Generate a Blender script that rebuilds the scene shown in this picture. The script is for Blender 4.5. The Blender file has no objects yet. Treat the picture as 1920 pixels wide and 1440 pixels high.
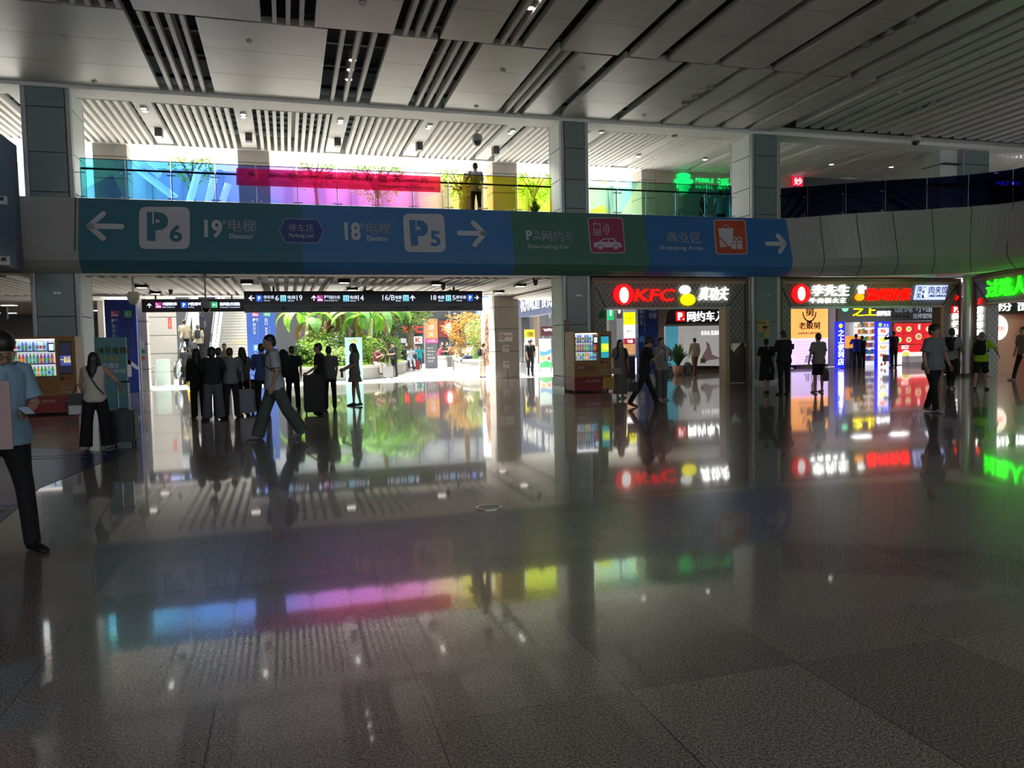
import bpy, bmesh, math, random
from mathutils import Vector, Matrix, noise as mnoise
R = math.radians
PI = math.pi
C = bpy.context.scene.collection
sc = bpy.context.scene
random.seed(7)

# ------------------------------------------------------------------ camera
F_PX, YAW, PITCH, ROLL, CAM_H = 1423.0, 16.47, 3.165, 1.2, 1.55
_y, _p, _r = R(YAW), R(PITCH), R(ROLL)
cF = Vector((math.sin(_y)*math.cos(_p), math.cos(_y)*math.cos(_p), -math.sin(_p)))
_R0 = Vector((math.cos(_y), -math.sin(_y), 0)); _U0 = _R0.cross(cF)
cR = _R0*math.cos(_r) - _U0*math.sin(_r)
cU = _U0*math.cos(_r) + _R0*math.sin(_r)
cC = Vector((0, 0, CAM_H))
cam = bpy.data.cameras.new('camera'); camo = bpy.data.objects.new('camera', cam); C.objects.link(camo)
cam.sensor_fit = 'HORIZONTAL'; cam.sensor_width = 36.0; cam.lens = 36.0*F_PX/1920
cam.clip_start = 0.05; cam.clip_end = 500
camo.matrix_world = Matrix(((cR.x, cU.x, -cF.x, 0), (cR.y, cU.y, -cF.y, 0), (cR.z, cU.z, -cF.z, CAM_H), (0, 0, 0, 1)))
sc.camera = camo

# ------------------------------------------------------------------ world, sun, exposure
sc.view_settings.view_transform = 'Standard'; sc.view_settings.look = 'None'
sc.view_settings.gamma = 1; sc.view_settings.use_curve_mapping = False
sc.view_settings.exposure = 0.75
w = bpy.data.worlds.new('sky'); sc.world = w; w.use_nodes = True
bg = w.node_tree.nodes['Background']; bg.inputs[0].default_value = (0.90, 0.97, 1.0, 1); bg.inputs[1].default_value = 1.9
sun = bpy.data.lights.new('sun', 'SUN'); sun.energy = 13.0; sun.angle = R(1.0); sun.color = (1, .96, .88)
suno = bpy.data.objects.new('sun', sun); C.objects.link(suno)
suno.rotation_euler = Vector((-.38, .20, .87)).to_track_quat('Z', 'Y').to_euler(); suno.location = (0, 40, 30)
sc.cycles.max_bounces = 8; sc.cycles.diffuse_bounces = 4; sc.cycles.glossy_bounces = 4
sc.cycles.transparent_max_bounces = 12; sc.cycles.transmission_bounces = 6
sc.cycles.caustics_reflective = False; sc.cycles.caustics_refractive = False
sc.cycles.sample_clamp_indirect = 4.0

# ------------------------------------------------------------------ pixel helpers (photo frame 1920 x 1440)
def ray(x, y): return cF + cR*((x-960)/F_PX) + cU*((720-y)/F_PX)
def onY(x, y, Y): d = ray(x, y); return cC + d*(Y/d.y)
def onZ(x, y, z=0.0): d = ray(x, y); return cC + d*((z-CAM_H)/d.z)

# ------------------------------------------------------------------ materials
_mats = {}
def _new(name):
    m = bpy.data.materials.new(name); m.use_nodes = True
    nt = m.node_tree; return m, nt, nt.nodes['Principled BSDF']
def lin(c):
    return tuple((v/12.92 if v <= .04045 else ((v+.055)/1.055)**2.4) for v in c)
def hexc(s): return lin(tuple(int(s[i:i+2], 16)/255 for i in (0, 2, 4)))
def M(name, col=(.5, .5, .5), rough=.5, metal=0, em=0, var=.08, scale=6, bump=0, bscale=30, alpha=1, spec=.5, emcol=None):
    if name in _mats: return _mats[name]
    if isinstance(col, str): col = hexc(col)
    m, nt, b = _new(name); N = nt.nodes; L = nt.links
    tc = N.new('ShaderNodeTexCoord'); nz = N.new('ShaderNodeTexNoise'); nz.inputs['Scale'].default_value = scale
    nz.inputs['Detail'].default_value = 3
    L.new(tc.outputs['Object'], nz.inputs['Vector'])
    mx = N.new('ShaderNodeMix'); mx.data_type = 'RGBA'
    mx.inputs[6].default_value = (*[c*(1-var) for c in col], 1); mx.inputs[7].default_value = (*[min(1, c*(1+var)) for c in col], 1)
    L.new(nz.outputs[0], mx.inputs[0]); L.new(mx.outputs[2], b.inputs['Base Color'])
    b.inputs['Roughness'].default_value = rough; b.inputs['Metallic'].default_value = metal
    b.inputs['Specular IOR Level'].default_value = spec
    if em:
        if emcol: b.inputs['Emission Color'].default_value = (*emcol, 1)
        else: L.new(mx.outputs[2], b.inputs['Emission Color'])
        b.inputs['Emission Strength'].default_value = em
    if bump:
        bn = N.new('ShaderNodeTexNoise'); bn.inputs['Scale'].default_value = bscale
        L.new(tc.outputs['Object'], bn.inputs['Vector'])
        bp = N.new('ShaderNodeBump'); bp.inputs['Strength'].default_value = bump; bp.inputs['Distance'].default_value = .02
        L.new(bn.outputs[0], bp.inputs['Height']); L.new(bp.outputs[0], b.inputs['Normal'])
    if alpha < 1: b.inputs['Alpha'].default_value = alpha
    _mats[name] = m; return m
def math_n(nt, op, a, b=None, c=None):
    n = nt.nodes.new('ShaderNodeMath'); n.operation = op
    for i, v in enumerate((a, b, c)):
        if v is None: continue
        if isinstance(v, (int, float)): n.inputs[i].default_value = v
        else: nt.links.new(v, n.inputs[i])
    return n.outputs[0]
def mixc(nt, f, a, b):
    n = nt.nodes.new('ShaderNodeMix'); n.data_type = 'RGBA'
    for i, v in ((0, f), (6, a), (7, b)):
        if isinstance(v, (int, float)): n.inputs[i].default_value = v
        elif isinstance(v, tuple): n.inputs[i].default_value = (*v, 1)
        else: nt.links.new(v, n.inputs[i])
    return n.outputs[2]

# ------------------------------------------------------------------ mesh builder
class MB:
    def __init__(s): s.v = []; s.f = []
    def add(s, vs, fs):
        o = len(s.v); s.v += [tuple(p) for p in vs]; s.f += [tuple(i+o for i in q) for q in fs]; return s
    def box(s, x0, x1, y0, y1, z0, z1):
        return s.add([(x0,y0,z0),(x1,y0,z0),(x1,y1,z0),(x0,y1,z0),(x0,y0,z1),(x1,y0,z1),(x1,y1,z1),(x0,y1,z1)],
                     [(0,3,2,1),(4,5,6,7),(0,1,5,4),(1,2,6,5),(2,3,7,6),(3,0,4,7)])
    def hexa(s, p): return s.add(p, [(0,3,2,1),(4,5,6,7),(0,1,5,4),(1,2,6,5),(2,3,7,6),(3,0,4,7)])
    def rbox(s, x0, x1, y0, y1, z0, z1, r=.02, seg=3, axis='y'):
        a = rrect(x0, x1, z0, z1, r, seg) if axis == 'y' else (rrect(x0, x1, y0, y1, r, seg) if axis == 'z' else rrect(y0, y1, z0, z1, r, seg))
        if axis == 'y': return s.prism([(p[0], y0, p[1]) for p in a], (0, y1-y0, 0))
        if axis == 'z': return s.prism([(p[0], p[1], z0) for p in a], (0, 0, z1-z0))
        return s.prism([(x0, p[0], p[1]) for p in a], (x1-x0, 0, 0))
    def prism(s, poly, vec):
        n = len(poly); vs = [tuple(p) for p in poly]+[(p[0]+vec[0], p[1]+vec[1], p[2]+vec[2]) for p in poly]
        return s.add(vs, [tuple(range(n)), tuple(range(2*n-1, n-1, -1))]+[(i, i+n, (i+1) % n+n, (i+1) % n) for i in range(n)])
    def tube(s, a, b, r, r2=None, n=10, caps=True):
        a = Vector(a); b = Vector(b); d = (b-a)
        if d.length < 1e-6: return s
        d.normalize(); u = d.orthogonal().normalized(); v = d.cross(u); r2 = r if r2 is None else r2
        vs = []
        for c, rr in ((a, r), (b, r2)):
            vs += [c+u*(rr*math.cos(2*PI*i/n))+v*(rr*math.sin(2*PI*i/n)) for i in range(n)]
        fs = [(i, (i+1) % n, (i+1) % n+n, i+n) for i in range(n)]
        if caps: fs += [tuple(range(n-1, -1, -1)), tuple(range(n, 2*n))]
        return s.add(vs, fs)
    def path(s, pts, r, n=8):
        return s.sweep(pts, [r]*len(pts), None, n)
    def sweep(s, pts, rx, ry=None, n=12, xax=(1, 0, 0), caps=True):
        """elliptic tube along pts; rx along the x-like axis, ry along the other"""
        pts = [Vector(p) for p in pts]; ry = ry or rx; m = len(pts); vs = []
        for i, p in enumerate(pts):
            t = (pts[min(i+1, m-1)]-pts[max(i-1, 0)]).normalized()
            x = Vector(xax) - t*t.dot(Vector(xax))
            if x.length < .2: x = t.orthogonal()
            x.normalize(); y = t.cross(x)
            vs += [p+x*(rx[i]*math.cos(2*PI*k/n))+y*(ry[i]*math.sin(2*PI*k/n)) for k in range(n)]
        fs = [(i*n+k, i*n+(k+1) % n, (i+1)*n+(k+1) % n, (i+1)*n+k) for i in range(m-1) for k in range(n)]
        if caps: fs += [tuple(range(n-1, -1, -1)), tuple(range((m-1)*n, m*n))]
        return s.add(vs, fs)
    def lathe(s, prof, c=(0, 0, 0), n=20):
        m = len(prof); vs = [(c[0]+r*math.cos(2*PI*k/n), c[1]+r*math.sin(2*PI*k/n), c[2]+z) for r, z in prof for k in range(n)]
        fs = [(i*n+k, i*n+(k+1) % n, (i+1)*n+(k+1) % n, (i+1)*n+k) for i in range(m-1) for k in range(n)]
        return s.add(vs, fs+[tuple(range(n-1, -1, -1)), tuple(range((m-1)*n, m*n))])
    def ell(s, c, rx, ry, rz, n=14, m=9):
        prof = [(math.sin(PI*(i+.001)/m), -math.cos(PI*i/m)) for i in range(m+1)]
        prof = [(max(1e-3, a), b) for a, b in prof]
        vs = [(c[0]+a*rx*math.cos(2*PI*k/n), c[1]+a*ry*math.sin(2*PI*k/n), c[2]+b*rz) for a, b in prof for k in range(n)]
        fs = [(i*n+k, i*n+(k+1) % n, (i+1)*n+(k+1) % n, (i+1)*n+k) for i in range(m) for k in range(n)]
        return s.add(vs, fs+[tuple(range(n-1, -1, -1)), tuple(range(m*n, (m+1)*n))])
    def build(s, name, mat, parent=None, smooth=False, loc=None):
        me = bpy.data.meshes.new(name); me.from_pydata(s.v, [], s.f); me.update()
        if smooth: me.shade_smooth()
        return mobj(name, me, mat, parent, loc)
def mobj(name, me, mat, parent=None, loc=None):
    o = bpy.data.objects.new(name, me); C.objects.link(o)
    if mat:
        if not me.materials: me.materials.append(mat)
    if parent is not None: o.parent = parent
    if loc is not None: o.location = loc
    return o
def rrect(x0, x1, z0, z1, r, seg=4):
    out = []
    for cx, cz, a in ((x1-r, z0+r, -90), (x1-r, z1-r, 0), (x0+r, z1-r, 90), (x0+r, z0+r, 180)):
        for i in range(seg+1):
            t = R(a+90*i/seg); out.append((cx+r*math.cos(t), cz+r*math.sin(t)))
    return out
def thing(name, label, cat, loc=(0, 0, 0), rz=0, group=None):
    o = bpy.data.objects.new(name, None); C.objects.link(o); o.empty_display_size = .1
    o.location = loc; o.rotation_euler = (0, 0, rz); o['label'] = label; o['category'] = cat
    if group: o['group'] = group
    return o
def tag(o, label, cat, group=None):
    o['label'] = label; o['category'] = cat
    if group: o['group'] = group
    return o
def struct(o): o['kind'] = 'structure'; return o
def BX(name, x0, x1, y0, y1, z0, z1, mat, parent=None):
    return MB().box(x0, x1, y0, y1, z0, z1).build(name, mat, parent)
def sub(child, parent):
    if child is not None: child.parent = parent
    return child
def dup(root, loc=None, rz=None, label=None, group=None):
    r = root.copy(); C.objects.link(r)
    if loc is not None: r.location = loc
    if rz is not None: r.rotation_euler = (0, 0, rz)
    if label: r['label'] = label
    if group: r['group'] = group
    for ch in list(root.children):
        c = ch.copy(); C.objects.link(c); c.parent = r
        for g in ch.children:
            d = g.copy(); C.objects.link(d); d.parent = c
    return r

# ------------------------------------------------------------------ lettering (meshes in the XZ plane facing -Y)
_tx = {}
def text_raw(s, bold=.0, ext=.0, vertical=False, res=3):
    key = (s, bold, ext, vertical, res)
    if key in _tx: return _tx[key]
    cjk = any(ord(ch) > 0x2e80 for ch in s); sh_ = bold*1.6 if cjk else 0; ob = bold; bold = 0 if cjk else bold
    cu = bpy.data.curves.new('t', 'FONT'); cu.body = '\n'.join(s) if vertical else s
    cu.offset = bold; cu.extrude = ext; cu.resolution_u = res
    if vertical: cu.align_x = 'CENTER'; cu.space_line = 1.02
    o = bpy.data.objects.new('t', cu); C.objects.link(o)
    dg = bpy.context.evaluated_depsgraph_get(); me = bpy.data.meshes.new_from_object(o.evaluated_get(dg))
    vs = [tuple(v.co) for v in me.vertices]; fs = [tuple(p.vertices) for p in me.polygons]
    bpy.data.objects.remove(o); bpy.data.curves.remove(cu); bpy.data.meshes.remove(me)
    if sh_ > 0:
        n0 = len(vs); m0 = list(fs); base_ = list(vs)
        for q, dz in ((sh_, .002), (sh_*.5, .001)):
            o0 = len(vs); vs += [(v[0]+q, v[1]+q*.3, v[2]+(dz if v[2] > 0 else 0)) for v in base_]; fs += [tuple(i+o0 for i in p) for p in m0]
    _tx[key] = (vs, fs); return _tx[key]
def txt(s, x0, x1, z0, z1, y, mat, parent=None, name='lettering', bold=.0, depth=.006, shear=0, vertical=False, keep=False, mb=None):
    """lettering s fitted to the box x0..x1, z0..z1 on the plane y (front at y-depth)"""
    vs, fs = text_raw(s, bold, .05, vertical)
    if not vs: return None
    a = min(v[0] for v in vs); b = max(v[0] for v in vs); c = min(v[1] for v in vs); d = max(v[1] for v in vs)
    sx = (x1-x0)/max(b-a, 1e-6); sz = (z1-z0)/max(d-c, 1e-6)
    if keep: sx = sz = min(sx, sz); x0 = (x0+x1)/2-sx*(b-a)/2; z0 = (z0+z1)/2-sz*(d-c)/2
    out = [(x0+(v[0]-a)*sx+shear*((v[1]-c)*sz), y-(depth if v[2] > 0 else 0), z0+(v[1]-c)*sz) for v in vs]
    if mb is not None: mb.add(out, fs); return mb
    return MB().add(out, fs).build(name, mat, parent)
def arrow(mb, cx, cz, L, ang, t, y, depth=.006, head=.5):
    """rounded arrow pointing at angle ang (deg, 0 = right), length L, stroke t"""
    d = Vector((math.cos(R(ang)), math.sin(R(ang)))); n = Vector((-d.y, d.x)); c = Vector((cx, cz))
    def bar(a, b):
        u = (b-a).normalized(); m = Vector((-u.y, u.x)); P = []
        t0 = math.atan2(u.y, u.x)
        for k in range(7): q = t0-PI/2+PI*k/6; P.append(b+Vector((math.cos(q), math.sin(q)))*t/2)
        for k in range(7): q = t0+PI/2+PI*k/6; P.append(a+Vector((math.cos(q), math.sin(q)))*t/2)
        mb.prism([(p.x, y-depth, p.y) for p in P], (0, depth, 0))
    tip = c+d*(L/2-t/2); bar(c-d*(L/2-t/2), tip)
    h = L*head
    for s in (1, -1): bar(tip, tip-d*h*.75+n*s*h*.8)
    return mb
def disc(mb, cx, cz, r, y, depth=.006, n=28, rz=None):
    rz = rz or r
    return mb.prism([(cx+r*math.cos(2*PI*k/n), y-depth, cz+rz*math.sin(2*PI*k/n)) for k in range(n)], (0, depth, 0))
def poly(mb, pts, y, depth=.006): return mb.prism([(p[0], y-depth, p[1]) for p in pts], (0, depth, 0))
def up_to(s, z, n=2):
    w_ = (s.x1-s.x0)/2
    for x in ((-w_*.6, w_*.6) if n == 2 else (0,)): MB().tube((x, .05, s.z1-s.z0-.03), (x, .05, z-s.z0), .015, n=8).build('hanger_rod', M('dark hanger', (.05, .05, .05), .5), s.o)
def to_floor(s, mat, d=.1):
    w_ = (s.x1-s.x0)/2; MB().box(-w_, w_, 0, d, -s.z0, .01).build('base', mat, s.o)
class Plate:
    """a flat sign standing at plane Y; pixel boxes on it are turned into metres once"""
    def __init__(s, name, label, cat, px0, py0, px1, py1, Y, group=None):
        a = onY(px0, py0, Y); b = onY(px1, py1, Y); s.Y = Y
        s.x0, s.x1, s.z1, s.z0 = a.x, b.x, a.z, b.z
        s.o = thing(name, label, cat, ((a.x+b.x)/2, Y, s.z0), 0, group); s.ox = (a.x+b.x)/2; s.oz = s.z0
    def L(s, px, py): p = onY(px, py, s.Y); return p.x-s.ox, p.z-s.oz
    def full(s, name, mat, d=.06, r=0):
        w = (s.x1-s.x0)/2; h = s.z1-s.z0
        if r: return MB().rbox(-w, w, 0, d, 0, h, r).build(name, mat, s.o)
        return MB().box(-w, w, 0, d, 0, h).build(name, mat, s.o)
    def t(s, text, px0, py0, px1, py1, mat, name='lettering', bold=0, dy=-.002, depth=.012, **k):
        a = s.L(px0, py0); b = s.L(px1, py1)
        return txt(text, a[0], b[0], b[1], a[1], dy, mat, s.o, name, bold, depth, **k)
    def r(s, px0, py0, px1, py1, mat, name='panel', d=.012, dy=-.001, rad=0):
        a = s.L(px0, py0); b = s.L(px1, py1); m = MB()
        if rad: m.rbox(a[0], b[0], dy-d, dy, b[1], a[1], rad)
        else: m.box(a[0], b[0], dy-d, dy, b[1], a[1])
        return m.build(name, mat, s.o)
# ================================================================== SETTING
def floor_mat():
    m, nt, b = _new('polished granite tiles'); N = nt.nodes; L = nt.links
    tc = N.new('ShaderNodeTexCoord'); sp = N.new('ShaderNodeSeparateXYZ'); L.new(tc.outputs['Object'], sp.inputs[0])
    def line(co, off, per, w):
        t = math_n(nt, 'DIVIDE', math_n(nt, 'SUBTRACT', co, off), per)
        f = math_n(nt, 'FRACT', t); d = math_n(nt, 'MINIMUM', f, math_n(nt, 'SUBTRACT', 1.0, f))
        return math_n(nt, 'LESS_THAN', d, w/per), math_n(nt, 'FLOOR', t)
    lx, ix = line(sp.outputs[0], -0.35, .8725, .0028)
    ly, iy = line(sp.outputs[1], 3.0, 1.117, .0014)
    cb = N.new('ShaderNodeCombineXYZ'); L.new(ix, cb.inputs[0]); L.new(iy, cb.inputs[1])
    wn = N.new('ShaderNodeTexWhiteNoise'); wn.noise_dimensions = '2D'; L.new(cb.outputs[0], wn.inputs['Vector'])
    n1 = N.new('ShaderNodeTexNoise'); n1.inputs['Scale'].default_value = 95; n1.inputs['Detail'].default_value = 3; n1.inputs['Roughness'].default_value = .7
    n2 = N.new('ShaderNodeTexNoise'); n2.inputs['Scale'].default_value = .5
    L.new(tc.outputs['Object'], n1.inputs['Vector']); L.new(tc.outputs['Object'], n2.inputs['Vector'])
    r1 = N.new('ShaderNodeValToRGB'); r1.color_ramp.elements[0].position = .38; r1.color_ramp.elements[1].position = .64
    r1.color_ramp.elements[0].color = (.07, .056, .05, 1); r1.color_ramp.elements[1].color = (.46, .385, .345, 1)
    L.new(n1.outputs[0], r1.inputs[0])
    tone = math_n(nt, 'MULTIPLY_ADD', wn.outputs[0], .35, .72)
    mul = N.new('ShaderNodeMix'); mul.data_type = 'RGBA'; mul.blend_type = 'MULTIPLY'; mul.inputs[0].default_value = 1
    cc = N.new('ShaderNodeCombineColor'); [L.new(tone, cc.inputs[i]) for i in range(3)]
    L.new(r1.outputs[0], mul.inputs[6]); L.new(cc.outputs[0], mul.inputs[7])
    jt = math_n(nt, 'MAXIMUM', lx, ly)
    # the dark expansion joint across the hall
    yj = math_n(nt, 'LESS_THAN', math_n(nt, 'ABSOLUTE', math_n(nt, 'SUBTRACT', sp.outputs[1], 17.45)), .045)
    jt2 = math_n(nt, 'MAXIMUM', jt, yj)
    col = mixc(nt, jt2, mul.outputs[2], (.012, .011, .01))
    L.new(col, b.inputs['Base Color'])
    b.inputs['Roughness'].default_value = .24
    b.inputs['Specular IOR Level'].default_value = .42
    b.inputs['Coat Weight'].default_value = .8; b.inputs['Coat Roughness'].default_value = .045; b.inputs['Coat IOR'].default_value = 1.5
    wv = N.new('ShaderNodeTexNoise'); wv.inputs['Scale'].default_value = 1.3
    L.new(tc.outputs['Object'], wv.inputs['Vector'])
    bp = N.new('ShaderNodeBump'); bp.inputs['Strength'].default_value = .012; bp.inputs['Distance'].default_value = .02
    L.new(wv.outputs[0], bp.inputs['Height']); L.new(bp.outputs[0], b.inputs['Coat Normal'])
    return m
MF = floor_mat()
def paving_mat():
    m, nt, b = _new('pale plaza paving'); N = nt.nodes; L = nt.links
    tc = N.new('ShaderNodeTexCoord'); br = N.new('ShaderNodeTexBrick'); br.inputs['Scale'].default_value = 1.2
    br.inputs['Color1'].default_value = (.66, .64, .60, 1); br.inputs['Color2'].default_value = (.74, .72, .68, 1); br.inputs['Mortar'].default_value = (.35, .34, .32, 1)
    br.inputs['Mortar Size'].default_value = .006
    L.new(tc.outputs['Object'], br.inputs['Vector']); L.new(br.outputs[0], b.inputs['Base Color']); b.inputs['Roughness'].default_value = .7
    return m
struct(BX('floor', -30, 40, -14, 31.05, -.3, 0, MF))
struct(BX('floor', -40, 60, 31.05, 90, -.3, -.015, paving_mat()))
struct(BX('trim_1', -30, 40, 31.0, 31.12, -.2, .004, M('steel threshold', (.25, .25, .25), .35, 1)))
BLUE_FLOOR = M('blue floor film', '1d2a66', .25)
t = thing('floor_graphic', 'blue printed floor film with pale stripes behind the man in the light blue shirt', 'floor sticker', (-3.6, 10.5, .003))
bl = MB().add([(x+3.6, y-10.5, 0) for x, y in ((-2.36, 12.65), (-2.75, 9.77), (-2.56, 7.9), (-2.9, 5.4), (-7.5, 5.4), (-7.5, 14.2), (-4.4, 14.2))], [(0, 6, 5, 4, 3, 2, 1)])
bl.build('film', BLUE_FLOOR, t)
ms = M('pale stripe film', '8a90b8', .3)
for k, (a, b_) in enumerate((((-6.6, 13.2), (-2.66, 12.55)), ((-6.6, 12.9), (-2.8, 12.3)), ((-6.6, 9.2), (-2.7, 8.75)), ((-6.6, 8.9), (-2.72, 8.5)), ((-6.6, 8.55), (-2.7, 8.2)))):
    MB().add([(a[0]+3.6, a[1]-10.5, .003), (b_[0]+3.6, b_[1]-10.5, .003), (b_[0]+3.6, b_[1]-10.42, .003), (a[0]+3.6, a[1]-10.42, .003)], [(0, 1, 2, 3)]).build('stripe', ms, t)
t = thing('floor_drain', 'round metal floor drain cover set in the granite floor', 'drain', (1.77, 6.84, 0))
MB().lathe([(.125, 0), (.125, .006), (.105, .008), (.105, 0)], n=36).build('ring', M('drain steel', (.6, .6, .58), .3, 1), t)
MB().lathe([(.1, 0), (.1, .005), (.02, .005)], n=36).build('cover', M('drain cover', (.45, .44, .42), .5), t)

# ---------------- main ceiling of the hall
SL = .023
def zc(Y): return 8.33+(22.05-Y)*SL
PANEL = M('brushed aluminium ceiling panel', (.70, .675, .64), .42, .1, var=.12, scale=1.5)
SLAT = M('white aluminium slat', (.78, .75, .71), .5)
VOID = M('dark ceiling void', (.03, .035, .045), .9)
DUCT = M('galvanised duct', (.10, .12, .14), .6)
def cslab(mb, x0, x1, y0, y1, th, up=0):
    mb.hexa([(x0, y0, zc(y0)+up), (x1, y0, zc(y0)+up), (x1, y1, zc(y1)+up), (x0, y1, zc(y1)+up),
             (x0, y0, zc(y0)+up+th), (x1, y0, zc(y0)+up+th), (x1, y1, zc(y1)+up+th), (x0, y1, zc(y1)+up+th)])
    # bottom face must look down
ceil = struct(BX('ceiling', -20, 27, -14, 22.9, 9.5, 9.6, VOID))
rowA = dict(p=[(-9.2, -7.9), (-6.75, -2.93), (-1.58, 1.11), (2.49, 3.55), (4.6, 6.2), (6.99, 7.86), (8.21, 9.77), (10.1, 11.42), (11.62, 12.42), (12.68, 13.45), (13.75, 14.5), (14.76, 15.65)],
            g=[(-7.9, -6.75, 3), (-2.93, -1.58, 4), (1.11, 2.49, 3), (3.55, 4.6, 3), (6.2, 6.99, 2)])
rowB = dict(p=[(-9.2, -4.1), (-2.72, -.27), (.83, 2.52), (3.58, 4.79), (5.53, 6.18), (6.5, 7.96), (8.28, 8.98), (9.33, 10.56), (10.82, 12.02), (12.35, 13.42), (13.7, 14.5), (14.85, 15.42), (15.7, 16.0)],
            g=[(-4.1, -2.72, 4), (-.27, .83, 3), (2.52, 3.58, 3), (4.79, 5.53, 2)])
seam = M('panel seam', (.2, .2, .2), .6)
rows = [(17.36, 22.02, rowA), (12.55, 17.28, rowB), (7.7, 12.45, rowA), (2.9, 7.6, rowB), (-2.0, 2.8, rowA), (-13.5, -2.1, rowB)]
for y0, y1, rw in rows:
    mp = MB(); msl = MB(); sm = MB()
    for x0, x1 in rw['p']:
        cslab(mp, x0, x1, y0, y1, .16)
        for k in (1, 2): cslab(sm, x0+.002, x1-.002, y0+(y1-y0)*k/3-.004, y0+(y1-y0)*k/3+.004, .01, -.0015)
    for x0, x1, n in rw['g']:
        for k in range(n):
            c = x0+(x1-x0)*(k+1)/(n+1); cslab(msl, c-.045, c+.045, y0-.03, y1+.02, .2)
    mp.build('ceiling_panel', PANEL, ceil); msl.build('ceiling_slat', SLAT, ceil); sm.build('panel_seam', seam, ceil)
ms_ = MB()
for k in range(20):
    x = 16.18+.54*k
    if x < 26.6: cslab(ms_, x, x+.3, -13.5, 21.45, .34)
ms_.build('ceiling_slat', PANEL, ceil)
dm = MB()
for yy in [13.2+1.55*k for k in range(6)]: dm.box(-20, 16, yy, yy+.12, 8.95, 9.05)
for xx in (-2.2, .3, 1.9, 3.2, 4.2, 5.4): dm.box(xx, xx+.1, 2, 22, 8.85, 8.95)
dm.build('roof_framing', DUCT, ceil)

# ---------------- upper gallery ceiling
WHITE = M('white gypsum', (.86, .84, .81), .75)
WHITE2 = M('white painted slat', (.90, .87, .82), .6)
TEAL = M('teal steel deck', (.05, .11, .13), .6, var=.3, scale=3)
struct(MB().box(-20, 27, 22.05, 22.86, 8.24, 8.5).build('ceiling', WHITE))
uc = struct(BX('ceiling', -20, 32, 22.86, 28.6, 8.95, 9.05, TEAL))
STR = [-6.45, -3.55, -.95, 1.78, 4.45, 7.1, 9.9, 12.6, 15.3, 18.0, 20.7, 23.4]
us = MB(); ust = MB()
for i, xs in enumerate(STR):
    ust.box(xs-.24, xs+.24, 22.86, 27.4, 8.27, 8.42)
xk = -13.0
while xk < 31:
    if not any(abs(xk-xs) < .33 for xs in STR): us.box(xk-.05, xk+.05, 22.86, 27.42, 8.22, 8.42)
    xk += .215
us.build('ceiling_slat', WHITE2, uc); ust.build('ceiling_strip', WHITE, uc)
db = MB()
for yy in (23.3, 23.9, 24.5, 25.1, 25.7, 26.3, 26.9): db.box(-14, 9, yy, yy+.09, 8.72, 8.8)
for xx in (-4.8, -2.3, .4, 3.1, 5.8): db.box(xx, xx+.12, 22.9, 27.4, 8.62, 8.7)
db.build('roof_framing', M('blue grey steel framing', (.16, .24, .28), .5), uc)
struct(MB().box(-20, 32, 27.42, 29.0, 8.22, 8.7).build('ceiling', WHITE))
struct(BX('roof' if False else 'ceiling', -22, 33, -14, 29.3, 9.7, 9.9, WHITE))
# floor slab of the gallery
SLABW = M('gallery floor stone', (.72, .70, .66), .4)
struct(BX('floor', -20, 34, 22.5, 29.2, 5.0, 5.36, SLABW))
struct(BX('floor', -20, 34, 22.5, 29.2, 4.2, 4.9, VOID))
# rear upper columns
STONE = M('beige stone cladding', (.50, .46, .42), .6, var=.06)
for i, (a, b_) in enumerate(((180, 243), (447, 505), (917, 962), (1193, 1262))):
    p = onY(a, 300, 28); q = onY(b_, 300, 28)
    t = thing('stone_column', ['beige stone gallery column behind the blue glass, nearest the left pier', 'beige stone gallery column behind the left end of the red banner', 'beige stone gallery column beside the standing man on the gallery', 'beige stone gallery column left of the green motel sign'][i], 'column', ((p.x+q.x)/2, 28, 5.36))
    h = (q.x-p.x)/2
    MB().box(-h, h, -.45, .45, 0, 2.86).build('cladding', STONE, t)
    jm = MB(); [jm.box(-h-.003, h+.003, -.453, .453, z, z+.02) for z in (.9, 1.75, 2.45)]; jm.build('joint', M('dark joint', (.05, .05, .05), .8), t)

# ---------------- lower concourse ceiling
struct(MB().box(-20, 24, 22.05, 22.95, 3.57, 3.75).build('ceiling', WHITE))
lc = struct(BX('ceiling', -20, 24, 22.9, 31.0, 3.95, 4.05, M('dark teal deck', (.04, .07, .08), .7)))
ls = MB(); xk = -19.8
LST = [-6.4, -3.7, -1.05, 1.75, 4.4, 7.1]
lst = MB()
for xs in LST: lst.box(xs-.3, xs+.3, 22.95, 30.3, 3.56, 3.72)
while xk < 9.6:
    if not any(abs(xk-xs) < .4 for xs in LST): ls.box(xk-.075, xk+.075, 22.95, 30.3, 3.52, 3.68)
    xk += .29
ls.build('ceiling_slat', WHITE2, lc); lst.build('ceiling_strip', WHITE, lc)
struct(MB().box(-20, 24, 30.3, 31.1, 3.5, 4.2).build('ceiling', WHITE))
struct(BX('wall_rear', -20, 34, 29.3, 31.1, 4.2, 5.3, WHITE))

# ---------------- hall sides
WALLP = M('pale wall panel', (.62, .60, .57), .45, var=.05)
struct(BX('wall_left', -16.2, -16, -14, 46, 0, 9.6, M('dim concourse wall', (.25, .25, .27), .6)))
struct(BX('wall_left', -9.6, -6.18, 19.2, 21.6, 3.55, 6.62, M('blue grey enclosure panel', (.12, .15, .24), .5)))
struct(BX('wall_back_light_baffle', -16, 27, -14.2, -14, 0, 5.5, WALLP))  # unseen wall behind the camera, height set to trim incoming sky light
struct(BX('wall_left', -16, -9.6, 19.5, 19.7, 3.55, 9.5, WALLP))
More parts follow.
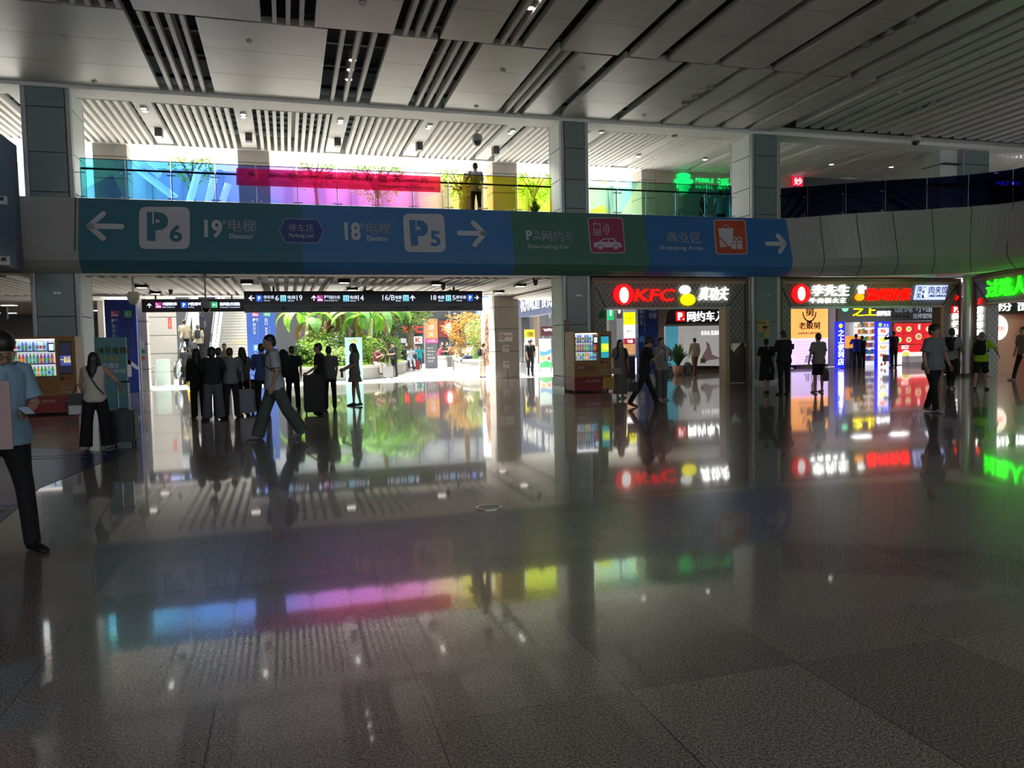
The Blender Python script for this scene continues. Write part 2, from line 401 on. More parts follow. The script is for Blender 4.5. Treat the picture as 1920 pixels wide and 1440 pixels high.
# ================================================================== COLUMNS
CLAD_SHADED = M('shaded green cladding', (.20, .26, .25), .3, var=.05, scale=2)  # darker copy of the side cladding; front shade put into the colour
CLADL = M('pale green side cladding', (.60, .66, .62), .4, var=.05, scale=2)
TRIM = M('aluminium corner trim', (.42, .42, .44), .4, .3)
JOINT = M('dark joint', (.03, .03, .035), .8)
def column(name_i, x0, x1, y0, y1, zt, joints, label, low, zb=5.48):
    cx = (x0+x1)/2; t = thing('clad_column', label, 'column', (cx, (y0+y1)/2, 0)); h = (x1-x0)/2; d = (y1-y0)/2
    z0 = 0
    MB().box(-h+.03, h-.03, -d+.03, d-.03, 0, zt).build('core', JOINT, t)
    fr = MB(); sd = MB(); tr = MB()
    zs = [0.12]+joints+[zt]
    for a, b in zip(zs, zs[1:]):
        fr.box(-h+.13, h-.13, -d, -d+.02, a+.012, b-.012); fr.box(-h+.13, h-.13, d-.02, d, a+.012, b-.012)
        sd.box(-h, -h+.02, -d+.13, d-.13, a+.012, b-.012); sd.box(h-.02, h, -d+.13, d-.13, a+.012, b-.012)
    for sx in (-1, 1):
        for sy in (-1, 1):
            a, b = sorted((sx*h, sx*(h-.12))); c, e = sorted((sy*d, sy*(d-.12))); tr.rbox(a, b, c, e, .12, zt, .03, 2, 'z')
    fr.build('cladding_panel', CLAD_SHADED, t); sd.build('side_cladding', CLADL, t); tr.build('corner_trim', TRIM, t)
    MB().box(-h-.02, h+.02, -d-.02, d+.02, 0, .13).build('skirting', M('steel skirting', (.5, .5, .5), .35, .8), t)
    if low:
        s = MB(); disc(s, 0, low, .035, -d-.001, .02); s.box(.05, .14, -d-.03, -d, low-.03, low+.03); s.build('call_point', M('small steel fitting', (.6, .6, .6), .4, .5), t)
    return t
J = [.45, 2.05, 5.62, 6.5, 7.45]
column(0, -6.2, -5.08, 22.1, 23.5, 8.33, [2.45, 5.62, 6.62, 7.75], 'tall grey clad column at the left behind the drinks machine', 3.05)
column(1, 8.24, 9.15, 22.1, 23.2, 8.36, J, 'tall grey clad column in the middle, right of the yellow glass', 2.95)
column(2, 14.95, 16.05, 22.1, 23.4, 8.36, [.5, 2.05, 5.62, 6.5, 7.55], 'tall grey clad column between the two lattice shopfronts', 2.95)
# upper shaft on the curve
def upper_col():
    p = onY(1815, 320, 22.2); q = onY(1852, 320, 22.2)
    t = thing('clad_column', 'grey clad gallery column at the far right behind the dark blue glass', 'column', (24.6, 22.8, 5.0))
    MB().box(-.62, .62, -.5, .5, 0, 3.4).build('cladding_panel', CLAD_SHADED, t)
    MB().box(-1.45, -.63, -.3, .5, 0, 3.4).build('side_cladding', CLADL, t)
    MB().box(-.66, -.6, -.55, -.3, 0, 3.4).build('corner_trim', TRIM, t)
    MB().box(-1.46, .63, -.51, .51, 1.9, 1.93).box(-1.46, .63, -.51, .51, 2.7, 2.73).build('joint', JOINT, t)
upper_col()

# ================================================================== BAND (balcony front)
BOT = [(-9.6, 22.05), (16.2, 22.05), (17.4, 21.85), (18.7, 21.5), (20, 21.2), (21.1, 20.8), (22, 20.1), (22.3, 19.4), (22.3, 18.2), (22.2, 16), (22.1, 10), (22, -14)]
TOPC = [(-9.6, 22.05), (16.2, 22.05), (17.0, 21.3), (17.9, 20.6), (18.89, 20.06), (19.9, 19.59), (20.73, 18.96), (21.27, 18.5), (21.59, 17.87), (21.8, 15.5), (21.8, 10), (21.7, -14)]
KT = [1, 1, 1.018, 1.018, 1.018, 1.018, 1.018, 1.018, 1.018, 1.018, 1.018, 1.0]
def resample(P, n=6):
    out = []
    for i in range(len(P)-1):
        m = n if 1 <= i < len(P)-3 else 1
        for k in range(m): t = k/m; out.append([a+(b-a)*t for a, b in zip(P[i], P[i+1])])
    out.append(list(P[-1])); return out
def smoothl(P, it=6):
    for _ in range(it):
        Q = [p[:] for p in P]
        for i in range(2, len(P)-1):
            P[i] = [(Q[i-1][k]+2*Q[i][k]+Q[i+1][k])/4 for k in range(len(P[i]))]
    return P
PB = smoothl(resample([(x, y, 3.55) for x, y in BOT]))
PT = smoothl(resample([(x*k, y*k, 1.55+3.93*k) for (x, y), k in zip(TOPC, KT)]))
PROF = [(0, 0), (.72, .36), (.84, .32), (.93, .18), (1, 0)]       # fraction down, bulge towards the hall
def bpt(i, u, off=0):
    a = PT[i]; b = PB[i]; j = min(i+1, len(PT)-1); k = max(i-1, 0)
    tx, ty = PB[j][0]-PB[k][0], PB[j][1]-PB[k][1]; l = math.hypot(tx, ty); nx, ny = ty/l, -tx/l     # towards the hall
    for (u0, g0), (u1, g1) in zip(PROF, PROF[1:]):
        if u <= u1+1e-9: g = g0+(g1-g0)*(u-u0)/(u1-u0); break
    g += off
    return (a[0]+(b[0]-a[0])*u+nx*g, a[1]+(b[1]-a[1])*u+ny*g, a[2]+(b[2]-a[2])*u)
def strip(i0, i1, off=0, us=None):
    us = us or [p[0] for p in PROF]; m = MB(); n = len(us); vs = []
    for i in range(i0, i1+1): vs += [bpt(i, u, off) for u in us]
    fs = [(i*n+k, i*n+k+1, (i+1)*n+k+1, (i+1)*n+k) for i in range(i1-i0) for k in range(n-1)]
    return m.add(vs, fs)
BANDW = M('white curved balcony panel', (.40, .39, .37), .38, var=.04, scale=1)
bd = struct(strip(0, len(PT)-1).build('wall_rear', BANDW))
cap = MB(); 
for i in range(len(PT)-1):
    a, b = PT[i], PT[i+1]; cap.add([a, b, (b[0]+.15, b[1]+.7, b[2]), (a[0]+.15, a[1]+.7, a[2])], [(0, 1, 2, 3)])
cap.build('coping', M('steel coping', (.3, .3, .3), .4, .5), bd)
jm = MB()
for px in (1569, 1640, 1710, 1747, 1822, 1900):
    pass
def nearest_i(px):
    best = min(range(len(PT)), key=lambda i: abs(projx(PT[i])-px)); return best
def projx(P):
    d = Vector(P)-cC; return 960+F_PX*d.dot(cR)/d.dot(cF)
for px in (1537, 1605, 1673, 1747, 1822, 1900):
    # seam at exact pixel: interpolate between curve samples
    for i in range(len(PT)-1):
        a, b = projx(PT[i]), projx(PT[i+1])
        if a <= px < b:
            t = (px-a)/(b-a); us = [0, .2, .4, .6, .72, .78, .84, .88, .93, 1]; w = .012
            def P(u, dt):
                A = Vector(bpt(i, u, .004)); B = Vector(bpt(i+1, u, .004)); return A+(B-A)*(t+dt)
            dt = w/(Vector(PT[i+1])-Vector(PT[i])).length
            vs = []; [vs.extend((P(u, -dt), P(u, dt))) for u in us]
            jm.add(vs, [(2*k, 2*k+1, 2*k+3, 2*k+2) for k in range(len(us)-1)]); break
jm.add([( -5.06, 22.04-.0, 5.48), (-5.03, 22.04, 5.48), (-5.03, 21.68, 4.09), (-5.06, 21.68, 4.09)], [(0, 1, 2, 3)])
jm.build('panel_joint', JOINT, bd)
# flat front of the straight part
def yfront(X, z):
    base = 22.05
    if X > 99: 
        for i in range(len(PT)-1):
            if PT[i][0] <= X <= PT[i+1][0]:
                t = (X-PT[i][0])/(PT[i+1][0]-PT[i][0]); u = min(1, max(0, (5.5-z)/1.95))
                base = (PT[i][1]+(PT[i+1][1]-PT[i][1])*t)*(1-u); 
                tb = 22.05 if X < 13 else 22.05-(X-13)*.031
                base += tb*u; break
    u = (5.48-z)/1.93
    if u <= .72: g = .36*u/.72
    elif u <= .84: g = .36-.04*(u-.72)/.12
    elif u <= .93: g = .32-.14*(u-.84)/.09
    else: g = .18*(1-u)/.07
    return base-g
def onBand(px, py):
    Y = 21.8
    for _ in range(6): p = onY(px, py, Y); Y = yfront(p.x, p.z)
    return onY(px, py, Y)
BY = 22.05
def btxt(s, x0, y0, x1, y1, mat, root, bold=.02, name='lettering', off=.02):
    a = onBand(x0, (y0+y1)/2); b = onBand(x1, (y0+y1)/2); c = onBand((x0+x1)/2, y1); d = onBand((x0+x1)/2, y0)
    vs, fs = text_raw(s, bold, .0)
    ax = min(v[0] for v in vs); bx = max(v[0] for v in vs); cy = min(v[1] for v in vs); dy = max(v[1] for v in vs)
    out = []
    for v in vs:
        X = a.x+(b.x-a.x)*(v[0]-ax)/(bx-ax); Z = c.z+(d.z-c.z)*(v[1]-cy)/(dy-cy); out.append((X-root.location.x, yfront(X, Z)-off-root.location.y, Z-root.location.z))
    return MB().add(out, fs).build(name, mat, root)
def bshape(polys, mat, root, name, off=.018):
    """polys: lists of photo points on the band; each a flat shape of vinyl lying on the front"""
    m = MB()
    for P in polys:
        Q = [onBand(*p) for p in P]
        vs = [(q.x-root.location.x, q.y-off-root.location.y, q.z-root.location.z) for q in Q]
        m.prism(vs, (0, .004, 0))
    return m.build(name, mat, root)
def circ(cx, cy, r, n=20, ry=None, a0=0, a1=360): return [(cx+r*math.cos(R(a0+(a1-a0)*k/n)), cy+(ry or r)*math.sin(R(a0+(a1-a0)*k/n))) for k in range(n if a1-a0 == 360 else n+1)]
def ring(cx, cy, r, t, a0=0, a1=360, n=20, sy=1):
    out = []
    for k in range(n):
        b0 = R(a0+(a1-a0)*k/n); b1 = R(a0+(a1-a0)*(k+1)/n)
        out.append([(cx+(r-t/2)*math.cos(b0), cy+sy*(r-t/2)*math.sin(b0)), (cx+(r+t/2)*math.cos(b0), cy+sy*(r+t/2)*math.sin(b0)), (cx+(r+t/2)*math.cos(b1), cy+sy*(r+t/2)*math.sin(b1)), (cx+(r-t/2)*math.cos(b1), cy+sy*(r-t/2)*math.sin(b1))])
    return out
def seg(a, b, t):
    d = (Vector(b)-Vector(a)).normalized(); n = Vector((-d.y, d.x))*t/2; a = Vector(a); b = Vector(b)
    L_ = [a+n, b+n]; 
    q = math.atan2(n.y, n.x)
    P = [a+n]+[b+Vector((math.cos(q-PI*k/6), math.sin(q-PI*k/6)))*t/2 for k in range(7)]+[a-n]+[a+Vector((math.cos(q-PI-PI*k/6), math.sin(q-PI-PI*k/6)))*t/2 for k in range(1, 6)]
    return [(p.x, p.y) for p in P]
def banner(name, label, x0, x1, mat, slant=0):
    c = onBand((x0+x1)/2, 500); t = thing(name, label, 'sign', (c.x, 21.9, 3.6), 0, 'printed wayfinding panels on the balcony front')
    a0 = onBand(x0, 440).x; b0 = onBand(x1, 440).x; vs = []; n = 10
    zs = [5.475, 5.2, 4.8, 4.4, 4.09, 3.97, 3.86, 3.76, 3.685, 3.62, 3.555]
    for i in range(n+1):
        X = a0+(b0-a0)*i/n
        for z in zs:
            zz = z
            vs.append((X-t.location.x, yfront(X, z)-.008-21.9, zz-3.6))
    k = len(zs)
    MB().add(vs, [(i*k+j, i*k+j+1, (i+1)*k+j+1, (i+1)*k+j) for i in range(n) for j in range(k-1)]).build('vinyl', mat, t)
    return t
VW = M('white vinyl', (.56, .56, .62), .5, var=.03)
VTEAL = M('teal vinyl', (.045, .17, .23), .45, var=.05); VBLUE = M('mid blue vinyl', (.06, .20, .47), .45, var=.05)
VGREEN = M('green vinyl', (.07, .20, .15), .45, var=.05); VDBLUE = M('strong blue vinyl', (.035, .16, .42), .45, var=.05)
VNAVY = M('navy vinyl', (.05, .07, .26), .45); VPINK = M('crimson vinyl', (.36, .05, .12), .45); VRED = M('orange red vinyl', (.50, .08, .03), .45)
b1 = banner('wayfinding_banner', 'teal wayfinding panel with P6, a left arrow and 19# elevator', 147, 566, VTEAL)
b2 = banner('wayfinding_banner', 'blue wayfinding panel with P5, a right arrow and 18# elevator', 566, 961, VBLUE)
b3 = banner('wayfinding_banner', 'green wayfinding panel for ride-hailing cars with a crimson car pictogram', 961, 1211, VGREEN)
b4 = banner('wayfinding_banner', 'dark blue wayfinding panel for the shopping area with a red bag pictogram', 1211, 1490, VDBLUE)
bshape([seg((167, 424), (228, 425), 10), seg((167, 424), (194, 401), 10), seg((167, 424), (194, 447), 10)], VW, b1, 'arrow')
def rr(x0, y0, x1, y1, r, sk=0): return [(x+sk*(y-y0)/(y1-y0), y) for x, y in rrect(x0, x1, y0, y1, r, 5)]
bshape([rr(261, 388, 356, 467, 12)], VW, b1, 'pictogram_plate')
btxt('P', 276, 398, 316, 452, VTEAL, b1, .06, off=.03); btxt('6', 318, 422, 342, 454, VTEAL, b1, .03, off=.03)
bshape([[(286, 396), (289, 396), (289, 420), (286, 420)]], VW, b1, 'stencil_gap', .04)
btxt('19', 383, 412, 417, 446, VW, b1, .035); btxt('#', 418, 412, 424, 421, VW, b1, 0); btxt('电梯', 428, 411, 481, 435, VW, b1, .015); btxt('Elevator', 430, 438, 475, 448, VW, b1, .02)
hx = [(523, 433), (534, 410), (596, 411), (607, 434), (597, 456), (535, 455)]
bshape([hx], VW, b2, 'hexagon_border', .012); bshape([[(565+(x-565)*.978, 433+(y-433)*.96) for x, y in hx]], VNAVY, b2, 'hexagon_plate', .018)
btxt('停车场', 541, 420, 588, 436, VW, b2, .01, off=.028); btxt('Parking Lot', 542, 438, 588, 447.5, VW, b2, .01, off=.028)
btxt('18', 646, 417, 676, 451, VW, b2, .035); btxt('#', 676, 418, 682, 426, VW, b2, 0); btxt('电梯', 686, 417, 733, 440, VW, b2, .015); btxt('Elevator', 688, 442, 728, 452, VW, b2, .02)
bshape([rr(755, 401, 832, 473, 11, 4)], VW, b2, 'pictogram_plate')
btxt('P', 769, 413, 803, 461, VBLUE, b2, .06, off=.03); btxt('5', 807, 433, 825, 462, VBLUE, b2, .03, off=.03)
bshape([[(779, 411), (781, 411), (781, 433), (779, 433)]], VW, b2, 'stencil_gap', .04)
bshape([seg((861, 437), (908, 438), 9), seg((908, 438), (887, 418), 9), seg((908, 438), (890, 459), 9)], VW, b2, 'arrow')
btxt('P', 986, 432, 998, 450, VW, b3, .04); btxt('西', 1002, 433, 1011, 441, VW, b3); btxt('(W)', 1000, 443, 1014, 451, VW, b3)
btxt('网约车', 1016, 433, 1078, 453, VW, b3, .015); btxt('Ride-hailing Car', 990, 459, 1067, 468, VW, b3, .01)
bshape([rr(1101, 408, 1167, 475, 6, 6)], VW, b3, 'pictogram_border', .012); bshape([rr(1102.5, 409.5, 1165.5, 473.5, 5, 6)], VPINK, b3, 'pictogram_plate', .018)
ph = [seg((1113, 420), (1124, 420), 1.2), seg((1113, 420), (1113, 441), 1.2), seg((1124, 420), (1126, 441), 1.2), seg((1113, 441), (1126, 441), 1.2), seg((1114, 431), (1125, 431), 1.2), seg((1114, 416), (1114, 420), 1.6), seg((1114, 436), (1125, 436), 1), seg((1118, 431), (1118, 441), 1), seg((1122, 431), (1122, 441), 1)]
for r_ in (5, 9.5, 14): ph += ring(1127, 430, r_, 1.4, -50, 50, 8)
bshape(ph, VW, b3, 'phone_pictogram', .026)
car = [[(1113, 455), (1122, 454), (1131, 447), (1150, 447), (1156, 454), (1164, 456), (1165, 464), (1113, 464)]]
bshape(car, VW, b3, 'car_pictogram', .026)
bshape([circ(1125, 464, 5.6), circ(1154, 464, 5.6), [(1126, 454), (1132, 449), (1140, 449), (1140, 454)], [(1141.5, 449), (1148, 449), (1153, 454), (1141.5, 454)]], VPINK, b3, 'car_pictogram', .034)
[bshape([circ(c_, 464, 4)], VW, b3, 'wheel_pictogram', .040) for c_ in (1125, 1154)]
btxt('商业区', 1249, 435, 1314, 456, VW, b4, .015); btxt('Shopping Area', 1236, 460.5, 1317, 470.5, VW, b4, .01)
bshape([rr(1337, 412, 1397, 477, 6, 5)], VW, b4, 'pictogram_border', .012); bshape([rr(1338.5, 413.5, 1395.5, 475.5, 5, 5)], VRED, b4, 'pictogram_plate', .018)
bshape([[(1346, 428), (1374, 428), (1374, 448), (1368, 462), (1350, 464)]]+ring(1360, 428, 6, 1.2, 180, 360, 10), VW, b4, 'bag_pictogram', .026)
bshape([seg((1347, 444), (1368, 466), 2)], VRED, b4, 'bag_stripe', .034)
bshape([[(1369, 452), (1390, 452), (1391, 467), (1370, 467)]]+ring(1375, 449, 4, 2, n=10)+ring(1385, 449, 4, 2, n=10), VW, b4, 'gift_pictogram', .040)
bshape([seg((1380, 451), (1380, 467), 1.6), seg((1369, 457), (1391, 457), 1.2)], VRED, b4, 'ribbon', .046)
bshape([seg((1438, 457), (1471, 457), 8), seg((1471, 457), (1458, 442), 8), seg((1471, 457), (1462, 472), 8)], VW, b4, 'arrow')

# ================================================================== GLASS BALUSTRADE
def glass_mat():
    m, nt, b = _new('iridescent film glass'); N = nt.nodes; L = nt.links
    nt.nodes.remove(b); out = [n for n in N if n.type == 'OUTPUT_MATERIAL'][0]
    tc = N.new('ShaderNodeTexCoord'); sp = N.new('ShaderNodeSeparateXYZ'); L.new(tc.outputs['Object'], sp.inputs[0])
    nz = N.new('ShaderNodeTexNoise'); nz.inputs['Scale'].default_value = .9; L.new(tc.outputs['Object'], nz.inputs['Vector'])
    vo = N.new('ShaderNodeTexVoronoi'); vo.inputs['Scale'].default_value = .55; L.new(tc.outputs['Object'], vo.inputs['Vector']); sv = N.new('ShaderNodeSeparateColor'); L.new(vo.outputs['Color'], sv.inputs[0]); fc = sv.outputs[0]
    x = math_n(nt, 'ADD', sp.outputs[0], math_n(nt, 'ADD', math_n(nt, 'MULTIPLY_ADD', nz.outputs[0], 1.6, -.8), math_n(nt, 'MULTIPLY_ADD', fc, 2.0, -1.0)))
    f = math_n(nt, 'DIVIDE', math_n(nt, 'ADD', x, 5.5), 24.0)
    cr = N.new('ShaderNodeValToRGB'); e = cr.color_ramp.elements
    P = [(-5.2, '6ce0ee'), (-4, '4c8cd4'), (-2.6, '62a0f4'), (-1.0, '7c90f8'), (.3, 'a888f0'), (1.5, 'f088f0'), (3.0, 'ff90e0'), (4.2, 'ffb0c0'), (5.2, 'ffe0a0'), (6.2, 'f2ee50'), (7.2, 'f0e850'), (8.2, 'dcf040'), (9.6, 'd4f0b0'), (11.0, '9ce8d0'), (12.2, '5cb8b0'), (14.2, '3c9ca8'), (15.4, '20305c'), (17.5, '141a4a')]  # navy end stops darkened: the dim gallery behind is put into the tint
    while len(e) < len(P): e.new(.5)
    for k, (xx, h) in enumerate(P): e[k].position = (xx+5.5)/24; e[k].color = (*[v**.5 for v in hexc(h)], 1)
    L.new(f, cr.inputs[0])
    tr = N.new('ShaderNodeBsdfTransparent'); L.new(cr.outputs[0], tr.inputs[0])
    gl = N.new('ShaderNodeBsdfGlossy'); gl.inputs['Roughness'].default_value = .02; gl.inputs[0].default_value = (.9, .9, 1, 1)
    fr = N.new('ShaderNodeFresnel'); fr.inputs[0].default_value = 1.45; fm = math_n(nt, 'MULTIPLY', fr.outputs[0], .3)
    mx = N.new('ShaderNodeMixShader'); L.new(fm, mx.inputs[0]); L.new(tr.outputs[0], mx.inputs[1]); L.new(gl.outputs[0], mx.inputs[2])
    L.new(mx.outputs[0], out.inputs[0]); return m
GLASS = glass_mat()
RAIL = M('dark steel rail', (.05, .05, .06), .35, .6)
POST = M('brushed steel post', (.55, .55, .58), .3, .8)
gb = thing('glass_balustrade', 'long glass balustrade with iridescent blue, pink and yellow film above the balcony front', 'balustrade', (0, 0, 5.4))
def arc_pts(pxs):
    out = []
    for px in pxs:
        for i in range(len(PT)-1):
            a, b = projx(PT[i]) if i else -900, projx(PT[i+1])
            if a <= px < b:
                lo, hi = 0.0, 1.0
                for _ in range(40):
                    t = (lo+hi)/2; q = [PT[i][k]+(PT[i+1][k]-PT[i][k])*t for k in range(3)]
                    if projx(q) < px: lo = t
                    else: hi = t
                out.append(q); break
    return out
def gpanels(pts, posts, h=1.0):
    for a, b in zip(pts, pts[1:]):
        d = Vector((b[0]-a[0], b[1]-a[1], 0)); u = d.normalized(); n = Vector((-u.y, u.x, 0))*.006; g = u*.012
        A = Vector((a[0], a[1]+.05, a[2]-5.4+.02))+g; B = Vector((b[0], b[1]+.05, b[2]-5.4+.02))-g
        up = Vector((0, 0, h)); MB().hexa([A-n, B-n, B+n, A+n, A-n+up, B-n+up, B+n+up, A+n+up]).build('glass_panel', GLASS, gb)
        MB().tube(A+up, B+up, .012, n=6).build('top_rail', RAIL, gb)
        MB().tube(A+n*12+Vector((0, 0, h-.24)), B+n*12+Vector((0, 0, h-.24)), .028, n=8).build('handrail', RAIL, gb)
    for p in posts:
        q = Vector((p[0], p[1]+.14, p[2]-5.4)); m = MB(); m.box(q.x-.012, q.x+.012, q.y, q.y+.05, q.z, q.z+h-.22)
        for z in (.06, h-.33):
            m.box(q.x-.11, q.x+.11, q.y-.06, q.y-.03, q.z+z-.012, q.z+z+.012)
            for s in (-1, 1): m.tube((q.x+s*.11, q.y-.1, q.z+z), (q.x+s*.11, q.y-.02, q.z+z), .02, n=8)
        m.build('post', POST, gb)
A1 = arc_pts([151, 237, 322, 405, 482, 559, 634, 706, 776, 843, 908, 972, 1037])
gpanels(A1, A1[1:-1]+[A1[0]])
A2 = arc_pts([1107, 1160, 1216, 1272, 1327, 1374]); gpanels(A2, A2[1:])
A3 = arc_pts([1465, 1516, 1588, 1662, 1740, 1818, 1902]); A3.append([PT[-3][0], PT[-3][1]-3, PT[-3][2]]); gpanels(A3, A3[1:4])
def film_mat():
    m, nt, b = _new('red banner cloth'); N = nt.nodes; L = nt.links
    b.inputs['Base Color'].default_value = (*hexc('d0103a'), 1); b.inputs['Roughness'].default_value = .8
    out = [n for n in N if n.type == 'OUTPUT_MATERIAL'][0]
    tl = N.new('ShaderNodeBsdfTranslucent'); tl.inputs[0].default_value = (1, .04, .12, 1); mx = N.new('ShaderNodeMixShader'); mx.inputs[0].default_value = .8
    L.new(b.outputs[0], mx.inputs[1]); L.new(tl.outputs[0], mx.inputs[2])
    tr = N.new('ShaderNodeBsdfTransparent'); tr.inputs[0].default_value = (1, .12, .25, 1); m2 = N.new('ShaderNodeMixShader'); m2.inputs[0].default_value = .25
    L.new(mx.outputs[0], m2.inputs[1]); L.new(tr.outputs[0], m2.inputs[2]); L.new(m2.outputs[0], out.inputs[0]); return m
bn = thing('cloth_banner', 'long red cloth banner with Chinese slogan tied along the gallery glass', 'banner', (1.6, 22.02, 5.9))
p0 = onY(443, 315, 22.02); p1 = onY(443, 347, 22.02); p2 = onY(826, 331, 22.02); p3 = onY(826, 361, 22.02)
zA = (p1.z, p0.z); 
MB().add([(p1.x-1.6, 0, p1.z-5.9), (p3.x-1.6, 0, p3.z-5.9), (p2.x-1.6, 0, p2.z-5.9), (p0.x-1.6, 0, p0.z-5.9)], [(0, 1, 2, 3)]).build('cloth', film_mat(), bn)
BT = M('dark red printed lettering', '4a0a18', .7); GT = M('gold printed lettering', 'd89030', .7)
k0 = 0
for ch, px in zip('多安全一点拥有蓝天一片', (471, 510, 548, 562+26, 617, 665, 691, 718, 744, 770, 796)):
    a = onY(px-8, 332-(796-px)*.037, 22.0); b_ = onY(px+8, 345-(796-px)*.037, 22.0); txt(ch, a.x-1.6, b_.x-1.6, b_.z-5.9 if ch != '一' else (a.z+b_.z)/2-5.92, a.z-5.9 if ch != '一' else (a.z+b_.z)/2-5.9, -.03, BT, bn)
a = onY(709, 346.5, 22.0); b_ = onY(814, 356, 22.0); txt('杭州城投资产集团有限公司宣', a.x-1.6, b_.x-1.6, b_.z-5.9, a.z-5.9, -.03, BT, bn)
# ================================================================== SHOPFRONT WALLS
def lattice_mat():
    m, nt, b = _new('lattice tile wall'); N = nt.nodes; L = nt.links
    tc = N.new('ShaderNodeTexCoord'); sp = N.new('ShaderNodeSeparateXYZ'); L.new(tc.outputs['Object'], sp.inputs[0])
    nz = N.new('ShaderNodeTexNoise'); nz.inputs['Scale'].default_value = 2.2; L.new(tc.outputs['Object'], nz.inputs['Vector'])
    s = math_n(nt, 'ADD', sp.outputs[0], sp.outputs[1]); wob = math_n(nt, 'MULTIPLY', nz.outputs[0], .12)
    z = math_n(nt, 'ADD', math_n(nt, 'MULTIPLY', sp.outputs[2], .78), wob)
    def ln(v):
        f = math_n(nt, 'FRACT', math_n(nt, 'DIVIDE', v, .17)); return math_n(nt, 'LESS_THAN', math_n(nt, 'ABSOLUTE', math_n(nt, 'SUBTRACT', f, .5)), .06)
    l = math_n(nt, 'MAXIMUM', ln(math_n(nt, 'ADD', s, z)), ln(math_n(nt, 'SUBTRACT', s, z)))
    c = mixc(nt, nz.outputs[0], (.20, .20, .175), (.30, .30, .265))
    L.new(mixc(nt, l, c, (.02, .018, .015)), b.inputs['Base Color']); b.inputs['Roughness'].default_value = .35; return m
LAT = lattice_mat(); BRONZE = M('bronze brown frame', (.16, .105, .07), .4, .3); BRONZED = M('dark bronze panel', (.07, .045, .035), .45, .2)
WOODP = M('light wooden post', (.42, .28, .17), .5)
def storefront(label, X0, X1, o0, o1, zo, diag, Y=22.4, rz=0, org=None, right_wedge=True):
    """X0..X1 wall, opening o0..o1 up to zo, all metres along the wall"""
    t = thing('shopfront_portal', label, 'shopfront', org or ((X0+X1)/2, Y, 0), rz); c = 0 if org else (X0+X1)/2
    H = 3.54; a, b, p, q = X0-c, X1-c, o0-c, o1-c; d = .35
    MB().box(a, b, 0, d, zo, H).build('lattice_panel', LAT, t)
    MB().box(a, p, 0, d, .02, zo).build('lattice_panel', LAT, t)
    if right_wedge:
        MB().box(q, b, 0, d, 1.35, zo).build('lattice_panel', LAT, t)
        MB().prism([(q, -.005, .02), (b, -.005, .02), (b, -.005, 1.35), ((q+b)/2, -.005, .95), (q, -.005, 1.35)], (0, d, 0)).build('plinth_panel', BRONZED, t)
    else: MB().box(q, b, 0, d, .02, zo).build('lattice_panel', LAT, t)
    f = MB(); f.box(a, b, -.08, 0, H-.1, H); f.box(a, a+.1, -.08, 0, 0, H-.1); f.box(b-.1, b, -.08, 0, 0, H-.1); f.build('outer_frame', BRONZE, t)
    MB().box(a+.1, b-.1, -.05, 0, H-.2, H-.1).build('inner_frame', WOODP, t)
    m = MB()
    if diag:
        m.hexa([(a+.12, -.02, H-.3), (a+.15, -.02, H-.3), (p+.03, -.02, zo), (p, -.02, zo), (a+.12, 0, H-.3), (a+.15, 0, H-.3), (p+.03, 0, zo), (p, 0, zo)]); m.build('mitre_strip', BRONZED, t); m = MB()
        m.hexa([(b-.15, -.02, H-.3), (b-.12, -.02, H-.3), (q+.03, -.02, zo), (q, -.02, zo), (b-.15, 0, H-.3), (b-.12, 0, H-.3), (q+.03, 0, zo), (q, 0, zo)])
        m.build('mitre_strip', BRONZED, t)
    MB().box(q-.03, q+.12, -.03, d+.02, 0, zo).build('door_post', WOODP, t)
    MB().box(p-.05, q+.14, -.02, d+.02, zo-.03, zo+.03).build('lintel_trim', M('pale metal trim', (.5, .48, .45), .4, .4), t)
    return t
sf1 = storefront('lattice shopfront portal with bronze frame under the fried chicken sign', 9.3, 14.95, 9.81, 14.13, 2.55, True)
sf2 = storefront('lattice shopfront portal with bronze frame around the noodle and convenience shops', 16.2, 24.0, 16.68, 23.15, 2.53, True)
# third front, turned along the curve
dx, dy = (-1.19/3.13, -2.9/3.13); RZ3 = math.atan2(dy, dx)
sf3 = storefront('lattice shopfront portal on the right under the bright green sign', 0, 5.6, .95, 4.7, 2.53, True, org=(23.6, 21.4, 0), rz=RZ3, right_wedge=False)
t = thing('round_pipe_column', 'slim round grey column between the second and third shopfronts', 'column', (23.05, 21.2, 0))
MB().lathe([(.13, 0), (.13, 3.56)], n=20).build('shaft', TRIM, t); MB().lathe([(.17, 0), (.17, .1), (.13, .11)], n=20).build('base_ring', M('dark base ring', (.06, .06, .06), .5), t)
struct(BX('wall_right', 34, 34.3, 22.8, 33, 0, 3.6, WALLP))
struct(BX('wall_right', 22.3, 22.6, -14, 15.6, 0, 3.56, LAT))
struct(BX('wall_right', 26.9, 27.1, -14, 22, 5.4, 9.6, M('dim gallery wall', (.2, .2, .22), .6)))
struct(BX('wall_right', 31.8, 32, 21, 29, 5.36, 9, M('dim gallery wall', (.2, .2, .22), .6)))
